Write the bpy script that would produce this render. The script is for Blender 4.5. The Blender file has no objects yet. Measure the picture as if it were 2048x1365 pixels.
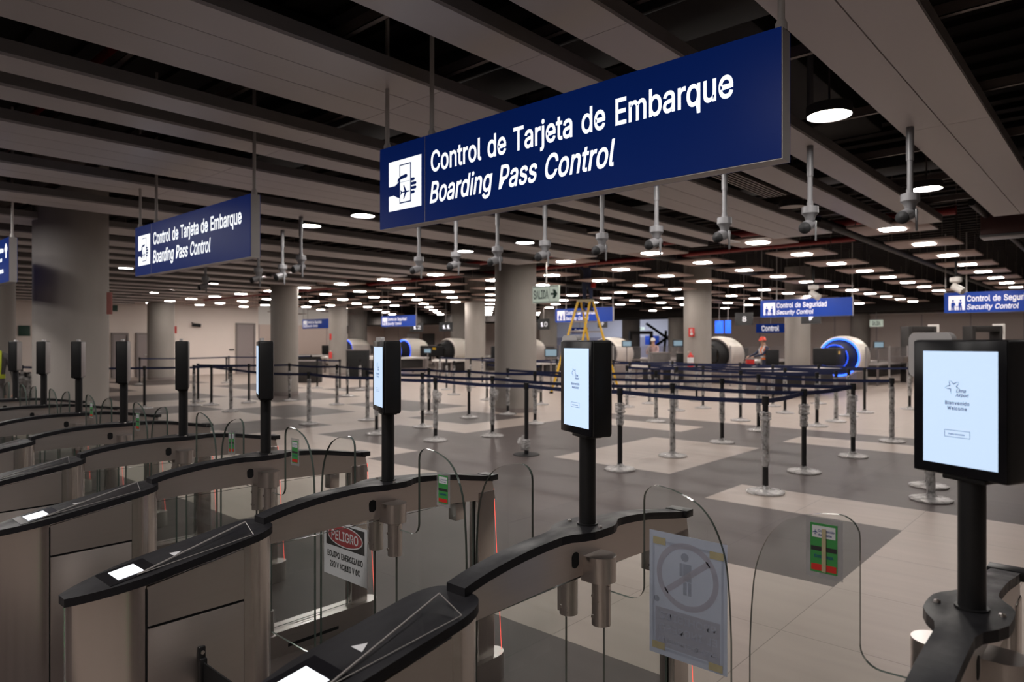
import bpy, bmesh, math, random
from mathutils import Vector, Matrix

# ------------------------------------------------------------------ camera, world, exposure
sc = bpy.context.scene
COL = sc.collection
EYE = 1.594                                   # camera height
YAW = math.radians(42.2)
CY_, SY_ = math.cos(YAW), math.sin(YAW)
FOC = 1368.0                                  # focal length in pixels of a 2048 px wide frame
cam = bpy.data.cameras.new('camera')
cam.sensor_width = 36.0
cam.lens = FOC / 2048 * 36.0
cam.shift_y = 2.0 / 2048
cam.clip_start = 0.05
cam.clip_end = 300
cam.dof.use_dof = True
cam.dof.focus_distance = 2.5
cam.dof.aperture_fstop = 3.5
camo = bpy.data.objects.new('camera', cam)
COL.objects.link(camo)
camo.location = (0, 0, EYE)
camo.rotation_euler = (math.radians(90), 0, YAW)
sc.camera = camo

wd = bpy.data.worlds.new('world')
sc.world = wd
wd.use_nodes = True
wd.node_tree.nodes['Background'].inputs[0].default_value = (0.62, 0.70, 0.9, 1)
wd.node_tree.nodes['Background'].inputs[1].default_value = 0.10

sc.view_settings.view_transform = 'Standard'
sc.view_settings.look = 'None'
sc.view_settings.gamma = 1.0
sc.view_settings.use_curve_mapping = False
sc.view_settings.exposure = 0.28
try:
    sc.cycles.use_denoising = True
    sc.cycles.max_bounces = 10
    sc.cycles.diffuse_bounces = 4
    sc.cycles.glossy_bounces = 4
    sc.cycles.transparent_max_bounces = 40
    sc.cycles.transmission_bounces = 6
    sc.cycles.caustics_reflective = False
    sc.cycles.caustics_refractive = False
    sc.cycles.sample_clamp_indirect = 4.0
    sc.cycles.use_light_tree = True
except Exception:
    pass

ROUND_E = 90.0      # emission of the round downlights
SQUARE_E = 52.0     # emission of the square panel lights

def area_light(name, loc, sx, sy, power, col, rot=(0, 0, 0)):
    l = bpy.data.lights.new(name, 'AREA')
    l.shape = 'RECTANGLE'
    l.size, l.size_y = sx, sy
    l.energy = power
    l.color = col
    o = bpy.data.objects.new(name, l)
    o.location = loc
    o.rotation_euler = rot
    COL.objects.link(o)
    return o

# ------------------------------------------------------------------ helpers
def hx(r, g, b):
    f = lambda c: (c / 255 / 12.92) if c <= 10 else ((c / 255 + 0.055) / 1.055) ** 2.4
    return (f(r), f(g), f(b))

def ray(px, py):
    k = (px - 1024.0) / FOC
    return (k * CY_ - SY_, k * SY_ + CY_, -(py - 684.5) / FOC)

def at_z(px, py, z):
    x, y, w = ray(px, py)
    d = (z - EYE) / w
    return x * d, y * d

def at_y(px, py, Y):
    x, y, w = ray(px, py)
    d = Y / y
    return x * d, EYE + w * d

def at_d(px, py, d):
    x, y, w = ray(px, py)
    return x * d, y * d, EYE + w * d

def link(me, name, parent=None, mats=()):
    o = bpy.data.objects.new(name, me)
    COL.objects.link(o)
    for m in mats:
        me.materials.append(m)
    if parent is not None:
        o.parent = parent
    return o

def tag(o, label=None, cat=None, group=None, kind=None):
    if label: o['label'] = label
    if cat: o['category'] = cat
    if group: o['group'] = group
    if kind: o['kind'] = kind
    return o

def empty(name, loc=(0, 0, 0), rz=0.0, label=None, cat=None, group=None):
    o = bpy.data.objects.new(name, None)
    o.empty_display_size = 0.1
    COL.objects.link(o)
    o.location = loc
    o.rotation_euler = (0, 0, rz)
    return tag(o, label, cat, group)

def copy_tree(o, parent=None):
    kids = list(KIDS.get(o.name, [])) or [c for c in o.children]
    c = o.copy()
    COL.objects.link(c)
    if parent is not None:
        c.parent = parent
    for ch in kids:
        copy_tree(ch, c)
    return c
KIDS = {}

class MB:
    """collects shapes and links them as one mesh"""
    def __init__(s):
        s.v = []; s.f = []; s.m = []; s.sm = []
    def add(s, vs, fs, mi=0, smooth=False):
        n = len(s.v)
        s.v += [tuple(v) for v in vs]
        for f in fs:
            s.f.append(tuple(i + n for i in f)); s.m.append(mi); s.sm.append(smooth)
        return s
    def box(s, x0, x1, y0, y1, z0, z1, mi=0):
        vs = [(x, y, z) for z in (z0, z1) for y in (y0, y1) for x in (x0, x1)]
        return s.add(vs, [(0, 2, 3, 1), (4, 5, 7, 6), (0, 1, 5, 4), (2, 6, 7, 3), (0, 4, 6, 2), (1, 3, 7, 5)], mi)
    def bbox(s, x0, x1, y0, y1, z0, z1, b=0.004, mi=0, seg=2):
        """box with rounded edges"""
        bm = bmesh.new()
        bmesh.ops.create_cube(bm, size=1.0)
        for v in bm.verts:
            v.co = Vector(((x0 + x1) / 2 + v.co.x * (x1 - x0), (y0 + y1) / 2 + v.co.y * (y1 - y0), (z0 + z1) / 2 + v.co.z * (z1 - z0)))
        bmesh.ops.bevel(bm, geom=bm.edges[:], offset=b, segments=seg, affect='EDGES', profile=0.5)
        return s.bm(bm, mi, True)
    def bm(s, bm, mi=0, smooth=False):
        bm.verts.index_update()
        s.add([v.co[:] for v in bm.verts], [[v.index for v in f.verts] for f in bm.faces], mi, smooth)
        bm.free()
        return s
    def cyl(s, p0, p1, r0, r1=None, n=20, mi=0, caps=True, smooth=True):
        r1 = r0 if r1 is None else r1
        p0, p1 = Vector(p0), Vector(p1)
        d = (p1 - p0).normalized()
        a = d.orthogonal().normalized(); b = d.cross(a)
        vs = []
        for p, r in ((p0, r0), (p1, r1)):
            for i in range(n):
                t = 2 * math.pi * i / n
                vs.append(p + a * (r * math.cos(t)) + b * (r * math.sin(t)))
        s.add(vs, [(i, (i + 1) % n, n + (i + 1) % n, n + i) for i in range(n)], mi, smooth)
        if caps:
            s.add(vs[:n], [tuple(reversed(range(n)))], mi)
            s.add(vs[n:], [tuple(range(n))], mi)
        return s
    def tube(s, pts, r, n=8, mi=0):
        pts = [Vector(p) for p in pts]
        vs = []
        up = None
        for i, p in enumerate(pts):
            d = (pts[min(i + 1, len(pts) - 1)] - pts[max(i - 1, 0)]).normalized()
            if up is None: up = d.orthogonal().normalized()
            a = (up - d * up.dot(d)).normalized(); up = a; b = d.cross(a)
            rr = r[i] if isinstance(r, (list, tuple)) else r
            vs += [p + a * (rr * math.cos(2 * math.pi * k / n)) + b * (rr * math.sin(2 * math.pi * k / n)) for k in range(n)]
        fs = [(j * n + k, j * n + (k + 1) % n, (j + 1) * n + (k + 1) % n, (j + 1) * n + k) for j in range(len(pts) - 1) for k in range(n)]
        s.add(vs, fs, mi, True)
        s.add(vs[:n], [tuple(reversed(range(n)))], mi); s.add(vs[-n:], [tuple(range(n))], mi)
        return s
    def lathe(s, prof, axis='z', c=(0, 0, 0), n=28, mi=0, a0=0.0, a1=2 * math.pi):
        full = abs(a1 - a0 - 2 * math.pi) < 1e-6
        m = n if full else n + 1
        vs = []
        for r, h in prof:
            for i in range(m):
                t = a0 + (a1 - a0) * i / n
                if axis == 'z': v = (c[0] + r * math.cos(t), c[1] + r * math.sin(t), c[2] + h)
                else: v = (c[0] + r * math.cos(t), c[1] + h, c[2] + r * math.sin(t))
                vs.append(v)
        fs = []
        for j in range(len(prof) - 1):
            for i in range(n):
                i2 = (i + 1) % m
                fs.append((j * m + i, j * m + i2, (j + 1) * m + i2, (j + 1) * m + i))
        return s.add(vs, fs, mi, True)
    def prism(s, poly, h0, h1, axis='z', mi=0, side=None, smooth=False):
        """poly in (x,y) for axis z, (x,z) for axis y, (y,z) for axis x; h may be a function of the point"""
        g0 = h0 if callable(h0) else (lambda a, b: h0)
        g1 = h1 if callable(h1) else (lambda a, b: h1)
        def P(a, b, h):
            return (a, b, h) if axis == 'z' else ((a, h, b) if axis == 'y' else (h, a, b))
        n = len(poly)
        v0 = [P(a, b, g0(a, b)) for a, b in poly]; v1 = [P(a, b, g1(a, b)) for a, b in poly]
        s.add(v0, [tuple(range(n))], mi); s.add(v1, [tuple(range(n))], mi)
        s.add(v0 + v1, [(i, (i + 1) % n, n + (i + 1) % n, n + i) for i in range(n)], mi if side is None else side, smooth)
        return s
    def build(s, name, mats, parent=None, fix=True):
        me = bpy.data.meshes.new(name)
        me.from_pydata(s.v, [], s.f)
        me.polygons.foreach_set('material_index', s.m)
        me.polygons.foreach_set('use_smooth', s.sm)
        if fix:
            bm = bmesh.new(); bm.from_mesh(me)
            bmesh.ops.remove_doubles(bm, verts=bm.verts, dist=1e-5)
            bmesh.ops.recalc_face_normals(bm, faces=bm.faces)
            bm.to_mesh(me); bm.free()
        if any(s.sm):
            try: me.set_sharp_from_angle(angle=math.radians(40))
            except Exception: pass
        me.update()
        if not isinstance(mats, (list, tuple)): mats = [mats]
        return link(me, name, parent, mats)

# ------------------------------------------------------------------ materials
def nt(name):
    m = bpy.data.materials.new(name); m.use_nodes = True
    return m, m.node_tree, m.node_tree.nodes['Principled BSDF']

def mat(name, col, rough=0.5, metal=0.0, spec=0.5, noise=0.08, nscale=(8, 8, 8), bump=0.0, em=None, ems=0.0, rn=0.0):
    m, t, b = nt(name)
    b.inputs['Roughness'].default_value = rough
    b.inputs['Metallic'].default_value = metal
    b.inputs['Specular IOR Level'].default_value = spec
    b.inputs['Base Color'].default_value = (*col, 1)
    if em is not None:
        b.inputs['Emission Color'].default_value = (*em, 1)
        b.inputs['Emission Strength'].default_value = ems
    if noise > 0 or bump > 0 or rn > 0:
        tc = t.nodes.new('ShaderNodeTexCoord'); mp = t.nodes.new('ShaderNodeMapping'); no = t.nodes.new('ShaderNodeTexNoise')
        mp.inputs['Scale'].default_value = nscale
        no.inputs['Scale'].default_value = 1.0; no.inputs['Detail'].default_value = 4
        t.links.new(tc.outputs['Object'], mp.inputs[0]); t.links.new(mp.outputs[0], no.inputs[0])
        if noise > 0:
            mx = t.nodes.new('ShaderNodeMix'); mx.data_type = 'RGBA'
            mx.inputs[6].default_value = (*[c * (1 - noise) for c in col], 1)
            mx.inputs[7].default_value = (*[min(1, c * (1 + noise)) for c in col], 1)
            t.links.new(no.outputs[0], mx.inputs[0]); t.links.new(mx.outputs[2], b.inputs['Base Color'])
        if rn > 0:
            mr = t.nodes.new('ShaderNodeMapRange')
            mr.inputs[1].default_value = 0.3; mr.inputs[2].default_value = 0.7
            mr.inputs[3].default_value = rough - rn; mr.inputs[4].default_value = rough + rn
            t.links.new(no.outputs[0], mr.inputs[0]); t.links.new(mr.outputs[0], b.inputs['Roughness'])
        if bump > 0:
            bp = t.nodes.new('ShaderNodeBump'); bp.inputs['Strength'].default_value = bump; bp.inputs['Distance'].default_value = 0.01
            t.links.new(no.outputs[0], bp.inputs['Height']); t.links.new(bp.outputs[0], b.inputs['Normal'])
    return m

def emit(name, col, s, base=None):
    m, t, b = nt(name)
    b.inputs['Base Color'].default_value = (*(base or col), 1)
    b.inputs['Roughness'].default_value = 0.4
    b.inputs['Emission Color'].default_value = (*col, 1)
    b.inputs['Emission Strength'].default_value = s
    return m

def glass(name, tint=(0.95, 0.962, 0.957), amount=1.0, frost=None):
    m = bpy.data.materials.new(name); m.use_nodes = True
    t = m.node_tree; t.nodes.clear()
    out = t.nodes.new('ShaderNodeOutputMaterial'); tr = t.nodes.new('ShaderNodeBsdfTransparent'); gl = t.nodes.new('ShaderNodeBsdfGlossy')
    tr.inputs[0].default_value = (*tint, 1); gl.inputs['Roughness'].default_value = 0.02
    lw = t.nodes.new('ShaderNodeLayerWeight'); lw.inputs[0].default_value = 0.5
    fr = t.nodes.new('ShaderNodeMath'); fr.operation = 'POWER'; fr.inputs[1].default_value = 5.0
    t.links.new(lw.outputs['Facing'], fr.inputs[0])
    mu = t.nodes.new('ShaderNodeMath'); mu.operation = 'MULTIPLY_ADD'; mu.inputs[1].default_value = 0.6 * amount; mu.inputs[2].default_value = 0.022 * amount
    mx = t.nodes.new('ShaderNodeMixShader')
    t.links.new(fr.outputs[0], mu.inputs[0]); t.links.new(mu.outputs[0], mx.inputs[0])
    t.links.new(tr.outputs[0], mx.inputs[1]); t.links.new(gl.outputs[0], mx.inputs[2])
    last = mx
    if frost:
        df = t.nodes.new('ShaderNodeBsdfDiffuse'); df.inputs[0].default_value = (*frost[1], 1)
        tc = t.nodes.new('ShaderNodeTexCoord'); no = t.nodes.new('ShaderNodeTexNoise')
        no.inputs['Scale'].default_value = frost[2]; no.inputs['Detail'].default_value = 3
        mr = t.nodes.new('ShaderNodeMapRange'); mr.inputs[1].default_value = 0.35; mr.inputs[2].default_value = 0.65
        mr.inputs[3].default_value = frost[0] * 0.55; mr.inputs[4].default_value = min(1, frost[0] * 1.4)
        m2 = t.nodes.new('ShaderNodeMixShader')
        t.links.new(tc.outputs['Object'], no.inputs[0]); t.links.new(no.outputs[0], mr.inputs[0]); t.links.new(mr.outputs[0], m2.inputs[0])
        t.links.new(mx.outputs[0], m2.inputs[1]); t.links.new(df.outputs[0], m2.inputs[2])
        bp = t.nodes.new('ShaderNodeBump'); bp.inputs['Strength'].default_value = 0.25
        t.links.new(no.outputs[0], bp.inputs['Height']); t.links.new(bp.outputs[0], gl.inputs['Normal'])
        gl.inputs['Roughness'].default_value = 0.2
        last = m2
    t.links.new(last.outputs[0], out.inputs[0])
    return m

M = {}
def brushed(m, rot):
    t = m.node_tree; b = t.nodes['Principled BSDF']
    tg = t.nodes.new('ShaderNodeTangent'); tg.direction_type = 'RADIAL'; tg.axis = 'Z'
    t.links.new(tg.outputs[0], b.inputs['Tangent'])
    b.inputs['Anisotropic'].default_value = 0.8
    b.inputs['Anisotropic Rotation'].default_value = rot
def sheet_mat(name, col):
    m, t, b = nt(name)
    tl = t.nodes.new('ShaderNodeBsdfTranslucent'); tl.inputs[0].default_value = (*col, 1)
    b.inputs['Base Color'].default_value = (*col, 1); b.inputs['Roughness'].default_value = 0.6
    mx = t.nodes.new('ShaderNodeMixShader'); mx.inputs[0].default_value = 0.55
    o = [n for n in t.nodes if n.type == 'OUTPUT_MATERIAL'][0]
    t.links.new(b.outputs[0], mx.inputs[1]); t.links.new(tl.outputs[0], mx.inputs[2]); t.links.new(mx.outputs[0], o.inputs[0])
    return m
M['steel_v'] = mat('brushed_steel_vertical', (0.64, 0.595, 0.57), 0.20, 1.0, noise=0.07, nscale=(45, 45, 0.3), rn=0.02)
M['steel_h'] = mat('brushed_steel_horizontal', (0.62, 0.575, 0.55), 0.34, 1.0, noise=0.03, nscale=(5, 1.2, 160), rn=0.012)
brushed(M['steel_v'], 0.25)
M['steel'] = mat('satin_steel', (0.62, 0.585, 0.56), 0.30, 1.0, noise=0.05, nscale=(50, 3, 50), rn=0.03)
M['lid'] = mat('charcoal_lid', (0.017, 0.0165, 0.019), 0.46, 0.0, 0.2, noise=0.45, nscale=(16, 7, 10), rn=0.16)
M['black'] = mat('black_plastic', (0.012, 0.012, 0.013), 0.38, 0, 0.4, noise=0.2, nscale=(40, 40, 40))
M['blackm'] = mat('matt_black', (0.011, 0.011, 0.012), 0.65, 0, 0.3, noise=0.2)
M['bezel'] = mat('bezel_glass', (0.006, 0.006, 0.008), 0.22, 0, 0.25, noise=0)
M['greyback'] = mat('grey_back_plate', (0.22, 0.19, 0.185), 0.5, 0, noise=0.05)
M['modgrey'] = mat('light_grey_plastic', (0.52, 0.50, 0.50), 0.45, 0, noise=0.04)
M['white'] = mat('white_plastic', (0.72, 0.69, 0.66), 0.4, 0, noise=0.04)
M['cream'] = mat('cream_shell', (0.80, 0.74, 0.66), 0.3, 0, noise=0.03)
M['camwhite'] = mat('camera_white', (0.17, 0.168, 0.175), 0.4, 0, noise=0.05)
M['glass'] = glass('clear_glass')
M['gedge'] = mat('green_glass_edge', (0.105, 0.135, 0.118), 0.12, 0, 0.6, noise=0.3, nscale=(3, 3, 20))
M['acrylic'] = glass('clear_acrylic', (0.96, 0.96, 0.96), 1.6)
M['acredge'] = mat('acrylic_edge', (0.30, 0.28, 0.27), 0.2, 0, 0.6, noise=0.1)
M['pwrap'] = glass('stretch_wrap', (0.92, 0.92, 0.92), 1.5, frost=(0.46, (0.62, 0.60, 0.59), 16))
M['pane'] = glass('lane_screen_glass', (0.90, 0.89, 0.90), 1.0, frost=(0.05, (0.6, 0.57, 0.57), 1.5))
M['navy'] = mat('navy_belt', (0.008, 0.013, 0.050), 0.6, 0, 0.3, noise=0.15, nscale=(30, 30, 60))
M['signblue'] = mat('sign_blue', (0.004, 0.020, 0.135), 0.32, 0, 0.055, noise=0.05, em=(0.001, 0.010, 0.085), ems=0.45)
M['seclue'] = mat('security_sign_blue', (0.004, 0.055, 0.42), 0.4, 0, 0.4, noise=0.05)
M['rod'] = mat('pale_grey_rod', (0.46, 0.44, 0.43), 0.45, 0, noise=0.04)
M['alu'] = mat('sign_aluminium', (0.42, 0.40, 0.39), 0.45, 0.6, noise=0.05)
M['signlit'] = emit('lit_sign_white', (0.93, 0.97, 1.0), 0.80)
M['farlit'] = emit('lit_sign_pale', (0.9, 0.88, 0.92), 0.40)
M['strip'] = mat('ceiling_strip_grey', (0.58, 0.545, 0.545), 0.42, 0.0, 0.5, noise=0.04, nscale=(6, 0.6, 6), rn=0.04)
M['stripside'] = mat('ceiling_strip_edge', (0.20, 0.185, 0.18), 0.5, 0, noise=0.1)
M['plenum'] = mat('dark_plenum', (0.020, 0.017, 0.016), 0.9, 0, 0.2, noise=0.4, nscale=(1.2, 1.2, 1.2))
M['darkmetal'] = mat('dark_duct_metal', (0.028, 0.025, 0.024), 0.6, 0.2, noise=0.2)
M['carrier'] = mat('galvanised_carrier', (0.20, 0.17, 0.155), 0.45, 0.5, noise=0.15)
M['redpipe'] = mat('red_pipe', (0.24, 0.012, 0.012), 0.45, 0, noise=0.15)
M['concrete'] = mat('concrete', (0.30, 0.275, 0.255), 0.75, 0, 0.3, noise=0.16, nscale=(3, 3, 0.8), bump=0.05)
M['wallbeige'] = mat('beige_wall', (0.86, 0.765, 0.71), 0.8, 0, 0.2, noise=0.03, nscale=(1, 1, 1))
M['wallwhite'] = mat('off_white_wall', (0.68, 0.64, 0.61), 0.8, 0, 0.2, noise=0.03)
M['doorgrey'] = mat('mauve_grey_door', (0.30, 0.255, 0.255), 0.5, 0, noise=0.04)
M['panelbeige'] = mat('ceiling_tile_beige', (0.40, 0.30, 0.265), 0.6, 0, 0.3, noise=0.05)
M['lamp'] = emit('round_lamp_light', (1.0, 0.945, 0.90), ROUND_E)
M['sqlamp'] = emit('square_lamp_light', (1.0, 0.925, 0.86), SQUARE_E)
M['lampoff'] = mat('unlit_diffuser', (0.60, 0.56, 0.52), 0.5, 0, noise=0.03)
M['yellow'] = mat('yellow_fibreglass', (0.70, 0.42, 0.02), 0.45, 0, noise=0.08)
M['red'] = mat('signal_red', (0.55, 0.025, 0.02), 0.4, 0, noise=0.06)
M['redline'] = emit('red_light_line', (1.0, 0.10, 0.07), 1.2)
M['green'] = mat('label_green', (0.04, 0.25, 0.06), 0.5, 0, noise=0.04)
M['paper'] = mat('white_paper', (0.62, 0.62, 0.64), 0.7, 0, noise=0.04)
M['tape'] = mat('masking_tape', (0.42, 0.36, 0.22), 0.7, 0, noise=0.15, nscale=(60, 60, 60))
M['ink'] = mat('black_ink', (0.02, 0.02, 0.02), 0.7, 0, noise=0.1)
M['blueled'] = emit('blue_ring_light', (0.03, 0.12, 1.0), 3.0)
M['screen'] = emit('screen_pale_blue', (0.55, 0.71, 0.93), 0.63)
M['reader'] = emit('reader_screen', (0.90, 0.92, 1.0), 1.05)
M['scrblue'] = emit('blue_display', (0.02, 0.12, 0.9), 1.2)
M['monitor'] = emit('monitor_picture', (0.16, 0.24, 0.30), 0.6)
M['navyink'] = mat('navy_ink', (0.015, 0.05, 0.22), 0.5, 0, noise=0.05)
M['skin'] = mat('skin', (0.42, 0.24, 0.17), 0.55, 0, noise=0.06)
M['orange'] = mat('orange_vest', (0.85, 0.22, 0.06), 0.6, 0, noise=0.06)
M['hiviz'] = mat('yellow_reflective', (0.65, 0.75, 0.03), 0.5, 0, noise=0.06)
M['darkcloth'] = mat('dark_navy_cloth', (0.018, 0.026, 0.060), 0.8, 0, noise=0.2)
M['jeans'] = mat('blue_jeans', (0.02, 0.03, 0.075), 0.8, 0, noise=0.2)
M['pinkcloth'] = mat('pale_pink_cloth', (0.42, 0.28, 0.27), 0.8, 0, noise=0.1)
M['greycloth'] = mat('grey_cloth', (0.12, 0.11, 0.11), 0.8, 0, noise=0.1)
M['hair'] = mat('dark_hair', (0.015, 0.011, 0.009), 0.6, 0, noise=0.2)
M['signpale'] = mat('pale_green_sign', (0.66, 0.76, 0.66), 0.5, 0, noise=0.03, em=(0.66, 0.76, 0.66), ems=0.22)
M['dkgreen'] = mat('dark_green', (0.012, 0.055, 0.035), 0.5, 0, noise=0.05)
M['lanegrey'] = mat('lane_sign_grey', (0.055, 0.058, 0.062), 0.5, 0, noise=0.05)

def floor_mat(name, c1, c2, rough):
    m, t, b = nt(name)
    tc = t.nodes.new('ShaderNodeTexCoord')
    mp = t.nodes.new('ShaderNodeMapping'); mp.inputs['Location'].default_value = (1.44, -4.7 + 0.9 * 10, 0)
    t.links.new(tc.outputs['Object'], mp.inputs[0])
    br = t.nodes.new('ShaderNodeTexBrick')
    br.offset = 0.0; br.squash = 1.0
    br.inputs['Scale'].default_value = 1.0
    br.inputs['Brick Width'].default_value = 0.9; br.inputs['Row Height'].default_value = 0.9
    br.inputs['Mortar Size'].default_value = 0.0028; br.inputs['Mortar Smooth'].default_value = 0.1
    br.inputs['Color1'].default_value = (*c1, 1); br.inputs['Color2'].default_value = (*c2, 1)
    br.inputs['Mortar'].default_value = (*[c * 0.60 for c in c1], 1)
    t.links.new(mp.outputs[0], br.inputs['Vector'])
    no = t.nodes.new('ShaderNodeTexNoise'); no.inputs['Scale'].default_value = 1.0; no.inputs['Detail'].default_value = 5
    m3 = t.nodes.new('ShaderNodeMapping'); m3.inputs['Scale'].default_value = (1.0, 9.0, 1)
    t.links.new(tc.outputs['Object'], m3.inputs[0]); t.links.new(m3.outputs[0], no.inputs[0])
    mx = t.nodes.new('ShaderNodeMix'); mx.data_type = 'RGBA'; mx.blend_type = 'MULTIPLY'; mx.inputs[0].default_value = 1.0
    rp = t.nodes.new('ShaderNodeMapRange'); rp.inputs[3].default_value = 0.88; rp.inputs[4].default_value = 1.12
    t.links.new(no.outputs[0], rp.inputs[0])
    t.links.new(br.outputs[0], mx.inputs[6]); t.links.new(rp.outputs[0], mx.inputs[7])
    t.links.new(mx.outputs[2], b.inputs['Base Color'])
    b.inputs['Roughness'].default_value = rough
    b.inputs['Specular IOR Level'].default_value = 0.15
    return m
M['tilelight'] = floor_mat('light_floor_tile', (0.405, 0.340, 0.300), (0.39, 0.328, 0.288), 0.40)
M['tiledark'] = floor_mat('dark_floor_tile', (0.088, 0.070, 0.066), (0.076, 0.061, 0.058), 0.45)

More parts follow.
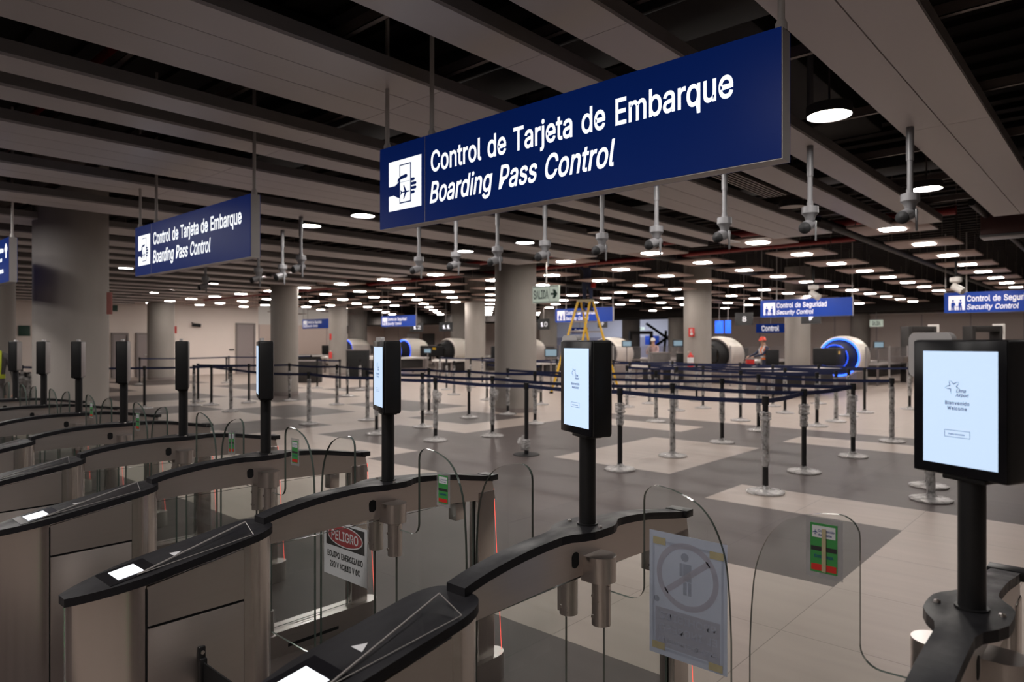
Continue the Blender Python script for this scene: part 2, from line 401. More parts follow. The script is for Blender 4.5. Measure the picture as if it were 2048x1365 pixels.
# ------------------------------------------------------------------ lettering
# outlines of the letters used on the signs: letter, advance; corner points; faces
LETTERS = '''
/ 249;167,547 253,547 82,-90 -4,-90;3,1,0 3,2,1
0 453;332,13 284,-13 227,-21 170,-13 121,13 83,54 56,108 39,176 34,254 39,333 56,400 84,455 122,496 170,521 227,530 283,521 332,496 370,455 397,400 414,333 419,254 414,176 397,108 370,54 173,84 197,69 227,64 256,69 281,84 301,110 317,148 326,196 330,254 326,313 317,361 301,398 281,425 256,440 227,445 197,440 173,425 152,398 137,361 127,313 123,254 127,196 137,148 152,110;13,15,14 12,15,13 12,16,15 11,16,12 11,17,16 10,39,11 39,38,11 38,17,11 38,37,17 37,18,17 36,18,37 10,40,39 10,41,40 35,18,36 9,41,10 35,19,18 9,42,41 34,19,35 33,19,34 9,43,42 8,43,9 33,20,19 32,20,33 8,44,43 7,44,8 32,21,20 7,45,44 31,21,32 7,46,45 30,21,31 6,46,7 30,22,21 6,47,46 29,22,30 28,22,29 6,24,47 28,23,22 5,24,6 27,23,28 5,25,24 5,26,25 26,23,27 5,23,26 5,0,23 4,0,5 4,1,0 3,1,4 3,2,1
1 453;405,-14 62,-14 62,69 405,69 194,523 290,523 290,-14 198,-14 198,434 214,434 72,330 72,434;11,5,4 11,8,5 8,9,5 9,6,5 11,7,8 10,6,9 10,7,11 7,6,10 1,3,2 1,0,3
2 453;403,-14 50,-14 50,53 224,238 250,267 271,291 287,313 298,332 304,351 306,371 303,393 296,411 283,425 267,436 247,443 224,445 199,443 179,435 163,423 151,407 144,386 140,348 50,348 57,408 74,449 101,483 136,509 178,524 225,530 271,525 313,509 347,485 373,453 390,415 395,373 392,342 384,313 369,283 347,250 317,213 277,170 167,55 167,71 403,71;27,29,28 27,30,29 26,30,27 26,31,30 25,31,26 25,32,31 24,32,25 24,15,32 15,14,32 14,33,32 23,16,24 16,15,24 13,33,14 23,17,16 12,33,13 23,18,17 11,33,12 23,19,18 11,34,33 10,34,11 22,19,23 22,20,19 9,34,10 22,21,20 9,35,34 8,35,9 7,35,8 7,36,35 6,36,7 6,37,36 5,37,6 4,37,5 4,38,37 3,38,4 3,39,38 2,39,3 2,40,39 2,42,40 42,41,40 2,43,42 2,0,43 1,0,2
3 453;315,0 269,-16 218,-21 171,-16 127,-3 89,19 59,49 38,87 27,146 120,146 128,113 138,96 152,82 171,72 193,66 218,64 246,66 269,74 289,85 303,101 312,120 315,145 312,168 304,189 290,207 269,221 239,230 200,234 143,234 143,304 274,454 274,438 56,438 56,523 386,523 386,455 197,241 197,303 266,302 314,289 353,264 383,230 401,190 407,145 401,99 382,58 353,25;32,34,33 32,30,34 30,35,34 30,31,35 31,36,35 32,29,30 29,31,32 29,37,31 37,36,31 28,37,29 28,38,37 28,39,38 28,40,39 28,27,40 27,41,40 26,41,27 25,41,26 25,42,41 24,42,25 23,42,24 23,43,42 22,43,23 21,43,22 7,9,8 7,10,9 20,43,21 20,44,43 19,44,20 7,11,10 18,44,19 18,45,44 7,12,11 6,12,7 17,45,18 6,13,12 16,45,17 6,14,13 15,45,16 6,15,14 6,45,15 6,46,45 5,46,6 5,0,46 4,0,5 4,1,0 3,1,4 3,2,1
4 453;427,91 26,91 26,162 239,523 335,523 123,162 123,177 427,177 357,-14 268,-14 268,121 268,146 268,332 357,332;2,4,3 2,6,4 6,5,4 11,13,12 11,8,13 2,7,6 2,11,7 11,0,7 1,11,2 1,10,11 8,0,11 1,9,10 9,0,1 9,8,0
5 453;316,3 271,-15 221,-21 175,-16 134,-2 99,22 71,52 53,89 43,144 133,144 140,113 149,97 163,84 179,73 199,66 221,64 247,67 269,77 288,91 302,111 311,135 314,162 311,190 301,214 287,235 267,250 244,260 218,263 195,261 172,255 152,246 132,231 52,240 83,523 380,523 380,438 163,438 149,315 132,315 148,327 173,338 200,345 230,348 266,344 299,334 329,317 355,295 376,268 392,236 402,201 405,163 399,113 381,69 353,31;32,36,33 36,34,33 36,35,34 32,38,36 38,39,36 39,37,36 41,43,42 40,43,41 40,44,43 39,44,40 39,45,44 37,45,39 37,46,45 32,37,38 32,46,37 32,28,46 28,27,46 27,47,46 27,26,47 26,48,47 32,29,28 25,48,26 32,30,29 24,48,25 32,31,30 24,49,48 23,49,24 22,49,23 22,50,49 21,50,22 21,51,50 20,51,21 7,9,8 7,10,9 19,51,20 7,11,10 19,52,51 18,52,19 7,12,11 17,52,18 6,12,7 6,13,12 16,52,17 6,14,13 16,53,52 15,53,16 6,15,14 6,53,15 5,53,6 5,0,53 4,0,5 4,1,0 3,1,4 3,2,1
6 453;317,2 274,-15 226,-21 178,-15 135,2 99,31 72,68 55,112 49,162 54,202 67,244 90,291 126,348 245,523 349,523 158,247 121,247 142,283 155,298 172,310 190,320 212,326 235,328 282,323 323,307 357,281 382,247 398,205 403,157 397,109 380,66 353,30 181,75 202,66 226,63 251,66 271,75 288,89 302,108 310,131 313,157 310,184 302,207 288,225 271,239 251,248 226,251 202,248 181,239 164,226 150,207 142,185 139,158 142,131 150,108 164,89;12,14,13 12,21,14 21,15,14 11,21,12 21,23,22 11,20,21 15,23,21 15,24,23 11,19,20 11,18,19 15,25,24 11,17,18 10,17,11 10,16,17 15,46,25 46,26,25 15,47,46 45,26,46 15,48,47 44,26,45 10,15,16 10,48,15 44,27,26 9,48,10 9,49,48 43,27,44 9,50,49 42,27,43 9,51,50 41,27,42 41,28,27 8,51,9 8,52,51 40,28,41 7,52,8 7,53,52 39,28,40 39,29,28 7,54,53 38,29,39 6,54,7 38,30,29 6,55,54 37,30,38 6,32,55 36,30,37 6,33,32 35,30,36 5,33,6 5,34,33 34,30,35 34,31,30 5,31,34 4,31,5 4,0,31 3,0,4 3,1,0 2,1,3
7 453;174,-14 74,-14 309,452 309,438 48,438 48,523 405,523 405,445;4,6,5 4,2,6 2,7,6 4,1,2 3,7,2 3,0,7 1,3,4 1,0,3
8 453;323,-1 277,-16 226,-21 175,-16 130,-1 92,22 62,54 44,92 38,135 41,169 52,201 70,229 92,252 120,269 139,275 139,258 111,270 81,299 62,338 56,380 62,421 79,458 105,488 140,511 180,525 226,530 272,525 312,511 347,488 373,458 390,421 396,380 390,338 371,300 342,270 314,258 314,275 333,269 360,252 383,229 400,201 411,170 415,135 409,92 390,54 361,22 173,73 197,66 226,63 255,66 279,73 298,85 311,99 320,117 323,139 319,161 310,181 296,197 277,210 253,218 226,221 199,218 175,210 156,197 142,181 133,161 130,139 132,117 141,99 154,85 184,313 204,306 226,304 249,306 268,313 283,324 295,338 303,355 305,376 303,396 296,413 284,426 269,437 249,444 226,446 203,444 184,437 168,426 157,413 149,396 147,376 149,355 157,338 168,324;24,26,25 23,26,24 23,27,26 22,27,23 22,28,27 22,29,28 21,29,22 21,84,29 84,83,29 83,30,29 20,85,21 85,84,21 82,30,83 20,86,85 81,30,82 20,87,86 80,30,81 20,88,87 80,31,30 19,88,20 79,31,80 19,89,88 78,31,79 19,90,89 78,32,31 18,90,19 77,32,78 18,91,90 76,32,77 18,92,91 75,32,76 18,93,92 75,33,32 17,93,18 17,70,93 74,33,75 17,71,70 73,33,74 17,72,71 72,33,73 17,33,72 17,36,33 36,34,33 16,14,17 14,36,17 16,13,14 15,36,14 15,35,36 37,34,36 37,35,34 15,13,16 12,15,13 35,38,37 15,38,35 12,38,15 11,38,12 11,39,38 11,60,39 60,59,39 59,40,39 10,61,11 61,60,11 58,40,59 10,62,61 57,40,58 10,63,62 57,41,40 9,63,10 9,64,63 56,41,57 9,65,64 55,41,56 55,42,41 8,65,9 8,66,65 54,42,55 53,42,54 8,67,66 53,43,42 7,67,8 52,43,53 7,68,67 51,43,52 7,69,68 6,69,7 51,44,43 6,46,69 50,44,51 6,47,46 49,44,50 6,48,47 48,44,49 6,44,48 5,44,6 5,45,44 4,45,5 4,0,45 4,1,0 3,1,4 3,2,1
9 453;136,507 178,524 226,530 274,524 317,506 353,478 380,441 397,397 403,347 399,306 386,265 362,217 327,161 208,-14 104,-14 294,262 332,262 310,225 297,211 281,198 262,189 241,183 218,181 171,186 130,202 96,228 71,262 55,304 49,352 55,400 72,443 100,479 271,434 250,443 226,446 202,443 182,434 164,420 151,401 142,378 139,352 142,325 151,302 164,283 181,269 202,261 226,258 250,261 271,269 289,283 302,302 310,324 313,350 310,377 302,401 289,420;1,3,2 0,3,1 0,4,3 31,4,0 31,5,4 30,5,31 30,34,5 34,6,5 30,35,34 33,6,34 29,35,30 29,36,35 32,6,33 32,7,6 55,7,32 29,37,36 54,7,55 29,38,37 29,39,38 53,7,54 28,39,29 53,8,7 28,40,39 52,8,53 27,40,28 27,41,40 51,8,52 51,9,8 27,42,41 50,9,51 50,10,9 26,42,27 26,43,42 49,10,50 26,44,43 48,10,49 26,45,44 47,10,48 47,15,10 15,16,10 16,11,10 25,45,26 17,11,16 47,22,15 22,14,15 25,46,45 46,22,47 25,22,46 24,22,25 18,11,17 18,12,11 19,12,18 23,22,24 20,12,19 21,12,20 22,12,21 14,12,22 14,13,12
A 480;95,-14 -4,-14 192,523 286,523 483,-14 385,-14 274,298 263,329 251,368 236,415 213,492 264,492 241,415 226,367 214,328 204,298 356,185 124,185 124,156 356,156;1,10,2 10,3,2 10,11,3 11,4,3 1,9,10 12,4,11 1,13,9 13,8,9 13,8,12 8,4,12 7,4,8 1,14,13 6,16,7 16,4,7 1,17,14 17,15,14 17,18,15 18,0,15 5,19,6 19,16,6 1,18,17 18,16,17 18,19,16 19,4,16 1,0,18 5,4,19
B 456;247,-14 46,-14 46,523 242,523 292,518 335,503 369,480 393,449 407,413 412,374 409,341 399,314 384,291 364,274 342,262 329,257 329,274 344,271 371,257 395,237 415,210 428,176 432,136 427,96 412,59 387,29 350,5 304,-9 139,217 139,71 244,71 292,76 321,91 336,111 341,137 339,158 330,176 317,193 299,205 276,214 247,217 139,438 139,299 237,299 262,302 282,309 299,320 311,334 319,351 322,372 317,398 303,418 278,432 239,438;1,41,2 41,3,2 41,4,3 41,5,4 41,6,5 41,7,6 41,53,7 53,52,7 52,8,7 1,42,41 51,8,52 50,8,51 50,9,8 49,9,50 49,10,9 48,10,49 47,10,48 47,11,10 46,11,47 45,11,46 45,12,11 44,12,45 43,12,44 1,28,42 28,43,42 28,12,43 28,16,12 16,13,12 16,17,13 17,14,13 28,15,16 14,18,17 15,18,14 15,19,18 28,19,15 28,40,19 40,20,19 1,29,28 39,20,40 38,20,39 38,21,20 37,21,38 36,21,37 35,21,36 35,22,21 34,22,35 33,22,34 33,23,22 32,23,33 32,24,23 31,24,32 30,24,31 1,30,29 1,24,30 1,25,24 1,26,25 1,27,26 1,0,27
C 510;345,-9 307,-18 267,-21 201,-13 143,13 94,54 57,109 34,176 26,254 34,332 57,399 94,454 143,496 201,521 267,530 307,527 345,518 379,503 411,482 438,456 460,426 476,390 491,334 398,334 388,368 378,387 365,403 349,417 331,428 311,436 290,440 268,442 227,436 191,420 161,394 138,358 123,311 118,254 123,197 138,151 161,114 191,88 227,72 268,67 290,69 311,73 331,81 349,92 365,106 378,122 388,141 398,174 491,174 477,119 460,84 438,53 411,27 380,6;13,15,14 13,16,15 12,16,13 12,17,16 12,18,17 11,18,12 11,19,18 11,30,19 30,20,19 10,32,11 32,31,11 31,30,11 29,20,30 10,33,32 28,20,29 27,20,28 27,21,20 10,34,33 26,21,27 25,21,26 9,34,10 9,35,34 25,22,21 24,22,25 23,22,24 9,36,35 8,36,9 8,37,36 8,38,37 7,38,8 7,39,38 6,39,7 50,52,51 50,53,52 6,40,39 49,53,50 48,53,49 48,54,53 6,41,40 5,41,6 47,54,48 46,54,47 5,42,41 46,55,54 45,55,46 44,55,45 5,43,42 43,55,44 5,55,43 4,55,5 4,56,55 4,57,56 3,57,4 3,0,57 3,1,0 2,1,3
D 502;358,18 294,-6 220,-14 82,-14 82,71 214,71 268,77 311,93 343,119 366,155 380,201 385,255 380,310 366,355 344,390 312,416 272,432 220,438 79,438 79,523 226,523 298,515 360,491 409,451 446,397 468,332 476,255 468,178 446,112 409,58 46,523 139,523 139,-14 46,-14;33,19,30 19,31,30 33,18,19 31,20,19 32,20,31 32,17,20 17,21,20 17,22,21 17,23,22 17,16,23 16,24,23 33,17,18 33,4,17 4,32,17 15,24,16 14,24,15 14,25,24 13,25,14 12,25,13 12,26,25 11,26,12 11,27,26 10,27,11 9,27,10 9,28,27 8,28,9 7,28,8 7,29,28 6,29,7 5,29,6 33,3,4 32,5,4 32,29,5 32,0,29 32,1,0 32,2,1 3,32,33 32,2,3
E 419;389,-14 46,-14 46,523 386,523 386,438 139,438 139,300 369,300 369,215 139,215 139,71 389,71;1,5,2 5,3,2 5,4,3 1,6,5 1,9,6 9,7,6 9,8,7 1,10,9 1,11,10 1,0,11
G 520;383,6 329,-14 269,-21 201,-12 142,13 93,54 56,109 34,176 26,254 34,332 56,399 93,454 141,496 200,521 265,530 306,526 345,517 380,501 412,480 439,454 461,424 478,389 493,335 398,335 386,366 375,385 363,402 347,416 330,427 311,435 289,440 266,442 226,436 191,420 161,394 138,358 123,311 118,254 123,197 138,151 161,115 192,88 228,72 269,67 306,71 338,84 364,103 384,130 396,163 403,219 595,185 269,185 269,270 492,270 492,199 485,138 463,84 429,39;13,15,14 13,16,15 12,16,13 12,17,16 12,18,17 11,18,12 11,19,18 10,32,11 32,31,11 31,19,11 31,30,19 30,20,19 29,20,30 10,33,32 28,20,29 27,20,28 27,21,20 10,34,33 26,21,27 25,21,26 9,34,10 9,35,34 25,22,21 24,22,25 23,22,24 9,36,35 8,36,9 8,37,36 51,53,52 51,49,53 49,54,53 8,38,37 7,38,8 51,48,49 54,50,49 55,50,54 7,39,38 48,50,51 48,55,50 6,39,7 47,55,48 6,40,39 47,56,55 46,56,47 6,41,40 5,41,6 45,56,46 5,42,41 45,57,56 44,57,45 5,43,42 43,57,44 5,57,43 4,57,5 4,0,57 3,0,4 3,1,0 2,1,3
H 517;139,-14 46,-14 46,523 139,523 139,303 378,303 378,523 471,523 471,-14 378,-14 378,218 139,218;1,3,2 1,4,3 5,7,6 5,8,7 1,11,4 11,5,4 11,10,5 10,8,5 1,0,11 9,8,10
I 300;283,-14 17,-14 17,71 104,71 104,438 17,438 17,523 283,523 283,438 197,438 197,71 283,71;5,7,6 5,8,7 4,8,5 3,9,4 9,8,4 3,10,9 1,3,2 1,10,3 1,11,10 1,0,11
L 393;375,-14 46,-14 46,523 139,523 139,71 375,71;1,3,2 1,4,3 1,5,4 1,0,5
N 523;139,-14 46,-14 46,523 144,523 355,190 364,176 375,158 387,137 400,113 413,88 435,44 392,38 388,80 387,108 386,133 385,157 385,178 385,195 385,523 477,523 477,-14 379,-14 190,283 178,303 165,323 152,347 136,374 117,406 85,463 132,470 135,418 136,384 137,354 138,328 139,307 139,291;1,28,2 28,3,2 28,29,3 29,4,3 17,19,18 17,20,19 30,4,29 1,27,28 31,4,30 1,26,27 32,25,31 25,4,31 1,32,26 32,25,26 1,33,32 24,4,25 1,34,33 23,4,24 1,35,34 22,4,23 1,0,35 21,4,22 16,20,17 21,5,4 15,20,16 21,6,5 21,14,6 14,7,6 14,7,15 7,20,15 8,20,7 21,13,14 9,20,8 21,12,13 10,20,9 21,11,12 11,20,10 21,20,11
O 533;391,13 333,-13 267,-21 201,-13 143,13 94,54 57,109 34,176 26,254 34,332 57,399 94,454 143,496 201,521 267,530 333,521 391,496 440,454 476,399 499,332 507,254 499,176 476,109 440,54 192,88 227,72 267,67 306,72 342,88 372,114 396,150 411,197 416,254 411,312 396,359 372,395 342,421 306,436 267,442 227,436 192,421 162,395 138,358 123,311 118,254 123,197 138,150 162,114;13,15,14 12,15,13 12,16,15 11,16,12 11,17,16 10,39,11 39,38,11 38,17,11 38,37,17 37,18,17 36,18,37 10,40,39 35,18,36 10,41,40 9,41,10 35,19,18 34,19,35 9,42,41 33,19,34 9,43,42 8,43,9 33,20,19 32,20,33 8,44,43 31,20,32 8,45,44 31,21,20 7,45,8 7,46,45 30,21,31 30,22,21 6,46,7 6,47,46 29,22,30 6,24,47 28,22,29 28,23,22 5,24,6 5,25,24 27,23,28 5,26,25 26,23,27 5,23,26 5,0,23 4,0,5 4,1,0 3,1,4 3,2,1
P 445;139,-14 46,-14 46,523 236,523 292,517 339,500 376,472 402,436 418,394 423,348 418,301 402,259 376,223 339,195 292,177 236,172 95,172 95,256 232,256 266,260 290,269 308,282 320,300 328,322 330,348 328,373 320,395 308,413 290,426 265,435 232,438 139,438;1,17,2 17,31,2 31,3,2 31,4,3 31,5,4 31,6,5 31,30,6 30,7,6 17,0,31 29,7,30 29,8,7 28,8,29 27,8,28 26,8,27 25,8,26 25,9,8 24,9,25 23,9,24 23,10,9 22,10,23 22,11,10 21,11,22 20,11,21 19,11,20 18,11,19 18,12,11 1,16,17 0,18,17 0,15,18 15,12,18 15,13,12 15,14,13 1,15,16 1,0,15
Q 533;357,35 408,-34 440,-34 372,57 358,76 306,145 273,145 342,54 391,13 333,-13 267,-21 201,-13 143,13 94,54 57,109 34,176 26,254 34,332 57,399 94,454 143,496 201,521 267,530 333,521 391,496 440,454 476,399 499,332 507,254 499,176 476,109 440,54 192,88 227,72 267,67 306,72 342,88 372,114 396,150 411,197 416,254 411,312 396,359 372,395 342,421 306,436 267,442 227,436 192,421 162,395 138,358 123,311 118,254 123,197 138,150 162,114;21,23,22 20,23,21 20,24,23 19,24,20 19,25,24 18,47,19 47,46,19 46,25,19 46,45,25 45,26,25 44,26,45 18,48,47 43,26,44 18,49,48 17,49,18 43,27,26 42,27,43 17,50,49 41,27,42 17,51,50 16,51,17 41,28,27 40,28,41 16,52,51 39,28,40 16,53,52 39,29,28 15,53,16 15,54,53 38,29,39 38,30,29 14,54,15 14,55,54 37,30,38 7,5,6 7,36,5 36,4,5 14,32,55 36,30,37 36,31,30 13,32,14 13,33,32 35,7,36 7,4,36 4,31,36 7,3,4 13,34,33 34,7,35 13,7,34 7,8,3 8,2,3 13,0,7 12,0,13 12,9,0 9,1,0 9,2,8 11,9,12 11,10,9 1,2,9
R 449;139,-14 46,-14 46,523 237,523 293,517 340,501 376,475 403,440 418,398 423,352 418,306 403,265 376,230 339,204 292,189 237,184 82,184 82,269 233,269 267,272 292,280 309,291 321,307 329,327 331,352 329,377 321,398 309,414 291,427 266,435 232,438 139,438 451,-14 345,-14 207,243 311,243;1,17,2 17,31,2 31,3,2 31,4,3 31,5,4 31,6,5 31,7,6 31,30,7 30,29,7 29,8,7 17,0,31 28,8,29 27,8,28 26,8,27 26,9,8 25,9,26 24,9,25 23,9,24 23,10,9 22,10,23 21,10,22 21,11,10 20,11,21 19,11,20 18,11,19 1,16,17 0,34,17 34,18,17 34,11,18 34,35,11 35,12,11 0,15,34 15,33,34 32,13,35 13,12,35 14,32,13 15,32,14 1,15,16 1,0,15 33,32,15
S 447;329,-2 281,-18 224,-23 169,-18 122,-4 82,20 52,52 33,91 21,151 116,151 124,115 134,97 150,82 171,72 196,65 224,63 254,66 281,73 302,85 318,100 328,119 331,139 329,157 321,170 308,182 290,192 267,201 241,209 179,226 121,248 76,279 47,321 38,372 44,417 63,456 93,487 132,511 177,525 227,530 277,525 322,510 360,487 389,457 408,420 418,364 327,364 314,405 294,426 263,440 225,444 197,442 173,435 154,424 140,410 132,394 129,376 132,357 142,343 156,331 175,321 196,313 216,307 268,293 292,286 317,277 343,264 367,249 389,229 407,204 419,174 422,138 416,95 398,56 369,23;37,39,38 36,39,37 36,40,39 35,40,36 35,41,40 34,41,35 34,42,41 34,49,42 49,48,42 48,43,42 33,50,34 50,49,34 33,51,50 47,43,48 33,52,51 46,43,47 33,53,52 46,44,43 32,53,33 32,54,53 45,44,46 32,55,54 32,56,55 31,56,32 31,57,56 31,58,57 31,59,58 31,60,59 30,60,31 30,61,60 30,62,61 30,63,62 30,64,63 29,64,30 29,65,64 29,66,65 29,67,66 28,67,29 28,68,67 27,68,28 26,68,27 26,69,68 25,69,26 24,69,25 23,69,24 23,70,69 22,70,23 21,70,22 7,9,8 7,10,9 20,70,21 20,71,70 19,71,20 7,11,10 18,71,19 7,12,11 18,72,71 6,12,7 17,72,18 6,13,12 16,72,17 6,14,13 15,72,16 6,15,14 6,72,15 6,73,72 5,73,6 5,0,73 4,0,5 4,1,0 3,1,4 3,2,1
T 449;179,438 18,438 18,523 431,523 431,438 271,438 271,-14 179,-14;1,3,2 1,4,3 0,4,1 7,5,0 5,4,0 7,6,5
U 517;370,3 318,-16 259,-22 199,-16 147,3 105,33 73,73 53,120 46,172 46,523 138,523 138,179 142,147 153,120 170,98 194,80 223,69 259,66 295,69 324,80 347,97 364,120 375,147 379,179 379,523 471,523 471,172 465,120 445,73 413,33;8,10,9 8,11,10 23,25,24 23,26,25 8,12,11 22,26,23 7,12,8 22,27,26 7,13,12 21,27,22 7,14,13 21,28,27 6,14,7 20,28,21 6,15,14 19,28,20 6,16,15 18,28,19 18,29,28 5,16,6 17,29,18 5,17,16 5,29,17 5,0,29 4,0,5 4,1,0 3,1,4 3,2,1
V 480;288,-14 194,-14 -4,523 94,523 205,211 216,181 229,142 244,93 267,17 216,17 239,94 254,142 266,181 276,211 385,523 483,523;1,3,2 1,4,3 13,15,14 13,0,15 1,5,4 12,0,13 11,0,12 1,6,5 10,7,11 7,0,11 1,10,6 10,7,6 1,9,10 8,0,7 1,8,9 1,0,8
W 686;241,-14 144,-14 -2,523 93,523 177,199 183,174 189,149 195,123 200,96 206,70 214,26 172,26 181,70 186,96 192,123 198,149 204,174 210,199 295,523 390,523 475,200 482,174 488,149 494,123 500,97 506,70 514,26 471,26 480,70 485,96 491,123 497,149 503,174 509,199 592,523 688,523 541,-14 445,-14 354,319 346,353 338,389 330,428 319,489 366,489 356,430 349,392 341,356 331,319;1,3,2 1,4,3 17,42,18 42,19,18 42,43,19 43,20,19 33,35,34 33,36,35 17,41,42 44,20,43 45,20,44 17,40,41 46,39,45 39,20,45 17,46,40 46,39,40 17,47,46 38,20,39 37,20,38 17,0,47 37,21,20 16,0,17 1,5,4 32,36,33 37,22,21 15,0,16 1,6,5 31,36,32 14,7,15 7,0,15 37,30,22 30,23,22 30,23,31 23,36,31 1,14,6 14,7,6 24,36,23 1,13,14 37,29,30 8,0,7 25,36,24 37,28,29 1,12,13 9,0,8 26,36,25 37,27,28 1,11,12 10,0,9 1,10,11 1,0,10 37,26,27 37,36,26
X 474;99,-14 -9,-14 231,329 231,191 3,523 112,523 189,408 204,387 216,369 226,352 236,336 245,318 267,278 209,278 230,318 240,336 249,352 260,369 272,387 287,408 366,523 473,523 245,194 245,332 482,-14 374,-14 281,121 268,141 257,157 247,173 238,188 228,205 207,245 268,245 247,206 237,189 228,174 218,158 207,141 193,121;3,32,4 32,5,4 32,6,5 19,21,20 19,33,21 33,22,21 18,33,19 32,7,6 17,12,18 12,33,18 32,13,7 13,8,7 13,9,8 16,12,17 13,2,9 2,10,9 15,23,16 23,12,16 2,11,10 14,23,15 14,22,23 12,24,23 1,13,2 13,14,2 14,3,2 3,22,14 1,32,13 32,12,13 32,33,12 33,24,12 1,3,32 3,31,32 34,22,33 22,24,33 35,22,34 3,30,31 3,35,22 35,24,22 1,30,3 30,35,3 36,30,35 30,24,35 1,36,30 36,29,30 1,37,36 1,38,37 1,39,38 1,0,39
Z 438;413,-14 28,-14 28,51 262,393 278,416 295,439 312,462 346,505 367,441 317,439 286,438 254,438 223,438 26,438 26,523 411,523 411,457 180,121 163,96 145,72 127,48 92,4 71,67 121,70 152,71 183,71 214,71 413,71;13,15,14 13,7,15 7,16,15 13,6,7 8,16,7 13,5,6 8,17,16 9,17,8 10,17,9 13,10,5 10,4,5 13,11,10 4,17,10 13,12,11 3,17,4 2,17,3 2,22,17 22,18,17 22,19,18 22,23,19 23,20,19 25,27,26 25,0,27 24,0,25 23,0,24 20,0,23 2,21,22 1,21,2 21,0,20 1,0,21
a 389;220,-12 193,-20 160,-23 123,-19 88,-8 59,11 36,37 21,70 16,108 20,141 31,168 49,189 70,205 95,217 122,224 149,230 176,234 207,238 232,241 249,244 257,247 260,250 262,256 262,256 260,275 254,290 246,301 234,309 217,315 196,317 173,315 155,309 140,301 128,291 119,280 107,257 21,283 45,330 69,357 98,376 129,389 161,396 194,398 217,397 242,393 268,385 294,372 316,353 335,327 347,293 351,252 351,-14 263,-14 263,38 280,38 275,30 262,14 243,0 135,65 151,61 170,59 199,62 221,71 239,84 251,100 259,119 262,139 262,163 276,173 264,169 249,165 234,162 218,159 202,157 188,156 178,154 157,151 139,145 125,139 114,130 108,120 106,105 108,91 113,81 122,72;41,43,42 41,44,43 40,44,41 40,45,44 39,45,40 39,46,45 38,46,39 38,47,46 37,47,38 37,48,47 36,30,37 30,29,37 29,48,37 29,28,48 28,49,48 36,31,30 27,49,28 36,32,31 26,49,27 36,33,32 25,49,26 25,50,49 36,34,33 24,50,25 35,34,36 23,22,24 22,50,24 21,50,22 21,51,50 20,51,21 19,51,20 18,68,19 68,51,19 17,68,18 16,68,17 15,68,16 14,68,15 13,68,14 12,68,13 11,68,12 10,68,11 10,69,68 67,51,68 10,70,69 9,70,10 9,71,70 66,51,67 9,72,71 9,73,72 9,74,73 9,75,74 9,76,75 9,77,76 9,78,77 8,78,9 65,51,66 8,79,78 8,80,79 8,81,80 64,51,65 7,81,8 7,82,81 63,51,64 7,83,82 62,54,63 54,51,63 7,84,83 7,58,84 61,54,62 6,58,7 6,59,58 60,54,61 6,60,59 6,53,60 53,54,60 6,56,53 56,52,53 55,51,54 5,56,6 56,51,55 5,57,56 52,51,56 4,57,5 4,0,57 3,0,4 3,1,0 2,1,3
b 424;321,4 278,-16 230,-22 195,-19 166,-9 144,6 127,22 115,38 111,45 126,45 126,-14 39,-14 39,523 128,523 128,333 111,333 115,340 127,355 143,371 165,385 194,395 229,399 278,392 321,372 356,341 383,299 399,247 404,189 399,130 383,79 356,36 170,76 193,65 220,61 248,65 271,77 289,96 303,122 311,153 314,189 311,225 303,256 289,281 271,300 249,312 220,316 192,312 169,301 151,282 138,258 130,226 127,189 130,152 138,120 152,95;11,13,12 11,15,13 15,16,13 16,17,13 17,14,13 20,22,21 19,22,20 19,23,22 18,23,19 18,24,23 17,24,18 14,24,17 14,25,24 11,14,15 11,49,14 49,48,14 48,47,14 47,46,14 46,45,14 45,25,14 44,25,45 43,25,44 42,25,43 42,26,25 41,26,42 11,50,49 40,26,41 40,27,26 11,51,50 39,27,40 11,52,51 38,27,39 38,28,27 37,28,38 11,53,52 37,29,28 36,29,37 11,54,53 35,29,36 11,8,54 8,31,54 35,30,29 34,30,35 8,32,31 33,30,34 8,33,32 8,9,33 9,30,33 11,7,8 10,6,9 6,30,9 11,6,7 6,0,30 11,10,6 5,0,6 4,0,5 4,1,0 3,1,4 3,2,1
c 396;265,-14 237,-20 207,-22 155,-16 109,4 72,36 43,79 26,130 20,187 26,246 43,297 72,340 109,372 155,392 207,398 236,396 264,391 290,381 313,368 334,351 351,330 365,307 380,267 294,245 285,270 279,281 271,291 261,299 250,306 238,311 223,315 208,316 177,311 154,299 135,279 122,253 113,222 110,187 113,153 122,123 135,97 154,77 177,65 208,61 224,62 238,65 251,70 262,77 272,86 280,96 286,108 295,134 381,112 367,72 353,48 335,27 314,10 291,-4;13,15,14 13,16,15 12,16,13 12,17,16 12,18,17 11,18,12 11,19,18 11,20,19 10,31,11 31,20,11 31,21,20 10,32,31 30,21,31 29,21,30 28,21,29 10,33,32 28,22,21 27,22,28 26,22,27 10,34,33 9,34,10 25,22,26 24,22,25 9,35,34 23,22,24 9,36,35 8,36,9 8,37,36 8,38,37 7,38,8 7,39,38 50,52,51 6,39,7 6,40,39 50,53,52 49,53,50 6,41,40 48,53,49 47,53,48 5,41,6 46,53,47 5,42,41 46,54,53 45,54,46 44,54,45 5,43,42 43,54,44 5,54,43 5,55,54 4,55,5 4,56,55 4,57,56 3,57,4 3,0,57 3,1,0 2,1,3
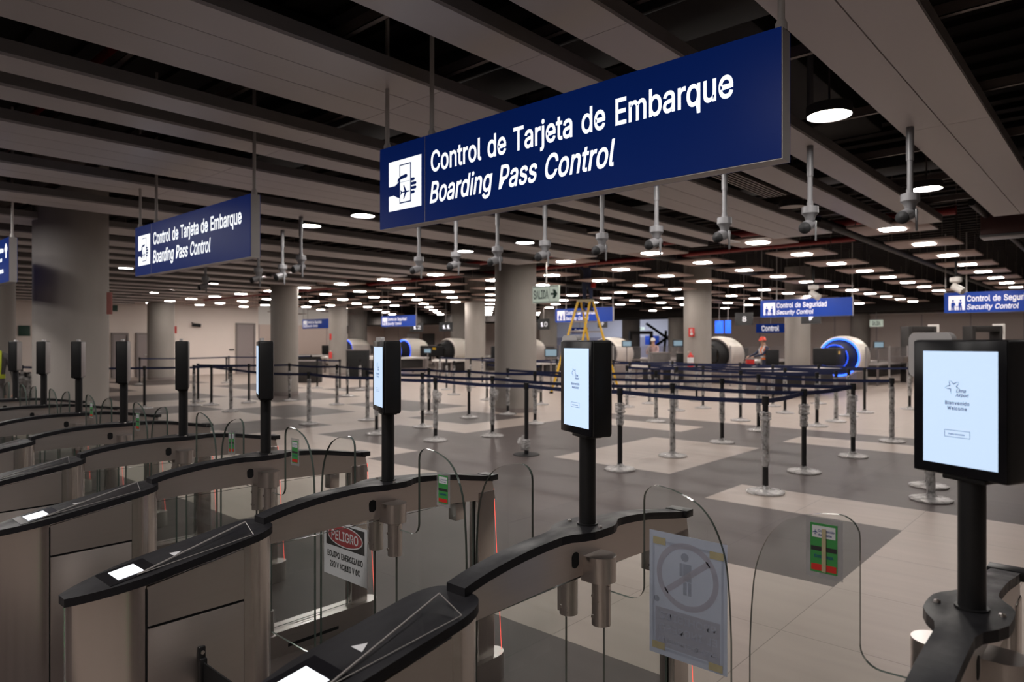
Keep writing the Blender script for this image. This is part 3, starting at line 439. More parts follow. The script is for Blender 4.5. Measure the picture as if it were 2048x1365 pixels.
d 424;259,-9 230,-19 195,-22 147,-16 104,4 68,36 42,79 25,130 20,189 26,247 42,299 69,341 104,372 147,392 195,399 231,395 259,385 281,371 298,355 310,340 314,333 297,333 297,523 386,523 386,-14 299,-14 299,45 314,45 310,38 297,22 281,6 154,77 176,65 205,61 232,65 255,76 273,95 286,120 295,152 298,189 295,226 286,258 273,282 255,301 232,312 205,316 176,312 153,300 135,281 122,256 113,225 110,189 113,153 122,122 135,96;21,18,22 18,23,22 18,19,23 19,20,23 20,24,23 13,15,14 13,16,15 12,16,13 12,17,16 11,17,12 11,18,17 11,21,18 10,21,11 10,20,21 10,45,20 45,44,20 44,43,20 43,42,20 42,41,20 41,24,20 10,46,45 10,47,46 10,48,47 9,48,10 9,49,48 40,24,41 9,50,49 8,50,9 39,24,40 8,51,50 38,24,39 8,52,51 7,52,8 7,53,52 37,24,38 6,53,7 6,54,53 36,24,37 6,31,54 35,27,36 27,24,36 5,31,6 5,32,31 34,27,35 5,33,32 33,27,34 5,26,33 26,27,33 5,29,26 29,25,26 28,24,27 29,24,28 4,29,5 4,30,29 25,24,29 4,0,30 3,0,4 3,1,0 2,1,3
e 404;288,-9 252,-19 212,-22 157,-16 110,4 71,36 43,79 26,129 20,187 26,245 43,296 70,339 107,371 153,392 205,399 238,396 271,387 301,373 329,351 352,322 370,287 381,244 385,194 385,155 61,155 61,235 384,235 298,177 293,235 285,263 272,286 255,302 233,312 205,316 177,312 154,302 135,285 122,263 113,238 110,210 110,178 113,142 123,112 138,90 158,74 183,64 213,60 232,62 249,66 263,73 275,83 285,95 298,122 384,100 365,56 345,30 319,8;13,15,14 13,16,15 12,16,13 12,17,16 12,18,17 11,18,12 11,19,18 10,33,11 33,19,11 33,32,19 32,20,19 10,34,33 31,20,32 10,35,34 30,20,31 10,36,35 9,36,10 30,21,20 29,21,30 9,37,36 9,38,37 28,21,29 8,25,9 25,38,9 28,22,21 25,39,38 27,22,28 8,24,25 39,26,25 39,27,26 40,27,39 27,23,22 7,24,8 41,27,40 41,23,27 7,41,24 41,23,24 7,42,41 6,42,7 51,53,52 6,43,42 51,54,53 50,54,51 6,44,43 49,54,50 5,44,6 5,45,44 48,54,49 47,54,48 5,46,45 46,54,47 5,54,46 5,55,54 4,55,5 4,56,55 4,0,56 3,0,4 3,1,0 2,1,3
g 425;296,-149 253,-161 207,-165 165,-162 129,-153 98,-139 73,-121 53,-99 31,-64 105,-22 121,-44 131,-56 144,-67 160,-75 180,-81 207,-83 245,-78 273,-64 291,-41 297,-5 297,54 314,54 309,47 297,32 280,16 258,3 230,-6 195,-9 148,-3 105,15 70,44 42,84 26,133 20,191 26,249 42,299 69,341 105,372 148,392 196,399 231,395 260,386 282,371 299,355 311,340 315,333 299,333 299,393 386,393 386,-10 381,-58 362,-98 333,-128 153,88 176,77 205,73 233,77 256,87 274,103 287,127 295,156 298,193 295,228 287,259 274,283 256,301 233,312 205,316 176,312 153,300 135,282 122,257 113,227 110,193 113,158 122,128 135,105;38,40,39 38,41,40 46,48,47 46,44,48 44,45,48 45,49,48 37,41,38 37,42,41 36,42,37 36,43,42 36,44,43 35,44,36 35,46,44 35,45,46 35,67,45 67,66,45 66,65,45 65,64,45 64,63,45 63,49,45 35,68,67 35,69,68 35,70,69 34,70,35 34,71,70 62,49,63 34,72,71 33,72,34 61,49,62 33,73,72 60,49,61 33,74,73 32,74,33 32,75,74 59,49,60 31,75,32 31,76,75 58,49,59 31,53,76 57,21,58 21,49,58 31,54,53 56,21,57 30,54,31 30,55,54 55,21,56 30,20,55 20,21,55 30,23,20 23,19,20 22,49,21 23,49,22 29,23,30 29,24,23 19,49,23 29,25,24 28,25,29 28,26,25 27,26,28 18,49,19 18,50,49 8,10,9 17,50,18 8,11,10 8,12,11 17,51,50 16,51,17 7,12,8 7,13,12 7,14,13 15,51,16 7,15,14 7,51,15 7,52,51 6,52,7 5,52,6 5,0,52 4,0,5 4,1,0 3,1,4 3,2,1
i 167;124,444 105,432 84,429 62,432 44,444 31,462 27,483 31,505 44,522 62,534 84,538 105,534 124,522 136,505 141,483 136,462 128,-14 39,-14 39,393 128,393;17,19,18 17,16,19 9,11,10 9,12,11 8,12,9 8,13,12 7,13,8 6,13,7 6,14,13 5,14,6 5,15,14 4,15,5 4,0,15 3,0,4 3,1,0 2,1,3
j 167;123,444 105,432 83,429 62,432 44,444 31,462 27,483 31,505 44,522 62,534 83,538 105,534 123,522 136,505 140,483 136,462 39,-28 39,393 128,393 128,-31 125,-65 114,-97 96,-123 72,-142 40,-153 4,-157 -24,-157 -24,-73 1,-73 19,-70 30,-62 36,-50;16,18,17 16,19,18 31,19,16 31,20,19 30,20,31 29,20,30 29,21,20 28,21,29 26,28,27 26,21,28 26,22,21 26,23,22 26,24,23 26,25,24 9,11,10 9,12,11 8,12,9 8,13,12 7,13,8 6,13,7 6,14,13 5,14,6 5,15,14 4,15,5 4,0,15 3,0,4 3,1,0 2,1,3
l 189;163,-15 151,-16 139,-16 96,-10 64,10 44,43 39,83 39,523 128,523 128,99 129,79 132,71 136,68 147,66 154,66 159,66 163,67 180,71 197,-8 175,-13;6,8,7 6,9,8 6,10,9 5,10,6 5,11,10 16,18,17 5,12,11 5,13,12 15,18,16 14,18,15 13,18,14 5,18,13 4,18,5 3,18,4 3,19,18 2,19,3 2,0,19 2,1,0
m 610;128,-14 39,-14 39,393 126,393 126,281 88,281 105,329 122,355 142,375 166,389 192,397 220,400 262,393 297,371 321,338 340,281 292,281 309,327 326,352 349,373 375,388 405,397 437,400 472,396 504,384 532,364 553,335 567,299 571,256 571,-14 482,-14 482,253 477,284 463,302 443,313 418,316 398,314 381,307 368,297 358,283 352,267 349,246 349,-14 260,-14 260,259 256,283 243,301 224,312 199,316 181,314 164,308 150,297 138,282 130,263 128,237;10,12,11 21,23,22 9,12,10 20,23,21 20,24,23 1,5,2 5,3,2 5,6,3 6,7,3 7,4,3 9,13,12 8,13,9 19,24,20 19,25,24 7,13,8 18,25,19 7,14,13 18,26,25 4,50,7 50,49,7 49,14,7 17,26,18 49,48,14 48,17,14 17,15,14 17,35,26 35,27,26 48,47,17 47,16,17 15,37,17 37,36,17 36,35,17 34,27,35 33,27,34 46,16,47 4,51,50 15,38,37 32,27,33 45,16,46 32,28,27 15,39,38 4,52,51 31,28,32 15,40,39 44,16,45 4,53,52 1,4,5 1,53,4 44,15,16 44,40,15 44,41,40 1,54,53 43,41,44 31,29,28 30,29,31 43,42,41 1,0,54
n 410;139,276 131,254 128,226 128,-14 39,-14 39,393 126,393 126,273 80,273 112,340 144,374 183,392 227,399 267,394 302,381 331,358 353,327 367,288 371,241 371,-14 282,-14 282,234 277,270 262,295 240,310 210,315 187,312 168,305 151,293;11,13,12 11,14,13 4,8,5 8,6,5 8,9,6 9,7,6 10,14,11 10,15,14 9,15,10 9,16,15 7,28,9 28,27,9 27,26,9 26,25,9 25,16,9 25,24,16 24,17,16 23,17,24 22,17,23 7,0,28 22,18,17 7,1,0 4,7,8 4,1,7 21,18,22 4,2,1 21,19,18 20,19,21 4,3,2
o 415;306,4 260,-16 207,-22 155,-16 109,4 72,36 43,79 26,130 20,187 26,246 43,297 72,340 109,372 155,392 207,399 260,392 306,372 344,340 372,297 389,246 395,187 389,130 372,79 344,36 154,77 177,65 207,61 238,65 262,77 280,97 294,123 302,153 305,187 302,222 294,253 280,279 262,299 238,311 207,316 177,311 154,299 135,279 122,253 113,222 110,187 113,153 122,123 135,97;13,15,14 13,16,15 12,16,13 12,17,16 11,17,12 11,18,17 10,38,11 38,18,11 10,39,38 37,18,38 10,40,39 36,18,37 10,41,40 35,18,36 9,41,10 35,19,18 9,42,41 34,19,35 9,43,42 33,19,34 8,43,9 33,20,19 8,44,43 32,20,33 8,45,44 31,20,32 31,21,20 7,45,8 30,21,31 7,46,45 30,22,21 6,46,7 29,22,30 6,47,46 28,22,29 6,24,47 28,23,22 5,24,6 27,23,28 5,25,24 26,23,27 5,26,25 5,23,26 4,23,5 4,0,23 3,0,4 3,1,0 2,1,3
p 424;128,-157 39,-157 39,393 126,393 126,333 111,333 115,340 127,355 143,371 165,385 194,395 229,399 278,392 321,372 356,341 383,299 399,247 404,189 399,130 383,79 356,36 321,4 278,-16 230,-22 195,-19 166,-9 144,6 127,22 115,38 111,45 128,45 170,76 193,65 220,61 248,65 271,77 289,96 303,122 311,153 314,189 311,225 303,256 289,281 271,300 249,312 220,316 192,312 169,301 151,282 138,258 130,226 127,189 130,152 138,120 152,95;10,12,11 9,12,10 1,5,2 5,3,2 5,6,3 6,4,3 9,13,12 8,13,9 8,14,13 7,14,8 6,14,7 6,15,14 4,15,6 1,4,5 1,50,4 50,49,4 49,48,4 48,47,4 47,46,4 46,45,4 45,15,4 44,15,45 43,15,44 42,15,43 42,16,15 41,16,42 40,16,41 40,17,16 1,51,50 39,17,40 1,52,51 38,17,39 38,18,17 37,18,38 1,29,52 29,53,52 37,19,18 36,19,37 29,54,53 35,19,36 29,31,54 35,20,19 34,20,35 29,32,31 33,20,34 29,33,32 29,30,33 30,20,33 1,28,29 0,26,30 26,20,30 1,27,28 26,21,20 1,26,27 1,0,26 25,21,26 25,22,21 24,22,25 24,23,22
q 424;386,393 386,-157 297,-157 297,45 314,45 309,38 297,22 281,6 259,-9 230,-19 195,-22 147,-16 104,4 68,36 42,79 25,130 20,189 26,247 42,299 69,341 104,372 147,392 195,399 231,395 259,385 281,371 298,355 310,340 314,333 299,333 299,393 154,77 176,65 205,61 232,65 255,76 273,95 286,120 295,152 298,189 295,226 286,258 273,282 255,301 232,312 205,316 176,312 153,300 135,281 122,256 113,225 110,189 113,153 122,122 135,96;21,23,22 21,24,23 29,0,30 29,27,0 27,28,0 28,1,0 20,24,21 20,25,24 19,25,20 19,26,25 19,27,26 18,27,19 18,29,27 18,28,29 18,45,28 45,44,28 44,43,28 43,42,28 42,41,28 41,40,28 40,1,28 18,46,45 18,47,46 18,48,47 17,48,18 17,49,48 17,50,49 16,50,17 39,1,40 16,51,50 38,1,39 16,52,51 15,52,16 15,53,52 37,4,38 4,1,38 14,53,15 14,54,53 36,4,37 14,31,54 35,4,36 13,31,14 13,32,31 34,4,35 13,33,32 33,4,34 13,3,33 3,4,33 13,7,3 7,2,3 5,1,4 6,1,5 12,7,13 7,1,6 12,8,7 2,1,7 11,8,12 11,9,8 10,9,11
r 259;128,-14 39,-14 39,393 126,393 126,335 107,335 119,356 145,379 177,394 212,399 221,399 230,398 238,398 257,397 257,306 237,309 228,310 218,311 207,312 185,309 166,302 150,291 138,276 130,258 128,236;8,10,9 8,11,10 8,12,11 8,13,12 8,14,13 7,14,8 1,5,2 5,3,2 5,6,3 6,4,3 6,14,7 4,14,6 1,4,5 1,23,4 23,22,4 22,21,4 21,20,4 20,19,4 19,18,4 18,17,4 17,16,4 16,15,4 15,14,4 1,24,23 1,0,24
s 365;265,-6 226,-18 182,-22 143,-19 107,-10 76,6 51,29 33,57 17,105 102,123 117,87 132,72 153,63 181,60 213,63 236,74 250,88 254,103 251,115 244,125 230,134 208,142 145,157 98,173 62,198 40,232 33,274 38,309 54,340 78,365 109,383 146,395 187,398 226,395 259,385 287,370 310,348 326,323 343,280 260,261 246,290 234,305 215,315 187,318 160,315 139,305 127,292 123,277 125,264 133,254 149,245 175,236 233,223 281,206 317,181 338,148 345,107 340,71 324,39 299,13;31,33,32 31,34,33 30,34,31 30,35,34 29,35,30 29,36,35 28,36,29 28,37,36 27,43,28 43,37,28 43,42,37 42,38,37 27,44,43 27,45,44 41,38,42 26,45,27 26,46,45 40,38,41 26,47,46 39,38,40 26,48,47 25,48,26 25,49,48 25,50,49 25,51,50 25,52,51 24,52,25 24,53,52 24,54,53 23,54,24 23,55,54 22,55,23 21,55,22 21,56,55 20,56,21 19,56,20 18,56,19 8,10,9 17,56,18 17,57,56 7,10,8 16,57,17 15,57,16 7,11,10 14,57,15 7,12,11 14,58,57 13,58,14 7,13,12 7,58,13 6,58,7 6,59,58 5,59,6 5,0,59 4,0,5 4,1,0 3,1,4 3,2,1
t 227;-8,393 218,393 218,313 -8,313 51,92 51,485 140,485 140,98 142,80 147,71 155,66 171,64 176,64 183,65 192,66 213,70 230,-8 206,-15 194,-17 181,-18 168,-18 120,-11 82,11 58,47;4,6,5 4,7,6 3,1,0 3,2,1 4,8,7 23,8,4 23,9,8 23,10,9 14,16,15 23,11,10 13,16,14 12,16,13 11,16,12 23,16,11 22,16,23 21,16,22 21,17,16 20,17,21 20,18,17 20,19,18
u 410;265,5 226,-13 183,-19 143,-15 108,-2 79,21 57,52 43,92 39,138 39,393 128,393 128,145 133,109 147,85 170,70 200,64 223,67 242,74 258,87 271,104 279,125 282,153 282,393 371,393 371,-14 284,-14 284,106 329,106 298,39;8,10,9 8,11,10 21,23,22 21,27,23 27,24,23 20,27,21 8,12,11 7,12,8 19,26,20 26,27,20 7,13,12 19,25,26 28,24,27 18,25,19 6,13,7 17,25,18 6,14,13 16,25,17 6,15,14 15,0,16 0,25,16 6,0,15 5,0,6 0,24,28 4,0,5 4,1,0 25,24,0 3,1,4 3,2,1
v 389;236,-14 153,-14 -3,393 94,393 178,160 190,125 200,91 210,57 224,7 165,7 180,57 189,91 199,125 211,160 295,393 392,393;1,3,2 1,4,3 13,15,14 13,0,15 1,5,4 12,0,13 1,11,5 11,6,5 11,6,12 6,0,12 7,0,6 1,10,11 1,9,10 8,0,7 1,8,9 1,0,8
y 389;62,-157 51,-154 31,-148 51,-70 74,-74 89,-76 101,-75 111,-72 120,-64 129,-51 137,-31 148,-2 -3,393 94,393 178,160 190,125 200,91 209,57 224,7 165,7 180,57 189,91 199,125 211,160 295,393 392,393 217,-64 204,-92 187,-116 168,-135 145,-149 120,-157 92,-159 76,-159;11,13,12 11,14,13 23,25,24 23,18,25 18,26,25 11,15,14 22,18,23 21,16,22 16,18,22 11,21,15 21,16,15 11,20,21 17,18,16 11,19,20 11,18,19 11,26,18 10,26,11 9,26,10 8,26,9 8,27,26 7,27,8 2,4,3 6,27,7 2,5,4 5,27,6 2,27,5 2,28,27 2,29,28 2,30,29 1,30,2 1,31,30 0,31,1 0,32,31 33,32,0
'''
GL = {}
for ln in LETTERS.strip().split('\n'):
    head, pts, fcs = ln[2:].split(';')
    GL[ln[0]] = (int(head), [tuple(int(c) for c in p.split(',')) for p in pts.split()], [tuple(int(c) for c in f.split(',')) for f in fcs.split()])

def text_polys(s, bold=0.0, shear=0.0, spacing=1.0):
    vs, fs, x = [], [], 0.0
    for ch in s:
        if ch == ' ':
            x += 260 * spacing; continue
        adv, p, f = GL[ch]
        n = len(vs)
        vs += [((x + a + shear * b) / 1000.0, b / 1000.0) for a, b in p]
        fs += [tuple(i + n for i in t) for t in f]
        x += adv * spacing
    return vs, fs

def cap_of(ch='E', bold=0.0):
    ys = [b / 1000.0 for a, b in GL[ch][1]]
    return min(ys), max(ys)

def text_on(mb, s, x0, x1, z0, cap, put, bold=0.0, shear=0.0, mi=0, mirror=False, spacing=1.0):
    """fit text s between x0 and x1 with capital height cap, baseline z0; put(u, w) maps to 3D"""
    vs, fs = text_polys(s, bold=bold, shear=shear, spacing=spacing)
    a, b = cap_of('E', bold)
    xs = [v[0] for v in vs]; lo, hi = min(xs), max(xs)
    out = []
    for x, y in vs:
        t = (x - lo) / (hi - lo)
        if mirror: t = 1 - t
        out.append(put(x0 + (x1 - x0) * t, z0 + (y - a) / (b - a) * cap))
    mb.add(out, fs, mi)
    return mb

def plane_glyph(cx, cz, s, rot=0.0):
    """aeroplane silhouette"""
    half = [(0, 1.0), (0.09, 0.85), (0.10, 0.35), (0.95, -0.18), (0.95, -0.36), (0.10, -0.10), (0.07, -0.62), (0.34, -0.85), (0.34, -1.0), (0, -0.9)]
    pts = half + [(-x, y) for x, y in reversed(half[1:-1])]
    c, q = math.cos(rot), math.sin(rot)
    return [(cx + s * (x * c - y * q), cz + s * (x * q + y * c)) for x, y in pts]

ORD = ['first', 'second', 'third', 'fourth', 'fifth', 'sixth', 'seventh', 'eighth', 'ninth', 'tenth', 'eleventh', 'twelfth', 'thirteenth',
       'fourteenth', 'fifteenth', 'sixteenth', 'seventeenth', 'eighteenth', 'nineteenth', 'twentieth', 'twenty-first', 'twenty-second', 'twenty-third', 'twenty-fourth', 'twenty-fifth', 'twenty-sixth', 'twenty-seventh', 'twenty-eighth', 'twenty-ninth', 'thirtieth', 'thirty-first', 'thirty-second', 'thirty-third', 'thirty-fourth', 'thirty-fifth']

# ------------------------------------------------------------------ the shell
X0, X1, Y0, Y1 = -51.0, 8.0, -8.0, 38.0
T = 0.9
i0, i1 = int(math.floor((X0 + 1.44) / T)), int(math.ceil((X1 + 1.44) / T))
j0, j1 = int(math.floor((Y0 - 4.7) / T)), int(math.ceil((66 - 4.7) / T))
DARK = [  # (i0, i1, j0, j1) dark rectangles of floor tiles, later entries of LIGHT cut holes
    (-8, 60, 2, 9), (-5, 0, 0, 2), (-60, 0, -16, -2), (-5, -2, -2, 0), (-10, -8, 2, 4), (-11, -9, 5, 7), (-7, -5, 1, 3),
    (-13, -11, 1, 3), (-16, -13, 3, 5), (-18, -16, 0, 3), (-15, -12, 6, 8), (-20, -17, 5, 8), (-23, -20, 2, 5), (-14, -12, -1, 1), (-18, -16, -2, 0),
    (-26, -22, 7, 9), (-21, -19, 9, 11), (-29, -25, 1, 4), (-32, -28, 5, 8), (-25, -22, -2, 1)]
LIGHT = [(-5, -3, 3, 6), (-2, 60, 2, 3), (-3, 60, 7, 8), (-8, -5, 7, 8), (0, 60, -2, 2), (-9, -8, 4, 6)]
def is_dark(i, j):
    if any(a <= i < b and c <= j < d for a, b, c, d in LIGHT): return False
    return any(a <= i < b and c <= j < d for a, b, c, d in DARK)
fm = MB()
for j in range(j0, j1):
    i = i0
    while i < i1:
        d = is_dark(i, j); k = i
        while k < i1 and is_dark(k, j) == d: k += 1
        xa, xb, ya, yb = -1.44 + i * T, -1.44 + k * T, 4.7 + j * T, 4.7 + (j + 1) * T
        fm.add([(xa, ya, 0), (xb, ya, 0), (xb, yb, 0), (xa, yb, 0)], [(0, 1, 2, 3)], 1 if d else 0)
        i = k
tag(fm.build('floor', [M['tilelight'], M['tiledark']], fix=False), kind='structure')

# plenum deck above the open ceiling: ribbed dark deck
cm = MB()
zc = 4.45
cm.add([(X0, Y0, zc), (X1, Y0, zc), (X1, Y1, zc), (X0, Y1, zc)], [(0, 3, 2, 1)])
k = Y0
while k < Y1:
    cm.box(X0, X1, k, k + 0.16, zc - 0.06, zc + 0.01); k += 0.42
cm.box(X0, X1, Y1 - 3.6, Y1, 3.02, zc)
tag(cm.build('ceiling', M['plenum']), kind='structure')

def wall(name, boxes, m, grooves=()):
    w = MB()
    for b in boxes: w.box(*b)
    for g in grooves: w.box(*g, mi=1)
    return tag(w.build(name, [m, M['doorgrey']]), kind='structure')

wall('wall_left', [(-33.9, -33.5, -8, 17.4, 0, 4.4), (-50.4, -33.9, 17.0, 17.4, 0, 4.4)], M['wallbeige'])
M['wallpanel'] = mat('greige_wall_panel', (0.48, 0.41, 0.38), 0.7, 0, 0.2, noise=0.04, nscale=(0.6, 0.6, 0.6))
M['wallpink'] = mat('rosy_wall_panel', (0.60, 0.48, 0.43), 0.7, 0, 0.2, noise=0.04, nscale=(0.6, 0.6, 0.6))
wall('wall_far_left', [(-50.4, -50.0, 17.0, 38.4, 0, 2.95)], M['wallpink'], [(-50.0, -49.985, y, y + 0.05, 0, 2.95) for y in (20, 23, 26, 29, 32, 35)])
wall('wall_far_left_upper', [(-50.4, -49.9, 17.0, 38.4, 2.95, 4.4)], M['wallwhite'])
wall('wall_back', [(-20.8, 8.4, 38.0, 38.4, 0, 2.95), (-50.4, -30.6, 38.0, 38.4, 0, 2.95)], M['wallpanel'],
     [(x, x + 0.05, 37.985, 38.0, 0, 2.95) for x in (-48, -45, -42, -39, -36, -33, -19.6, -17.6, -15.6, -13.6, -11.6, -9.6, -7.6, -5.6, -3.6, -1.6, 0.4)])
wall('wall_back_upper', [(-20.8, 8.4, 37.9, 38.4, 2.95, 4.4), (-50.4, -30.6, 37.9, 38.4, 2.95, 4.4), (-30.6, -20.8, 38.0, 38.4, 3.1, 4.4)], M['wallwhite'])
wall('wall_front', [(-34, 8.4, -8.4, -8.0, 0, 4.4)], M['wallbeige'])  # unseen wall behind the camera, added to bounce light
wall('wall_right', [(8.0, 8.4, -8, 38, 0, 4.4)], M['wallpanel'])
# the bright hall behind the opening
M['hallwall'] = mat('cool_white_wall', (0.62, 0.64, 0.72), 0.8, 0, 0.2, noise=0.03)
M['hallwall2'] = mat('cool_grey_wall', (0.34, 0.34, 0.42), 0.8, 0, 0.2, noise=0.03)
wall('wall_hall', [(-56, -14, 62, 62.4, 2.1, 5.2), (-56.4, -56, 38.4, 62.4, 0, 5.2)], M['hallwall'])
wall('wall_hall_lower', [(-56, -14, 61.9, 62.4, 0, 2.1)], M['hallwall2'])
tag(MB().box(-56, -14, 38.4, 62.4, 5.2, 5.4).build('ceiling_hall', M['wallwhite']), kind='structure')
for k, (x, y) in enumerate(((-44, 50), (-38, 56), (-33, 46))):
    area_light('hall_ceiling_light', (x, y, 5.1), 5, 5, 420, (0.80, 0.86, 1.0))  # cool area lights under the hall ceiling, added to brighten it

# unseen area lights added above the tiles to brighten the far left walls
for y in (20.5, 24.5, 28.5, 32.5):
    area_light('wall_fill_light', (-46.6, y, 3.55), 0.3, 1.2, 42, (1.0, 0.93, 0.87), (0, math.radians(38), 0))
for x in (-46, -41.5, -37, -33):
    area_light('wall_fill_light', (x, 33.9, 3.30), 1.2, 0.25, 30, (1.0, 0.93, 0.87), (math.radians(38), 0, 0))
# doors of the left wall (plane x = -33.5)
def wall_door(n, px0, px1, pytop):
    def yy(px):
        x, y, w = ray(px, 0); return y / x * -33.5
    ya, yb = yy(px0), yy(px1)
    x, y, w = ray((px0 + px1) / 2, pytop); zt = EYE + w * (-33.5 / x)
    d = MB(); d.box(-33.5, -33.44, ya, yb, 0, zt)
    o = tag(d.build('door_%d' % n, M['doorgrey']), kind='structure')
    f = MB()
    f.box(-33.5, -33.40, ya - 0.08, ya, 0, zt + 0.08).box(-33.5, -33.40, yb, yb + 0.08, 0, zt + 0.08).box(-33.5, -33.40, ya, yb, zt, zt + 0.08)
    f.build('door_frame', M['greyback'], o)
    h = MB(); h.cyl((-33.44, yb - 0.12, 1.0), (-33.38, yb - 0.12, 1.0), 0.02).cyl((-33.38, yb - 0.12, 1.0), (-33.38, yb - 0.24, 1.0), 0.014)
    h.build('door_handle', M['steel'], o)
wall_door(1, 226, 252, 670); wall_door(2, 275, 299, 670); wall_door(3, 474, 506, 650)

def wall_box(name, label, cat, px, py, w, h, m, dep=0.06):
    x, y, ww = ray(px, py); d = -33.5 / x
    yc, zc_ = y * d, EYE + ww * d
    b = MB().bbox(-33.5, -33.5 + dep, yc - w / 2, yc + w / 2, zc_ - h / 2, zc_ + h / 2, 0.006)
    return tag(b.build(name, m), label, cat)
wall_box('fire_alarm', 'small red fire alarm box high on the beige wall beside a column', 'alarm', 349, 660, 0.16, 0.34, M['red'])
wall_box('wall_plate', 'dark horizontal plate on the beige wall beside the tall grey door', 'plate', 463, 700, 0.24, 0.07, M['darkmetal'])
wall_box('notice_board', 'small dark green square sign on the far wall between two columns', 'sign', 48, 662, 0.4, 0.42, M['dkgreen'])
wall_box('exit_sign', 'small dark green exit sign high on the beige wall above the doors', 'sign', 229, 617, 0.22, 0.26, M['dkgreen'])
# wall camera
x, y, w_ = ray(384, 650); d_ = -33.5 / x
wc = empty('wall_camera', (-33.5, y * d_, EYE + w_ * d_), 0, 'small dark surveillance camera on the beige wall by the grey door', 'camera')
MB().cyl((0, 0, 0.1), (0.22, 0, 0.05), 0.03).build('bracket', M['greyback'], wc)
MB().cyl((0.16, -0.05, 0.0), (0.22, 0.32, -0.04), 0.085).build('body', M['blackm'], wc)

# ------------------------------------------------------------------ open strip ceiling
ZS = 3.26
STRIPS = [(-0.78, -1.362, 2), (-1.953, -2.248, 1), (-2.53, -2.82, 1), (-3.40, -4.285, 3), (-4.855, -5.15, 1), (-5.44, -5.745, 1), (-6.305, -7.19, 3),
          (-7.765, -8.395, 2), (-9.21, -9.86, 2), (-11.0, -11.68, 2), (-12.5, -13.1, 2), (-13.59, -14.09, 2), (-14.72, -15.19, 2), (-16.23, -16.75, 2),
          (-17.81, -18.33, 2), (-19.46, -19.98, 2), (-21.0, -21.6, 2), (-22.4, -22.9, 2), (-23.8, -24.4, 2), (-25.3, -25.9, 2), (-26.9, -27.5, 2), (-28.6, -29.3, 2), (-30.4, -31.1, 2), (-32.2, -32.9, 2)]
RIGHT = [(0.72, 0.12, 2), (1.9, 1.3, 2), (3.3, 2.7, 2)]
NW = {1: 'narrow one-board', 2: 'two-board', 3: 'broad three-board'}
def strip(xa, xb, n, label):
    t = empty('ceiling_strip', ((xa + xb) / 2, 0, 0), 0, label, 'ceiling panel', 'long grey ceiling strips')
    xc = (xa + xb) / 2
    wb = (xa - xb) / n
    for k in range(n):
        a = xb + k * wb - xc; b = a + wb
        m = MB()
        y = -6.0 + 0.22
        ys = [-6.0, -2.9, 0.03, 3.05, 6.12, 8.64, 11.04]
        for q in range(len(ys) - 1):
            m.box(a + (0.004 if k else 0), b - (0.004 if k < n - 1 else 0), ys[q] + 0.0025, ys[q + 1] - 0.0025, ZS, ZS + 0.035)
        m.build('board', M['strip'], t)
    r = MB()
    r.box(xb - xc - 0.002, xb - xc + 0.02, -6, 11.04, ZS + 0.02, ZS + 0.10).box(xa - xc - 0.02, xa - xc + 0.002, -6, 11.04, ZS + 0.02, ZS + 0.10)
    r.build('edge_rail', M['stripside'], t)
    return t
cnt = {}
for xa, xb, n in STRIPS:
    cnt[n] = cnt.get(n, 0) + 1
    strip(xa, xb, n, '%s grey ceiling strip, %s of its width from the big sign leftwards' % (NW[n], ORD[cnt[n] - 1]))
for q, (xa, xb, n) in enumerate(RIGHT):
    strip(xa, xb, n, 'two-board grey ceiling strip, %s beyond the lit tablet nearest the camera' % ORD[q])

def tube_thing(name, label, cat, pts, r, m, group=None, n=10):
    return tag(MB().tube(pts, r, n).build(name, m), label, cat, group)

# carrier channels across the strips
for q, y in enumerate([-4.0, -2.6, -1.2, 0.15, 0.9, 1.6, 2.38, 3.2, 4.5, 6.03, 7.5, 9.0, 10.4]):
    m = MB().box(-33, 4, y - 0.02, y + 0.02, 3.43, 3.435).box(-33, 4, y - 0.02, y - 0.016, 3.43, 3.50).box(-33, 4, y + 0.016, y + 0.02, 3.43, 3.50)
    tag(m.build('ceiling_carrier', M['carrier']), 'thin metal carrier rail across the ceiling strips, %s from the front' % ORD[q], 'rail', 'ceiling carrier rails')
tube_thing('sprinkler_pipe', 'thick red sprinkler pipe above the strips at the upper left', 'pipe', [(-30, 1.8, 3.72), (-5.5, 1.78, 3.72)], 0.075, M['redpipe'])
tube_thing('sprinkler_pipe', 'long red sprinkler pipe above the square lights behind the concrete column', 'pipe', [(-33, 12.35, 3.62), (-2, 12.35, 3.62)], 0.07, M['redpipe'])
tube_thing('sprinkler_pipe', 'red sprinkler pipe over the third row of square lights', 'pipe', [(-33, 14.4, 3.62), (-4, 14.4, 3.62)], 0.06, M['redpipe'])
tube_thing('sprinkler_pipe', 'thin red vertical-drop sprinkler pipe beyond the rightmost ceiling strip', 'pipe', [(-0.2, 6.4, 3.9), (3, 6.4, 3.9)], 0.04, M['redpipe'])
for q, (x, r) in enumerate(((-1.62, 0.05), (-3.65, 0.07), (-7.75, 0.09), (-13.8, 0.09), (-19.9, 0.09))):
    tube_thing('ceiling_pipe', 'long black pipe between rows of square lights, %s from the right' % ORD[q], 'pipe', [(x, 11.1, 3.5), (x, 34, 3.5)], r, M['darkmetal'], 'black ceiling pipes')
# ducts in the plenum over the strips
for q, (xa, xb, ya, yb, za, zb) in enumerate([(-2.95, -2.2, -6, 9, 4.10, 4.38), (-5.95, -5.2, -6, 10.6, 4.10, 4.38), (-13, 3, 3.9, 4.5, 3.75, 4.05), (-12, 3, 9.4, 9.9, 3.75, 4.05), (1.6, 2.2, 2, 11, 4.1, 4.38)]):
    tag(MB().bbox(xa, xb, ya, yb, za, zb, 0.03).build('air_duct', M['darkmetal']), 'dark rectangular air duct above the open ceiling, %s from the gates' % ORD[q], 'duct', 'dark air ducts')
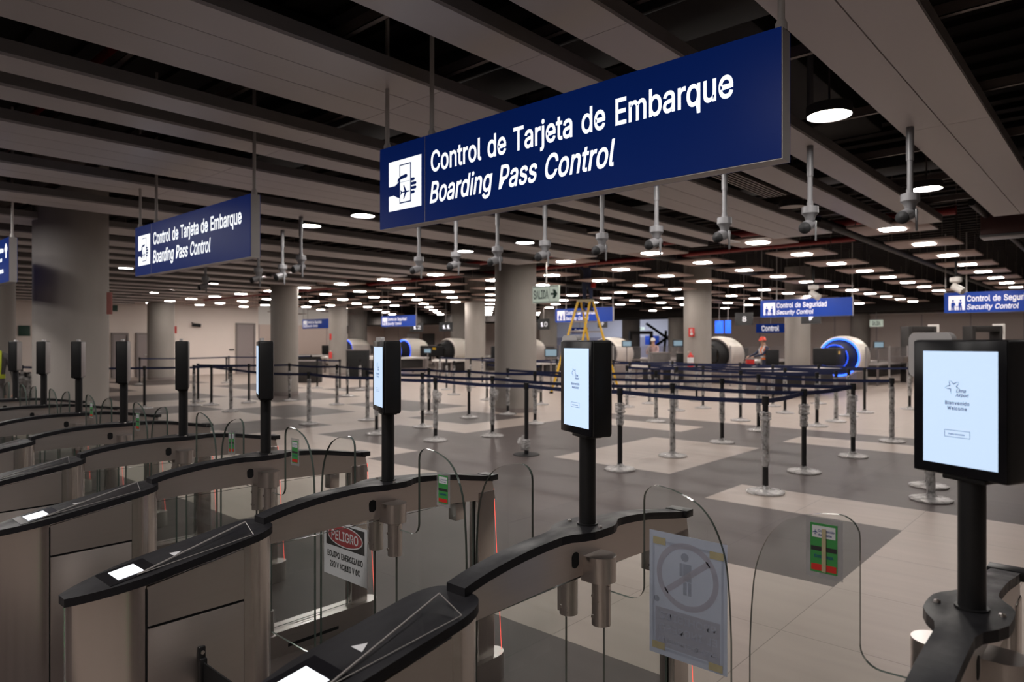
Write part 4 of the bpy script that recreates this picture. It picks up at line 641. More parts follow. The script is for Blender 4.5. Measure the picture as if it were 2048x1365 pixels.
# cable tray, top centre-left of the picture
ct = empty('cable_tray', (-2.75, 1.35, 3.62), 0, 'open cable tray with thin cables above the broad ceiling strip', 'cable tray')
m = MB().box(-1.1, 1.4, -0.28, -0.25, 0, 0.05).box(-1.1, 1.4, 0.25, 0.28, 0, 0.05)
m.build('side_rail', M['carrier'], ct)
m = MB()
for k in range(9): m.box(-1.05 + 0.3 * k, -1.02 + 0.3 * k, -0.25, 0.25, 0, 0.015)
m.build('rungs', M['carrier'], ct)
for k in range(5):
    MB().tube([(-1.1, -0.2 + 0.09 * k, 0.03), (0, -0.2 + 0.09 * k + 0.01, 0.03), (1.4, -0.2 + 0.09 * k, 0.03)], 0.011, 6).build('cable', M['carrier'], ct)
# brown speaker box near the top right
sp = empty('hanging_box', (*at_z(2010, 470, 3.2), 3.2), 0, 'brown box with a pale underside hanging beyond the rightmost ceiling strip', 'ceiling unit')
MB().bbox(-0.28, 0.28, -0.2, 0.2, 0.0, 0.34, 0.01).build('case', mat('brown_case', (0.10, 0.045, 0.04), 0.6), sp)
MB().bbox(-0.29, 0.29, -0.21, 0.21, -0.04, 0.0, 0.008).build('underside', M['camwhite'], sp)
for q in (1, -1): MB().cyl((0.2 * q, 0, 0.34), (0.2 * q, 0, 1.26), 0.01, n=6).build('hanger', M['carrier'], sp)
# slotted air grille
gx, gy = at_z(1500, 372, 3.3)
gr = empty('air_grille', (gx, gy, 3.3), 0, 'long slotted air grille between two ceiling strips right of the big sign', 'air grille')
MB().box(-0.12, 0.12, -0.75, 0.75, 0.03, 0.10).build('grille_box', M['darkmetal'], gr)
m = MB()
for k in range(6): m.box(-0.12 + 0.044 * k, -0.10 + 0.044 * k, -0.75, 0.75, 0.0, 0.03)
m.build('slats', M['carrier'], gr)

# ------------------------------------------------------------------ lamps
def disc(mb, r, z0, z1, n=40):
    return mb.lathe([(0.0001, z0), (r, z0)], n=n)
rl = empty('round_downlight', (0, 0, 0), 0, 'x', 'ceiling light', 'round downlights between the strips')
disc(MB(), 0.150, 0.004, 0.006).build('diffuser', M['lamp'], rl)
MB().lathe([(0.150, 0.004), (0.151, -0.004), (0.157, -0.004), (0.158, 0.07), (0.0001, 0.07)], n=40).build('housing', M['darkmetal'], rl)
MB().cyl((0, 0, 0.07), (0, 0, 1.16), 0.008, n=6).build('hanger', M['carrier'], rl)
ro = empty('round_downlight', (0, 0, 0), 0, 'x', 'ceiling light', 'round downlights between the strips')
disc(MB(), 0.150, 0.004, 0.006).build('diffuser', M['lampoff'], ro)
MB().lathe([(0.150, 0.004), (0.151, -0.004), (0.157, -0.004), (0.158, 0.07), (0.0001, 0.07)], n=40).build('housing', M['darkmetal'], ro)
MB().cyl((0, 0, 0.07), (0, 0, 1.16), 0.008, n=6).build('hanger', M['carrier'], ro)
ROUNDS = [(-1.69, 5.42, 1, 'lit round downlight right of the big blue sign, largest in view'),
          (-1.70, 8.75, 1, 'lit round downlight behind the first hanging camera, seen edge-on'),
          (-3.18, 8.78, 0, 'unlit round downlight beside the slotted grille right of the big sign'),
          (-6.20, 8.82, 0, 'unlit round downlight below the big sign among the hanging cameras'),
          (-7.71, 5.50, 1, 'lit round downlight just left of the big sign, right one of the pair'),
          (-8.95, 5.45, 1, 'lit round downlight left of the big sign, left one of the pair'),
          (-7.73, 8.86, 1, 'lit round downlight above the concrete column under the big sign'),
          (-9.31, 8.95, 1, 'lit round downlight left of the concrete column under the big sign'),
          (-15.19, 8.82, 1, 'lit round downlight among the far cameras, nearer of three'),
          (-16.78, 8.93, 1, 'lit round downlight among the far cameras, middle of three'),
          (-19.95, 8.95, 1, 'lit round downlight behind the second blue sign, farthest of three'),
          (-17.24, 5.72, 1, 'lit round downlight just left of the second blue sign'),
          (-27.97, 5.68, 1, 'lit round downlight left of the thick concrete column'),
          (-24.74, 5.57, 1, 'tiny lit round downlight beside the edge of the thick concrete column'),
          (-27.92, 9.11, 1, 'lit round downlight over the grey doors, farthest of four'),
          (-26.35, 9.10, 1, 'lit round downlight over the grey doors, second farthest of four'),
          (-25.00, 9.20, 1, 'lit round downlight over the grey doors, third farthest of four'),
          (-23.26, 9.06, 1, 'lit round downlight over the grey doors, nearest of four'),
          (-4.70, 5.42, 1, 'lit round downlight hidden behind the big blue sign')]
FILL_ROUNDS = [(-1.69, 0.6), (-3.3, -1.3), (-4.6, -1.3), (-7.7, -1.3), (-12.0, -1.3), (-14.2, 2.1), (-12.6, 0.3), (-17.2, 2.1), (-20.2, 2.0), (-9.2, 1.2), (-24, 2.0), (-10.6, 1.0), (-7.4, 0.4), (-8.6, -0.8), (-10.4, -0.6), (-12, -0.4), (-31, 2.0), (-31, 9.1), (-29.6, 5.6), (1.3, 2.1), (1.3, 5.4), (1.3, 8.8), (-1.69, -1.3), (-5.0, -4.0), (1.3, -1.3), (-9.0, -1.3), (-3.1, 5.42), (-6.1, 5.45), (-1.69, -4.6), (-16, -1.3), (-20, 0.5)]  # unseen downlights, mostly added to brighten the gates, columns and walls
used = {}
for x, y, on, lab in ROUNDS:
    k = 'on' if on else 'off'
    src = rl if on else ro
    o = src if k not in used else copy_tree(src)
    used[k] = 1
    o.location = (x * 0.9754, y * 0.9754, 3.258); o['label'] = lab
for q, (x, y) in enumerate(FILL_ROUNDS):
    o = copy_tree(rl); o.location = (x, y, 3.258); o['label'] = 'unseen round downlight added to brighten gates, columns and walls, %s from the camera' % ORD[q]

sq = empty('square_panel_light', (0, 0, 0), 0, 'x', 'ceiling light', 'square panel lights over the security hall')
MB().bbox(-0.5, 0.5, -0.5, 0.5, 0.0, 0.03, 0.004).build('ceiling_tile', M['panelbeige'], sq)
pl = []
for cxs, cys, a in ((1, 1, 0), (-1, 1, 90), (-1, -1, 180), (1, -1, 270)):
    for k in range(5):
        t = math.radians(a + 22.5 * k); pl.append((cxs * 0.10 + 0.055 * math.cos(t), cys * 0.10 + 0.055 * math.sin(t)))
MB().prism(pl, -0.012, 0.0).build('diffuser', M['sqlamp'], sq)
for q in (1, -1): MB().cyl((0.4 * q, 0.4 * q, 0.03), (0.4 * q, 0.4 * q, 1.19), 0.006, n=6).build('hanger', M['carrier'], sq)
PX_, PY_, _q = at_d(1172, 684.5, 21.3)
first = True
for i in range(23):
    for j in range(11):
        x, y = -2.63 - 2.035 * i, 11.3 + 2.07 * j
        if x < -33.0 and y < 17.9: continue
        if x < -48 or -x * SY_ + y * CY_ > 42: continue
        if -x * SY_ + y * CY_ > 31 and (x < -33 or y > 20) and (i + j) % 2: continue
        if abs(x - PX_) < 0.9 and abs(y - PY_) < 0.9: continue
        if abs(x + 10.62) < 0.9 and abs(y - 11.83) < 0.9: continue
        o = sq if first else copy_tree(sq); first = False
        o.location = (x, y, 3.27)
        o['label'] = 'square panel light, %s row back from the strips, %s from the right' % (ORD[j], ORD[i])

# ------------------------------------------------------------------ columns
def column(px, d, r, label, top=4.45, py=684.5):
    x, y, _ = at_d(px, py, d)
    t = empty('concrete_column', (x, y, 0), 0, label, 'column')
    m = MB().lathe([(r, 0.0), (r, top)], n=64)
    m.build('shaft', M['concrete'], t)
    MB().lathe([(r + 0.006, 0.0), (r + 0.006, 0.10), (r, 0.10)], n=64).build('foot_band', M['greyback'], t)
    return t, x, y
colC, cxC, cyC = column(1031, 15.85, 0.48, 'round concrete column below the big sign, green exit sign at its side')
colB, cxB, cyB = column(143, 9.7, 0.46, 'thick round concrete column at the left, nearest of all columns')
column(569, 20.75, 0.40, 'round concrete column behind the fourth tablet post from the camera')
column(322, 29.3, 0.525, 'round concrete column in front of the beige wall by the doors')
column(676, 33, 0.43, 'slim round concrete column right of the leftmost far blue sign')
column(950, 29, 0.435, 'round concrete column just left of the one under the big sign')
column(917, 41, 0.46, 'distant round concrete column behind the lane eleven board')
column(1395, 22.7, 0.448, 'concrete column with fire extinguisher and red sign on it')
column(1353, 40, 0.48, 'distant concrete column behind the one with the extinguisher')
column(1595, 25.7, 0.45, 'round concrete column behind the security sign near the blue ring')
column(1720, 35, 0.45, 'round concrete column right of the blue ringed scanner')
column(1097, 36, 0.45, 'distant concrete column behind the lane ten boards')
column(1262, 46, 0.6, 'far concrete column left of the bright hall opening')
column(715, 44, 0.6, 'farthest concrete column behind the lane thirteen board')
column(-33, 12.0, 0.46, 'round concrete column cut by the left edge of the view')
# dark tall strip beside the column at the doors
x, y, z = at_d(299, 684.5, 29.0)
tag(MB().bbox(x - 0.06, x + 0.06, y - 0.05, y + 0.05, 1.25, 3.3, 0.01).build('tall_black_strip', M['blackm']), 'tall narrow black strip beside the column by the doors', 'panel')

# ------------------------------------------------------------------ boarding gates
NG = 9
GX = [-0.256 - 1.0 * i for i in range(NG)]
GY = 1.72
def interp(tab, y):
    if y <= tab[0][0]: return tab[0][1]
    for (a, b), (c, d) in zip(tab, tab[1:]):
        if y <= c: 
            t = (y - a) / (c - a); return b + (d - b) * t
    return tab[-1][1]
def smooth_tab(tab, n=33):
    """Catmull-Rom resample"""
    out = []
    P_ = [tab[0]] + list(tab) + [tab[-1]]
    m = len(tab) - 1
    for k in range(n):
        u = k / (n - 1) * m; i = min(int(u), m - 1); t = u - i
        p0, p1, p2, p3 = P_[i], P_[i + 1], P_[i + 2], P_[i + 3]
        f = lambda q: 0.5 * ((2 * p1[q]) + (-p0[q] + p2[q]) * t + (2 * p0[q] - 5 * p1[q] + 4 * p2[q] - p3[q]) * t * t + (-p0[q] + 3 * p1[q] - 3 * p2[q] + p3[q]) * t ** 3)
        out.append((f(0), f(1)))
    return out
ARCH = smooth_tab([(-0.545, 0.984), (-0.45, 1.004), (-0.3, 1.022), (-0.12, 1.029), (0.05, 1.029), (0.18, 1.025), (0.32, 1.011), (0.48, 0.984), (0.60, 0.964)], 41)
BOT = [(-0.56, 0.888), (-0.2, 0.892), (0.1, 0.889), (0.35, 0.878), (0.62, 0.855)]
LID = lambda x, y: 0.868 + (y + 1.14) / 0.62 * 0.098
def cab_outline(inset=0.0):
    right = []
    for k in range(13):                       # pointed entrance end
        t = k / 12; y = -1.14 + 0.24 * t
        right.append((0.026 + 0.076 * math.sin(t * math.pi / 2) ** 0.85 if k else 0.026, y))
    for k in range(13):                       # rounded inner end
        t = k / 12 * math.pi / 2
        right.append((0.104 * math.cos(t) ** 0.55 if k < 12 else 0.0, -0.63 + 0.11 * math.sin(t)))
    right = [(max(0.0, x - inset), y + (inset if q == 0 else 0)) for q, (x, y) in enumerate(right)]
    right = [(x, min(y, -0.52 - inset)) for x, y in right]
    left = [(-x, y) for x, y in reversed(right[:-1])]
    return right + left

gate = empty('boarding_gate', (0, 0, 0), 0, 'x', 'gate', 'stainless boarding gates in a row')
ol = cab_outline(0.010)
MB().prism(ol, 0.0, lambda x, y: LID(x, y) - 0.024, smooth=True).build('cabinet', M['steel_v'], gate)
m = MB().prism(cab_outline(0.0), lambda x, y: LID(x, y) - 0.024, LID)
m.build('lid', M['lid'], gate)
lid_ob = gate.children[-1]
# reader on the lid
def lidbox(x0, x1, y0, y1, h0, h1):
    b = MB()
    vs = [(x, y, LID(x, y) + h) for h in (h0, h1) for y in (y0, y1) for x in (x0, x1)]
    b.add(vs, [(0, 2, 3, 1), (4, 5, 7, 6), (0, 1, 5, 4), (2, 6, 7, 3), (0, 4, 6, 2), (1, 3, 7, 5)])
    return b
ro_ = lidbox(-0.072, 0.066, -1.035, -0.90, -0.004, 0.0015).build('reader', M['bezel'], gate)
lidbox(-0.048, 0.040, -1.005, -0.935, 0.0, 0.0028).build('reader_screen', M['reader'], ro_)
tm = MB().add([(-0.03, -0.835, LID(0, -0.835) + 0.0012), (0.012, -0.835, LID(0, -0.835) + 0.0012), (-0.008, -0.805, LID(0, -0.805) + 0.0012)], [(0, 1, 2)])
tm.build('triangle_mark', M['paper'], gate)
# acrylic guard: triangular wedge along the right edge of the lid
a0, a1 = -0.960, -0.615
gm = MB()
pA = (0.060, a0, LID(0, a0) + 0.004); pB = (0.096, a1, LID(0, a1) + 0.004); pC = (-0.010, a1 + 0.025, LID(0, a1) + 0.022)
gm.add([pA, pB, pC], [(0, 1, 2)]); gm.add([pA, pC, (0.052, a0, LID(0, a0) + 0.004)], [(0, 1, 2)])
ga = gm.build('scan_guard', M['acrylic'], gate)
e = MB()
e.tube([pA, pC], 0.0030, 6).tube([pC, pB], 0.0012, 6).tube([pA, pB], 0.0014, 6)
e.build('guard_edge', M['acredge'], ga)
# side panels
for s in (1, -1):
    x = s * 0.0945
    xx = (min(x, x + s * 0.007), max(x, x + s * 0.007))
    p = MB()
    vs = []
    for xq in xx:
        vs += [(xq, -0.945, 0.752), (xq, -0.650, 0.752), (xq, -0.650, LID(0, -0.65) - 0.030), (xq, -0.945, LID(0, -0.945) - 0.030)]
    p.add(vs, [(0, 1, 2, 3), (4, 7, 6, 5), (0, 4, 5, 1), (1, 5, 6, 2), (2, 6, 7, 3), (3, 7, 4, 0)])
    p.build('side_panel', M['steel_h'], gate)
    MB().bbox(xx[0], xx[1], -0.945, -0.650, 0.05, 0.744, 0.002).build('side_panel', M['steel_h'], gate)
    sm_ = MB()
    for ya, yb, za, zb in ((-0.9480, -0.9450, 0.05, 0.86), (-0.6500, -0.6470, 0.05, 0.905), (-0.945, -0.650, 0.744, 0.752)):
        sm_.box(min(x, x + s * 0.0012), max(x, x + s * 0.0012), ya, yb, za, zb)
    sm_.build('panel_seam', M['blackm'], gate)
# green status light at the entrance end
MB().box(-0.006, 0.006, -1.1325, -1.129, 0.30, 0.62).build('status_light', emit('green_status_light', (0.05, 1.0, 0.2), 1.5), gate)
# arm fascia
fz = lambda y: interp(ARCH, y) - 0.022
poly = [(y, fz(y)) for y, _ in ARCH] + [(0.62, interp(BOT, 0.62))] + [(y, interp(BOT, y)) for y in (0.5, 0.35, 0.2, 0.1, 0, -0.1, -0.2, -0.4, -0.545)]
MB().prism(poly, -0.028, 0.028, axis='x').build('arm', M['steel_h'], gate)
arm_ob = gate.children[-1]
# top rail, wider around the post
r = MB()
L = []
for y, z in ARCH:
    hw = 0.033 + 0.044 * math.exp(-(abs(y) / 0.105) ** 4)
    L.append((y, z, hw))
n = len(L)
vs = []
for y, z, hw in L: vs += [(-hw, y, z), (hw, y, z), (hw, y, z - 0.024), (-hw, y, z - 0.024)]
fs = []
for k in range(n - 1):
    for q in range(4): fs.append((4 * k + q, 4 * k + (q + 1) % 4, 4 * k + 4 + (q + 1) % 4, 4 * k + 4 + q))
fs += [(3, 2, 1, 0), (4 * n - 4, 4 * n - 3, 4 * n - 2, 4 * n - 1)]
r.add(vs, fs)
r.build('top_rail', M['lid'], gate)
MB().bbox(-0.044, 0.044, 0.572, 0.624, 0.945, 0.972, 0.003).build('end_cap', M['black'], gate)
for s in (1, -1):
    MB().lathe([(0.0001, 1.036), (0.006, 1.034), (0.007, 1.029)], c=(s * 0.058, 0.0, 0), n=14).build('bolt', M['steel'], gate)
# posts and base
MB().bbox(-0.032, 0.032, 0.505, 0.612, 0.0, 0.90, 0.006).build('end_post', M['steel_v'], gate)
MB().bbox(-0.026, 0.026, 0.37, 0.43, 0.795, 0.872, 0.004).build('sensor_box', M['steel'], gate)
ba = [(0.062, -0.56), (0.062, 0.60)] + [(0.062 * math.cos(t * math.pi / 12) + 0.02 * math.sin(t * math.pi / 12) * 0, 0.60 + 0.085 * math.sin(t * math.pi / 12)) for t in range(1, 12)] + [(-0.062, 0.60), (-0.062, -0.56)]
bo = MB().prism(ba, 0.0, 0.125).build('base_rail', M['steel'], gate)
sl = MB()
for ya, yb in ((-0.40, -0.10), (-0.06, 0.0), (0.10, 0.40)):
    sl.box(0.0605, 0.0630, ya, yb, 0.035, 0.052); sl.box(-0.0630, -0.0605, ya, yb, 0.035, 0.052)
sl.build('slot', M['blackm'], bo)
# fixed glass below the arm
def pane(name, outline, h0, h1, axis, parent, mats=None):
    return MB().prism(outline, h0, h1, axis=axis, mi=0, side=1).build(name, mats or [M['glass'], M['gedge']], parent)
pane('fixed_glass', [(-0.53, 0.13), (0.500, 0.13), (0.500, 0.87), (-0.53, 0.875)], -0.005, 0.005, 'x', gate)
# oval sensors, hinges and swinging door leaves on both sides
def oval(s):
    o = MB(); n = 20; pts = []
    for k in range(n):
        t = 2 * math.pi * k / n
        pts.append((-0.085 + 0.017 * math.cos(t), 0.944 + 0.014 * math.sin(t) + (0.010 if math.sin(t) > 0 else -0.010)))
    o.prism(pts, s * 0.0275, s * 0.0292, axis='x')
    return o
LEAF = smooth_tab([(0.300, 1.181), (0.345, 1.168), (0.386, 1.148), (0.420, 1.112), (0.445, 1.062), (0.462, 1.0), (0.471, 0.9), (0.475, 0.80)], 20)
leaf = [(0.072, 0.15), (0.072, 0.846), (0.16, 0.844)] + [(0.166 + 0.046 * math.sin(t), 0.890 - 0.046 * math.cos(t)) for t in [k * math.pi / 12 for k in range(7)]] + \
       [(0.212, 1.135)] + [(0.258 - 0.046 * math.cos(t), 1.140 + 0.046 * math.sin(t)) for t in [k * math.pi / 12 for k in range(1, 7)]] + LEAF + [(0.476, 0.15)]
for s in (1, -1):
    oval(s).build('sensor_hole', M['blackm'], gate)
    bp = [(s * 0.02, -0.046), (s * 0.062, -0.046)] + [(s * (0.062 + 0.046 * math.sin(t)), -0.046 * math.cos(t)) for t in [k * math.pi / 14 for k in range(1, 14)]] + [(s * 0.062, 0.046), (s * 0.02, 0.046)]
    MB().prism(bp, 0.872, 0.948, smooth=True).build('hinge_bracket', M['steel'], gate)
    hc = MB()
    hc.cyl((s * 0.062, 0, 0.738), (s * 0.062, 0, 0.866), 0.029, n=28).cyl((s * 0.062, 0, 0.866), (s * 0.062, 0, 0.872), 0.024, n=28)
    hc.box(min(s * 0.062, s * 0.098), max(s * 0.062, s * 0.098), -0.012, -0.0055, 0.742, 0.862)
    h = hc.build('hinge_clamp', M['steel'], gate)
    for z in (0.765, 0.828):
        MB().cyl((s * 0.062 - 0.012, -0.0262, z), (s * 0.062 - 0.012, -0.0292, z), 0.0055, n=12).build('screw', M['steel'], h)
    MB().cyl((s * 0.062, 0, 0.12), (s * 0.062, 0, 0.25), 0.020, n=20).cyl((s * 0.062, 0, 0.12), (s * 0.062, 0, 0.127), 0.034, n=20).build('pivot_post', M['steel'], gate)
    pane('door_leaf', [(s * u, z) for u, z in leaf], -0.005, 0.005, 'y', gate)
MB().tube([(0.02, 0.618, 0.90), (0.03, 0.66, 0.13)], 0.0014, 6).build('light_line', M['redline'], gate)

GLAB = ['stainless boarding gate nearest the camera, at the right behind the largest tablet',
        'stainless boarding gate in the foreground, cabinet lid at the bottom middle of the view',
        'stainless boarding gate third from the camera, with the black strap on its side',
        'stainless boarding gate fourth from the camera, next beyond the strap',
        'stainless boarding gate fifth from the camera', 'stainless boarding gate sixth from the camera', 'stainless boarding gate seventh from the camera',
        'stainless boarding gate eighth from the camera', 'stainless boarding gate farthest from the camera, beside the thick column']
gates = []
for k in range(NG):
    o = gate if k == 0 else copy_tree(gate)
    gates.append(o)
for k, o in enumerate(gates):
    o.location = (GX[k], GY, 0); o['label'] = GLAB[k]

# tablets on posts
tab = empty('boarding_tablet', (0, 0, 0), math.radians(-24.25), 'x', 'kiosk', 'black tablets on posts above the gates')
DZ = 1.03
MB().cyl((0, 0.01, DZ), (0, 0.01, 1.318), 0.0258, n=32).cyl((0, 0.01, DZ), (0, 0.01, DZ + 0.004), 0.032, n=32).build('post', M['black'], tab)
MB().bbox(-0.045, 0.045, -0.020, 0.037, 1.300, 1.312, 0.003).build('mount', M['black'], tab)
MB().bbox(-0.1055, 0.0955, -0.027, 0.040, 1.309, 1.599, 0.007, seg=3).build('housing', M['black'], tab)
MB().bbox(-0.1030, 0.0930, -0.0295, -0.024, 1.3115, 1.5965, 0.0022).build('bezel', M['bezel'], tab)
MB().bbox(-0.1005, 0.0905, 0.038, 0.042, 1.317, 1.592, 0.001).build('back_plate', M['greyback'], tab)
md = MB()
pp = []
for cx_, cz_, a in ((1, 1, 0), (-1, 1, 90), (-1, -1, 180), (1, -1, 270)):
    for k in range(6):
        t = math.radians(a + 18 * k); pp.append((-0.078 + cx_ * 0.034 + 0.016 * math.cos(t), 1.565 + cz_ * 0.034 + 0.016 * math.sin(t)))
md.prism(pp, -0.012, 0.004, axis='y')
mo = md.build('camera_module', M['modgrey'], tab)
MB().box(-0.1295, -0.1278, -0.007, -0.001, 1.572, 1.582).build('status_light', emit('green_led', (0.1, 1.0, 0.2), 1.0), mo)
SX0, SX1, SZ0, SZ1 = -0.0797, 0.0767, 1.3335, 1.5745
YS = -0.0302
so = MB().box(SX0, SX1, YS, -0.027, SZ0, SZ1).build('screen', M['screen'], tab)
put = lambda u, w: (u, YS - 0.0004, w)
def px_u(px): return SX0 + (px - 1563) / (1922 - 1563) * (SX1 - SX0)      # from the close view of the nearest tablet
def pz_w(py): return SZ1 - (py - 488) / (1050 - 488) * (SZ1 - SZ0)
w = MB()
text_on(w, 'Lima', px_u(1730), px_u(1778), pz_w(690), 0.0072, put, 0.004, 0.28)
text_on(w, 'Airport', px_u(1727), px_u(1792), pz_w(711), 0.0068, put, 0.004, 0.28)
text_on(w, 'Bienvenido', px_u(1676), px_u(1794), pz_w(752), 0.0078, put, 0.012, spacing=1.1)
text_on(w, 'Welcome', px_u(1687), px_u(1782), pz_w(778), 0.0078, put, 0.012, spacing=1.1)
text_on(w, 'Puerto Conectado', px_u(1693), px_u(1772), pz_w(900), 0.0034, put)
def stroke(mb, pts, w0):
    """tapered brush stroke"""
    n = len(pts); vs = []
    for k, (u, v) in enumerate(pts):
        a = pts[max(k - 1, 0)]; b = pts[min(k + 1, n - 1)]
        dx, dy = b[0] - a[0], b[1] - a[1]; l = math.hypot(dx, dy) or 1
        ww = w0 * math.sin(math.pi * (k + 0.12) / (n - 1 + 0.24))
        vs += [put(u - dy / l * ww, v + dx / l * ww), put(u + dy / l * ww, v - dx / l * ww)]
    mb.add(vs, [(2 * k, 2 * k + 1, 2 * k + 3, 2 * k + 2) for k in range(n - 1)])
scx, scz = px_u(1715), pz_w(664)
for a in range(5):                          # open five-pointed star of curved strokes
    t0 = math.radians(80 + 72 * a)
    pts = []
    for k in range(7):
        u = k / 6; rr = 0.0060 + 0.0095 * abs(2 * u - 1) ** 1.4; t = t0 + math.radians(72) * (u - 0.5)
        pts.append((scx + rr * math.cos(t) * 1.15, scz + rr * math.sin(t)))
    if a == 3: continue
    stroke(w, pts, 0.0009)
bu0, bu1, bw0, bw1 = px_u(1673), px_u(1797), pz_w(912), pz_w(877)
for a, b, c, d in ((bu0, bu1, bw0, bw0 + 0.0008), (bu0, bu1, bw1 - 0.0008, bw1), (bu0, bu0 + 0.0008, bw0, bw1), (bu1 - 0.0008, bu1, bw0, bw1)):
    w.add([put(a, c), put(b, c), put(b, d), put(a, d)], [(0, 1, 2, 3)])
w.build('screen_lettering', M['navyink'], so, fix=False)
TLAB = ['black tablet on a post at the right edge, largest and nearest', 'black tablet on a post with a lit welcome page, second nearest', 'black tablet on a post with a narrow lit page, third nearest',
        'black tablet on a post seen edge-on with a bright sliver of screen, fourth nearest', 'black tablet seen from the side, fifth nearest', 'black tablet seen from the side, sixth nearest',
        'black tablet seen from the side in front of the thick column, seventh nearest', 'black tablet at the left edge of the thick column, eighth nearest', 'black tablet farthest left, smallest of the row']
tabs = []
for k in range(NG): tabs.append(tab if k == 0 else copy_tree(tab))
for k, o in enumerate(tabs):
    o.location = (GX[k], GY, 0); o['label'] = TLAB[k]

# strap across the lane between the second and third gate
st = empty('retractable_strap', (GX[2] + 0.1017, 0.93, 0), 0, 'black ribbed strap pulled across the lane from a steel cabinet', 'belt barrier')
m = MB().bbox(0, 0.012, -0.011, 0.011, 0.495, 0.645, 0.004).bbox(0.010, 0.026, -0.012, 0.010, 0.525, 0.612, 0.004)
m.build('wall_clip', M['black'], st)
for z in (0.513, 0.628):
    MB().cyl((0.012, 0, z), (0.0145, 0, z), 0.006, n=12).build('screw', M['steel'], st)
m = MB()
for k in range(6): m.box(0.02, 0.795, -0.003, 0.002 if k % 2 else 0.0035, 0.540 + 0.010 * k, 0.550 + 0.010 * k)
m.build('strap', M['blackm'], st)

# ------------------------------------------------------------------ notices taped to the glass
def notice(name, label, cat, x0, x1, z0, z1, y, m, parts=()):
    t = empty(name, ((x0 + x1) / 2, y, (z0 + z1) / 2), 0, label, cat)
    hw, hh = (x1 - x0) / 2, (z1 - z0) / 2
    MB().box(-hw, hw, -0.0004, 0.0004, -hh, hh).build('sheet', m, t)
    return t, hw, hh
FY = GY - 0.0062           # front face of the door leaves
# danger notice
t, hw, hh = notice('danger_notice', 'danger notice with a red oval taped to the glass door below the arm', 'notice', -2.695, -2.372, 0.560, 0.806, FY, M['paper'])
q = lambda u, w_: (u, -0.0012, w_)
MB().box(-hw + 0.018, hw - 0.018, -0.001, -0.0004, 0.010, hh - 0.012).build('black_field', M['ink'], t)
n_ = 32
ov = MB().add([q(0.132 * math.cos(2 * math.pi * k / n_), 0.062 + 0.047 * math.sin(2 * math.pi * k / n_)) for k in range(n_)], [tuple(range(n_))])
ov.build('oval_rim', M['paper'], t, fix=False)
q2 = lambda u, w_: (u, -0.0016, w_)
MB().add([q2(0.126 * math.cos(2 * math.pi * k / n_), 0.062 + 0.042 * math.sin(2 * math.pi * k / n_)) for k in range(n_)], [tuple(range(n_))]).build('red_oval', mat('faded_red', (0.30, 0.045, 0.05), 0.6), t, fix=False)
q3 = lambda u, w_: (u, -0.0020, w_)
text_on(MB(), 'PELIGRO', -0.100, 0.100, 0.041, 0.042, q3, 0.03).build('title_lettering', M['paper'], t, fix=False)
text_on(text_on(MB(), 'EQUIPO ENERGIZADO', -0.132, 0.132, -0.040, 0.026, q3, 0.02), '220 V AC/110 V DC', -0.112, 0.112, -0.084, 0.026, q3, 0.02).build('text_lettering', M['ink'], t, fix=False)
# no-entry sheet, seen from the back through the glass
t, hw, hh = notice('entry_notice', 'pale sheet with a faint no-entry sign showing through, taped to the nearest glass door', 'notice', -1.030, -0.795, 0.705, 1.055, GY + 0.0062,
                   sheet_mat('backlit_paper', (0.69, 0.72, 0.82)))
q = lambda u, w_: (u, -0.0009, w_)
faint_r = sheet_mat('faint_red_print', (0.635, 0.605, 0.675)); faint_k = sheet_mat('faint_grey_print', (0.53, 0.55, 0.63)); faint_b = sheet_mat('faint_block_print', (0.605, 0.595, 0.665))
rg = MB(); n_ = 40
ring = lambda R, k: q(R * math.cos(2 * math.pi * k / n_), 0.062 + R * math.sin(2 * math.pi * k / n_))
rg.add([ring(0.094, k) for k in range(n_)] + [ring(0.078, k) for k in range(n_)], [(k, (k + 1) % n_, n_ + (k + 1) % n_, n_ + k) for k in range(n_)])
c_, s_ = math.cos(math.radians(38)), math.sin(math.radians(38))
rg.add([q(u * c_ - w_ * s_, 0.062 + u * s_ + w_ * c_) for u, w_ in ((-0.082, -0.008), (0.082, -0.008), (0.082, 0.008), (-0.082, 0.008))], [(0, 1, 2, 3)])
rg.build('ring_print', faint_r, t, fix=False)
q = lambda u, w_: (u, -0.0007, w_)
fg = MB()
fg.add([q(-0.006 + 0.012 * math.cos(2 * math.pi * k / 16), 0.116 + 0.012 * math.sin(2 * math.pi * k / 16)) for k in range(16)], [tuple(range(16))])
for a, b, c, d in ((-0.022, -0.012, 0.062, 0.098), (-0.011, 0.014, 0.050, 0.098), (-0.011, 0.000, 0.012, 0.048), (0.003, 0.014, 0.012, 0.048)):
    fg.add([q(a, c), q(b, c), q(b, d), q(a, d)], [(0, 1, 2, 3)])
fg.add([q(-0.094 + 0.009 * math.cos(2 * math.pi * k / 14), -0.018 + 0.009 * math.sin(2 * math.pi * k / 14)) for k in range(14)], [tuple(range(14))])
fg.build('figure_print', faint_k, t, fix=False)
bk = MB()
bk.add([q(-0.098, -0.150), q(0.098, -0.150), q(0.098, -0.040), q(-0.098, -0.040)], [(0, 1, 2, 3)])
bk.build('block_print', faint_b, t, fix=False)
fr = MB()
for a, b, c, d in ((-0.108, 0.108, 0.142, 0.150), (-0.108, 0.108, -0.160, -0.153), (-0.108, -0.101, -0.153, 0.142), (0.101, 0.108, -0.153, 0.142)):
    fr.add([q(a, c), q(b, c), q(b, d), q(a, d)], [(0, 1, 2, 3)])
fr.build('border_print', sheet_mat('faint_border_print', (0.625, 0.65, 0.745)), t, fix=False)
lt = MB(); q4 = lambda u, w_: (u, -0.0011, w_)
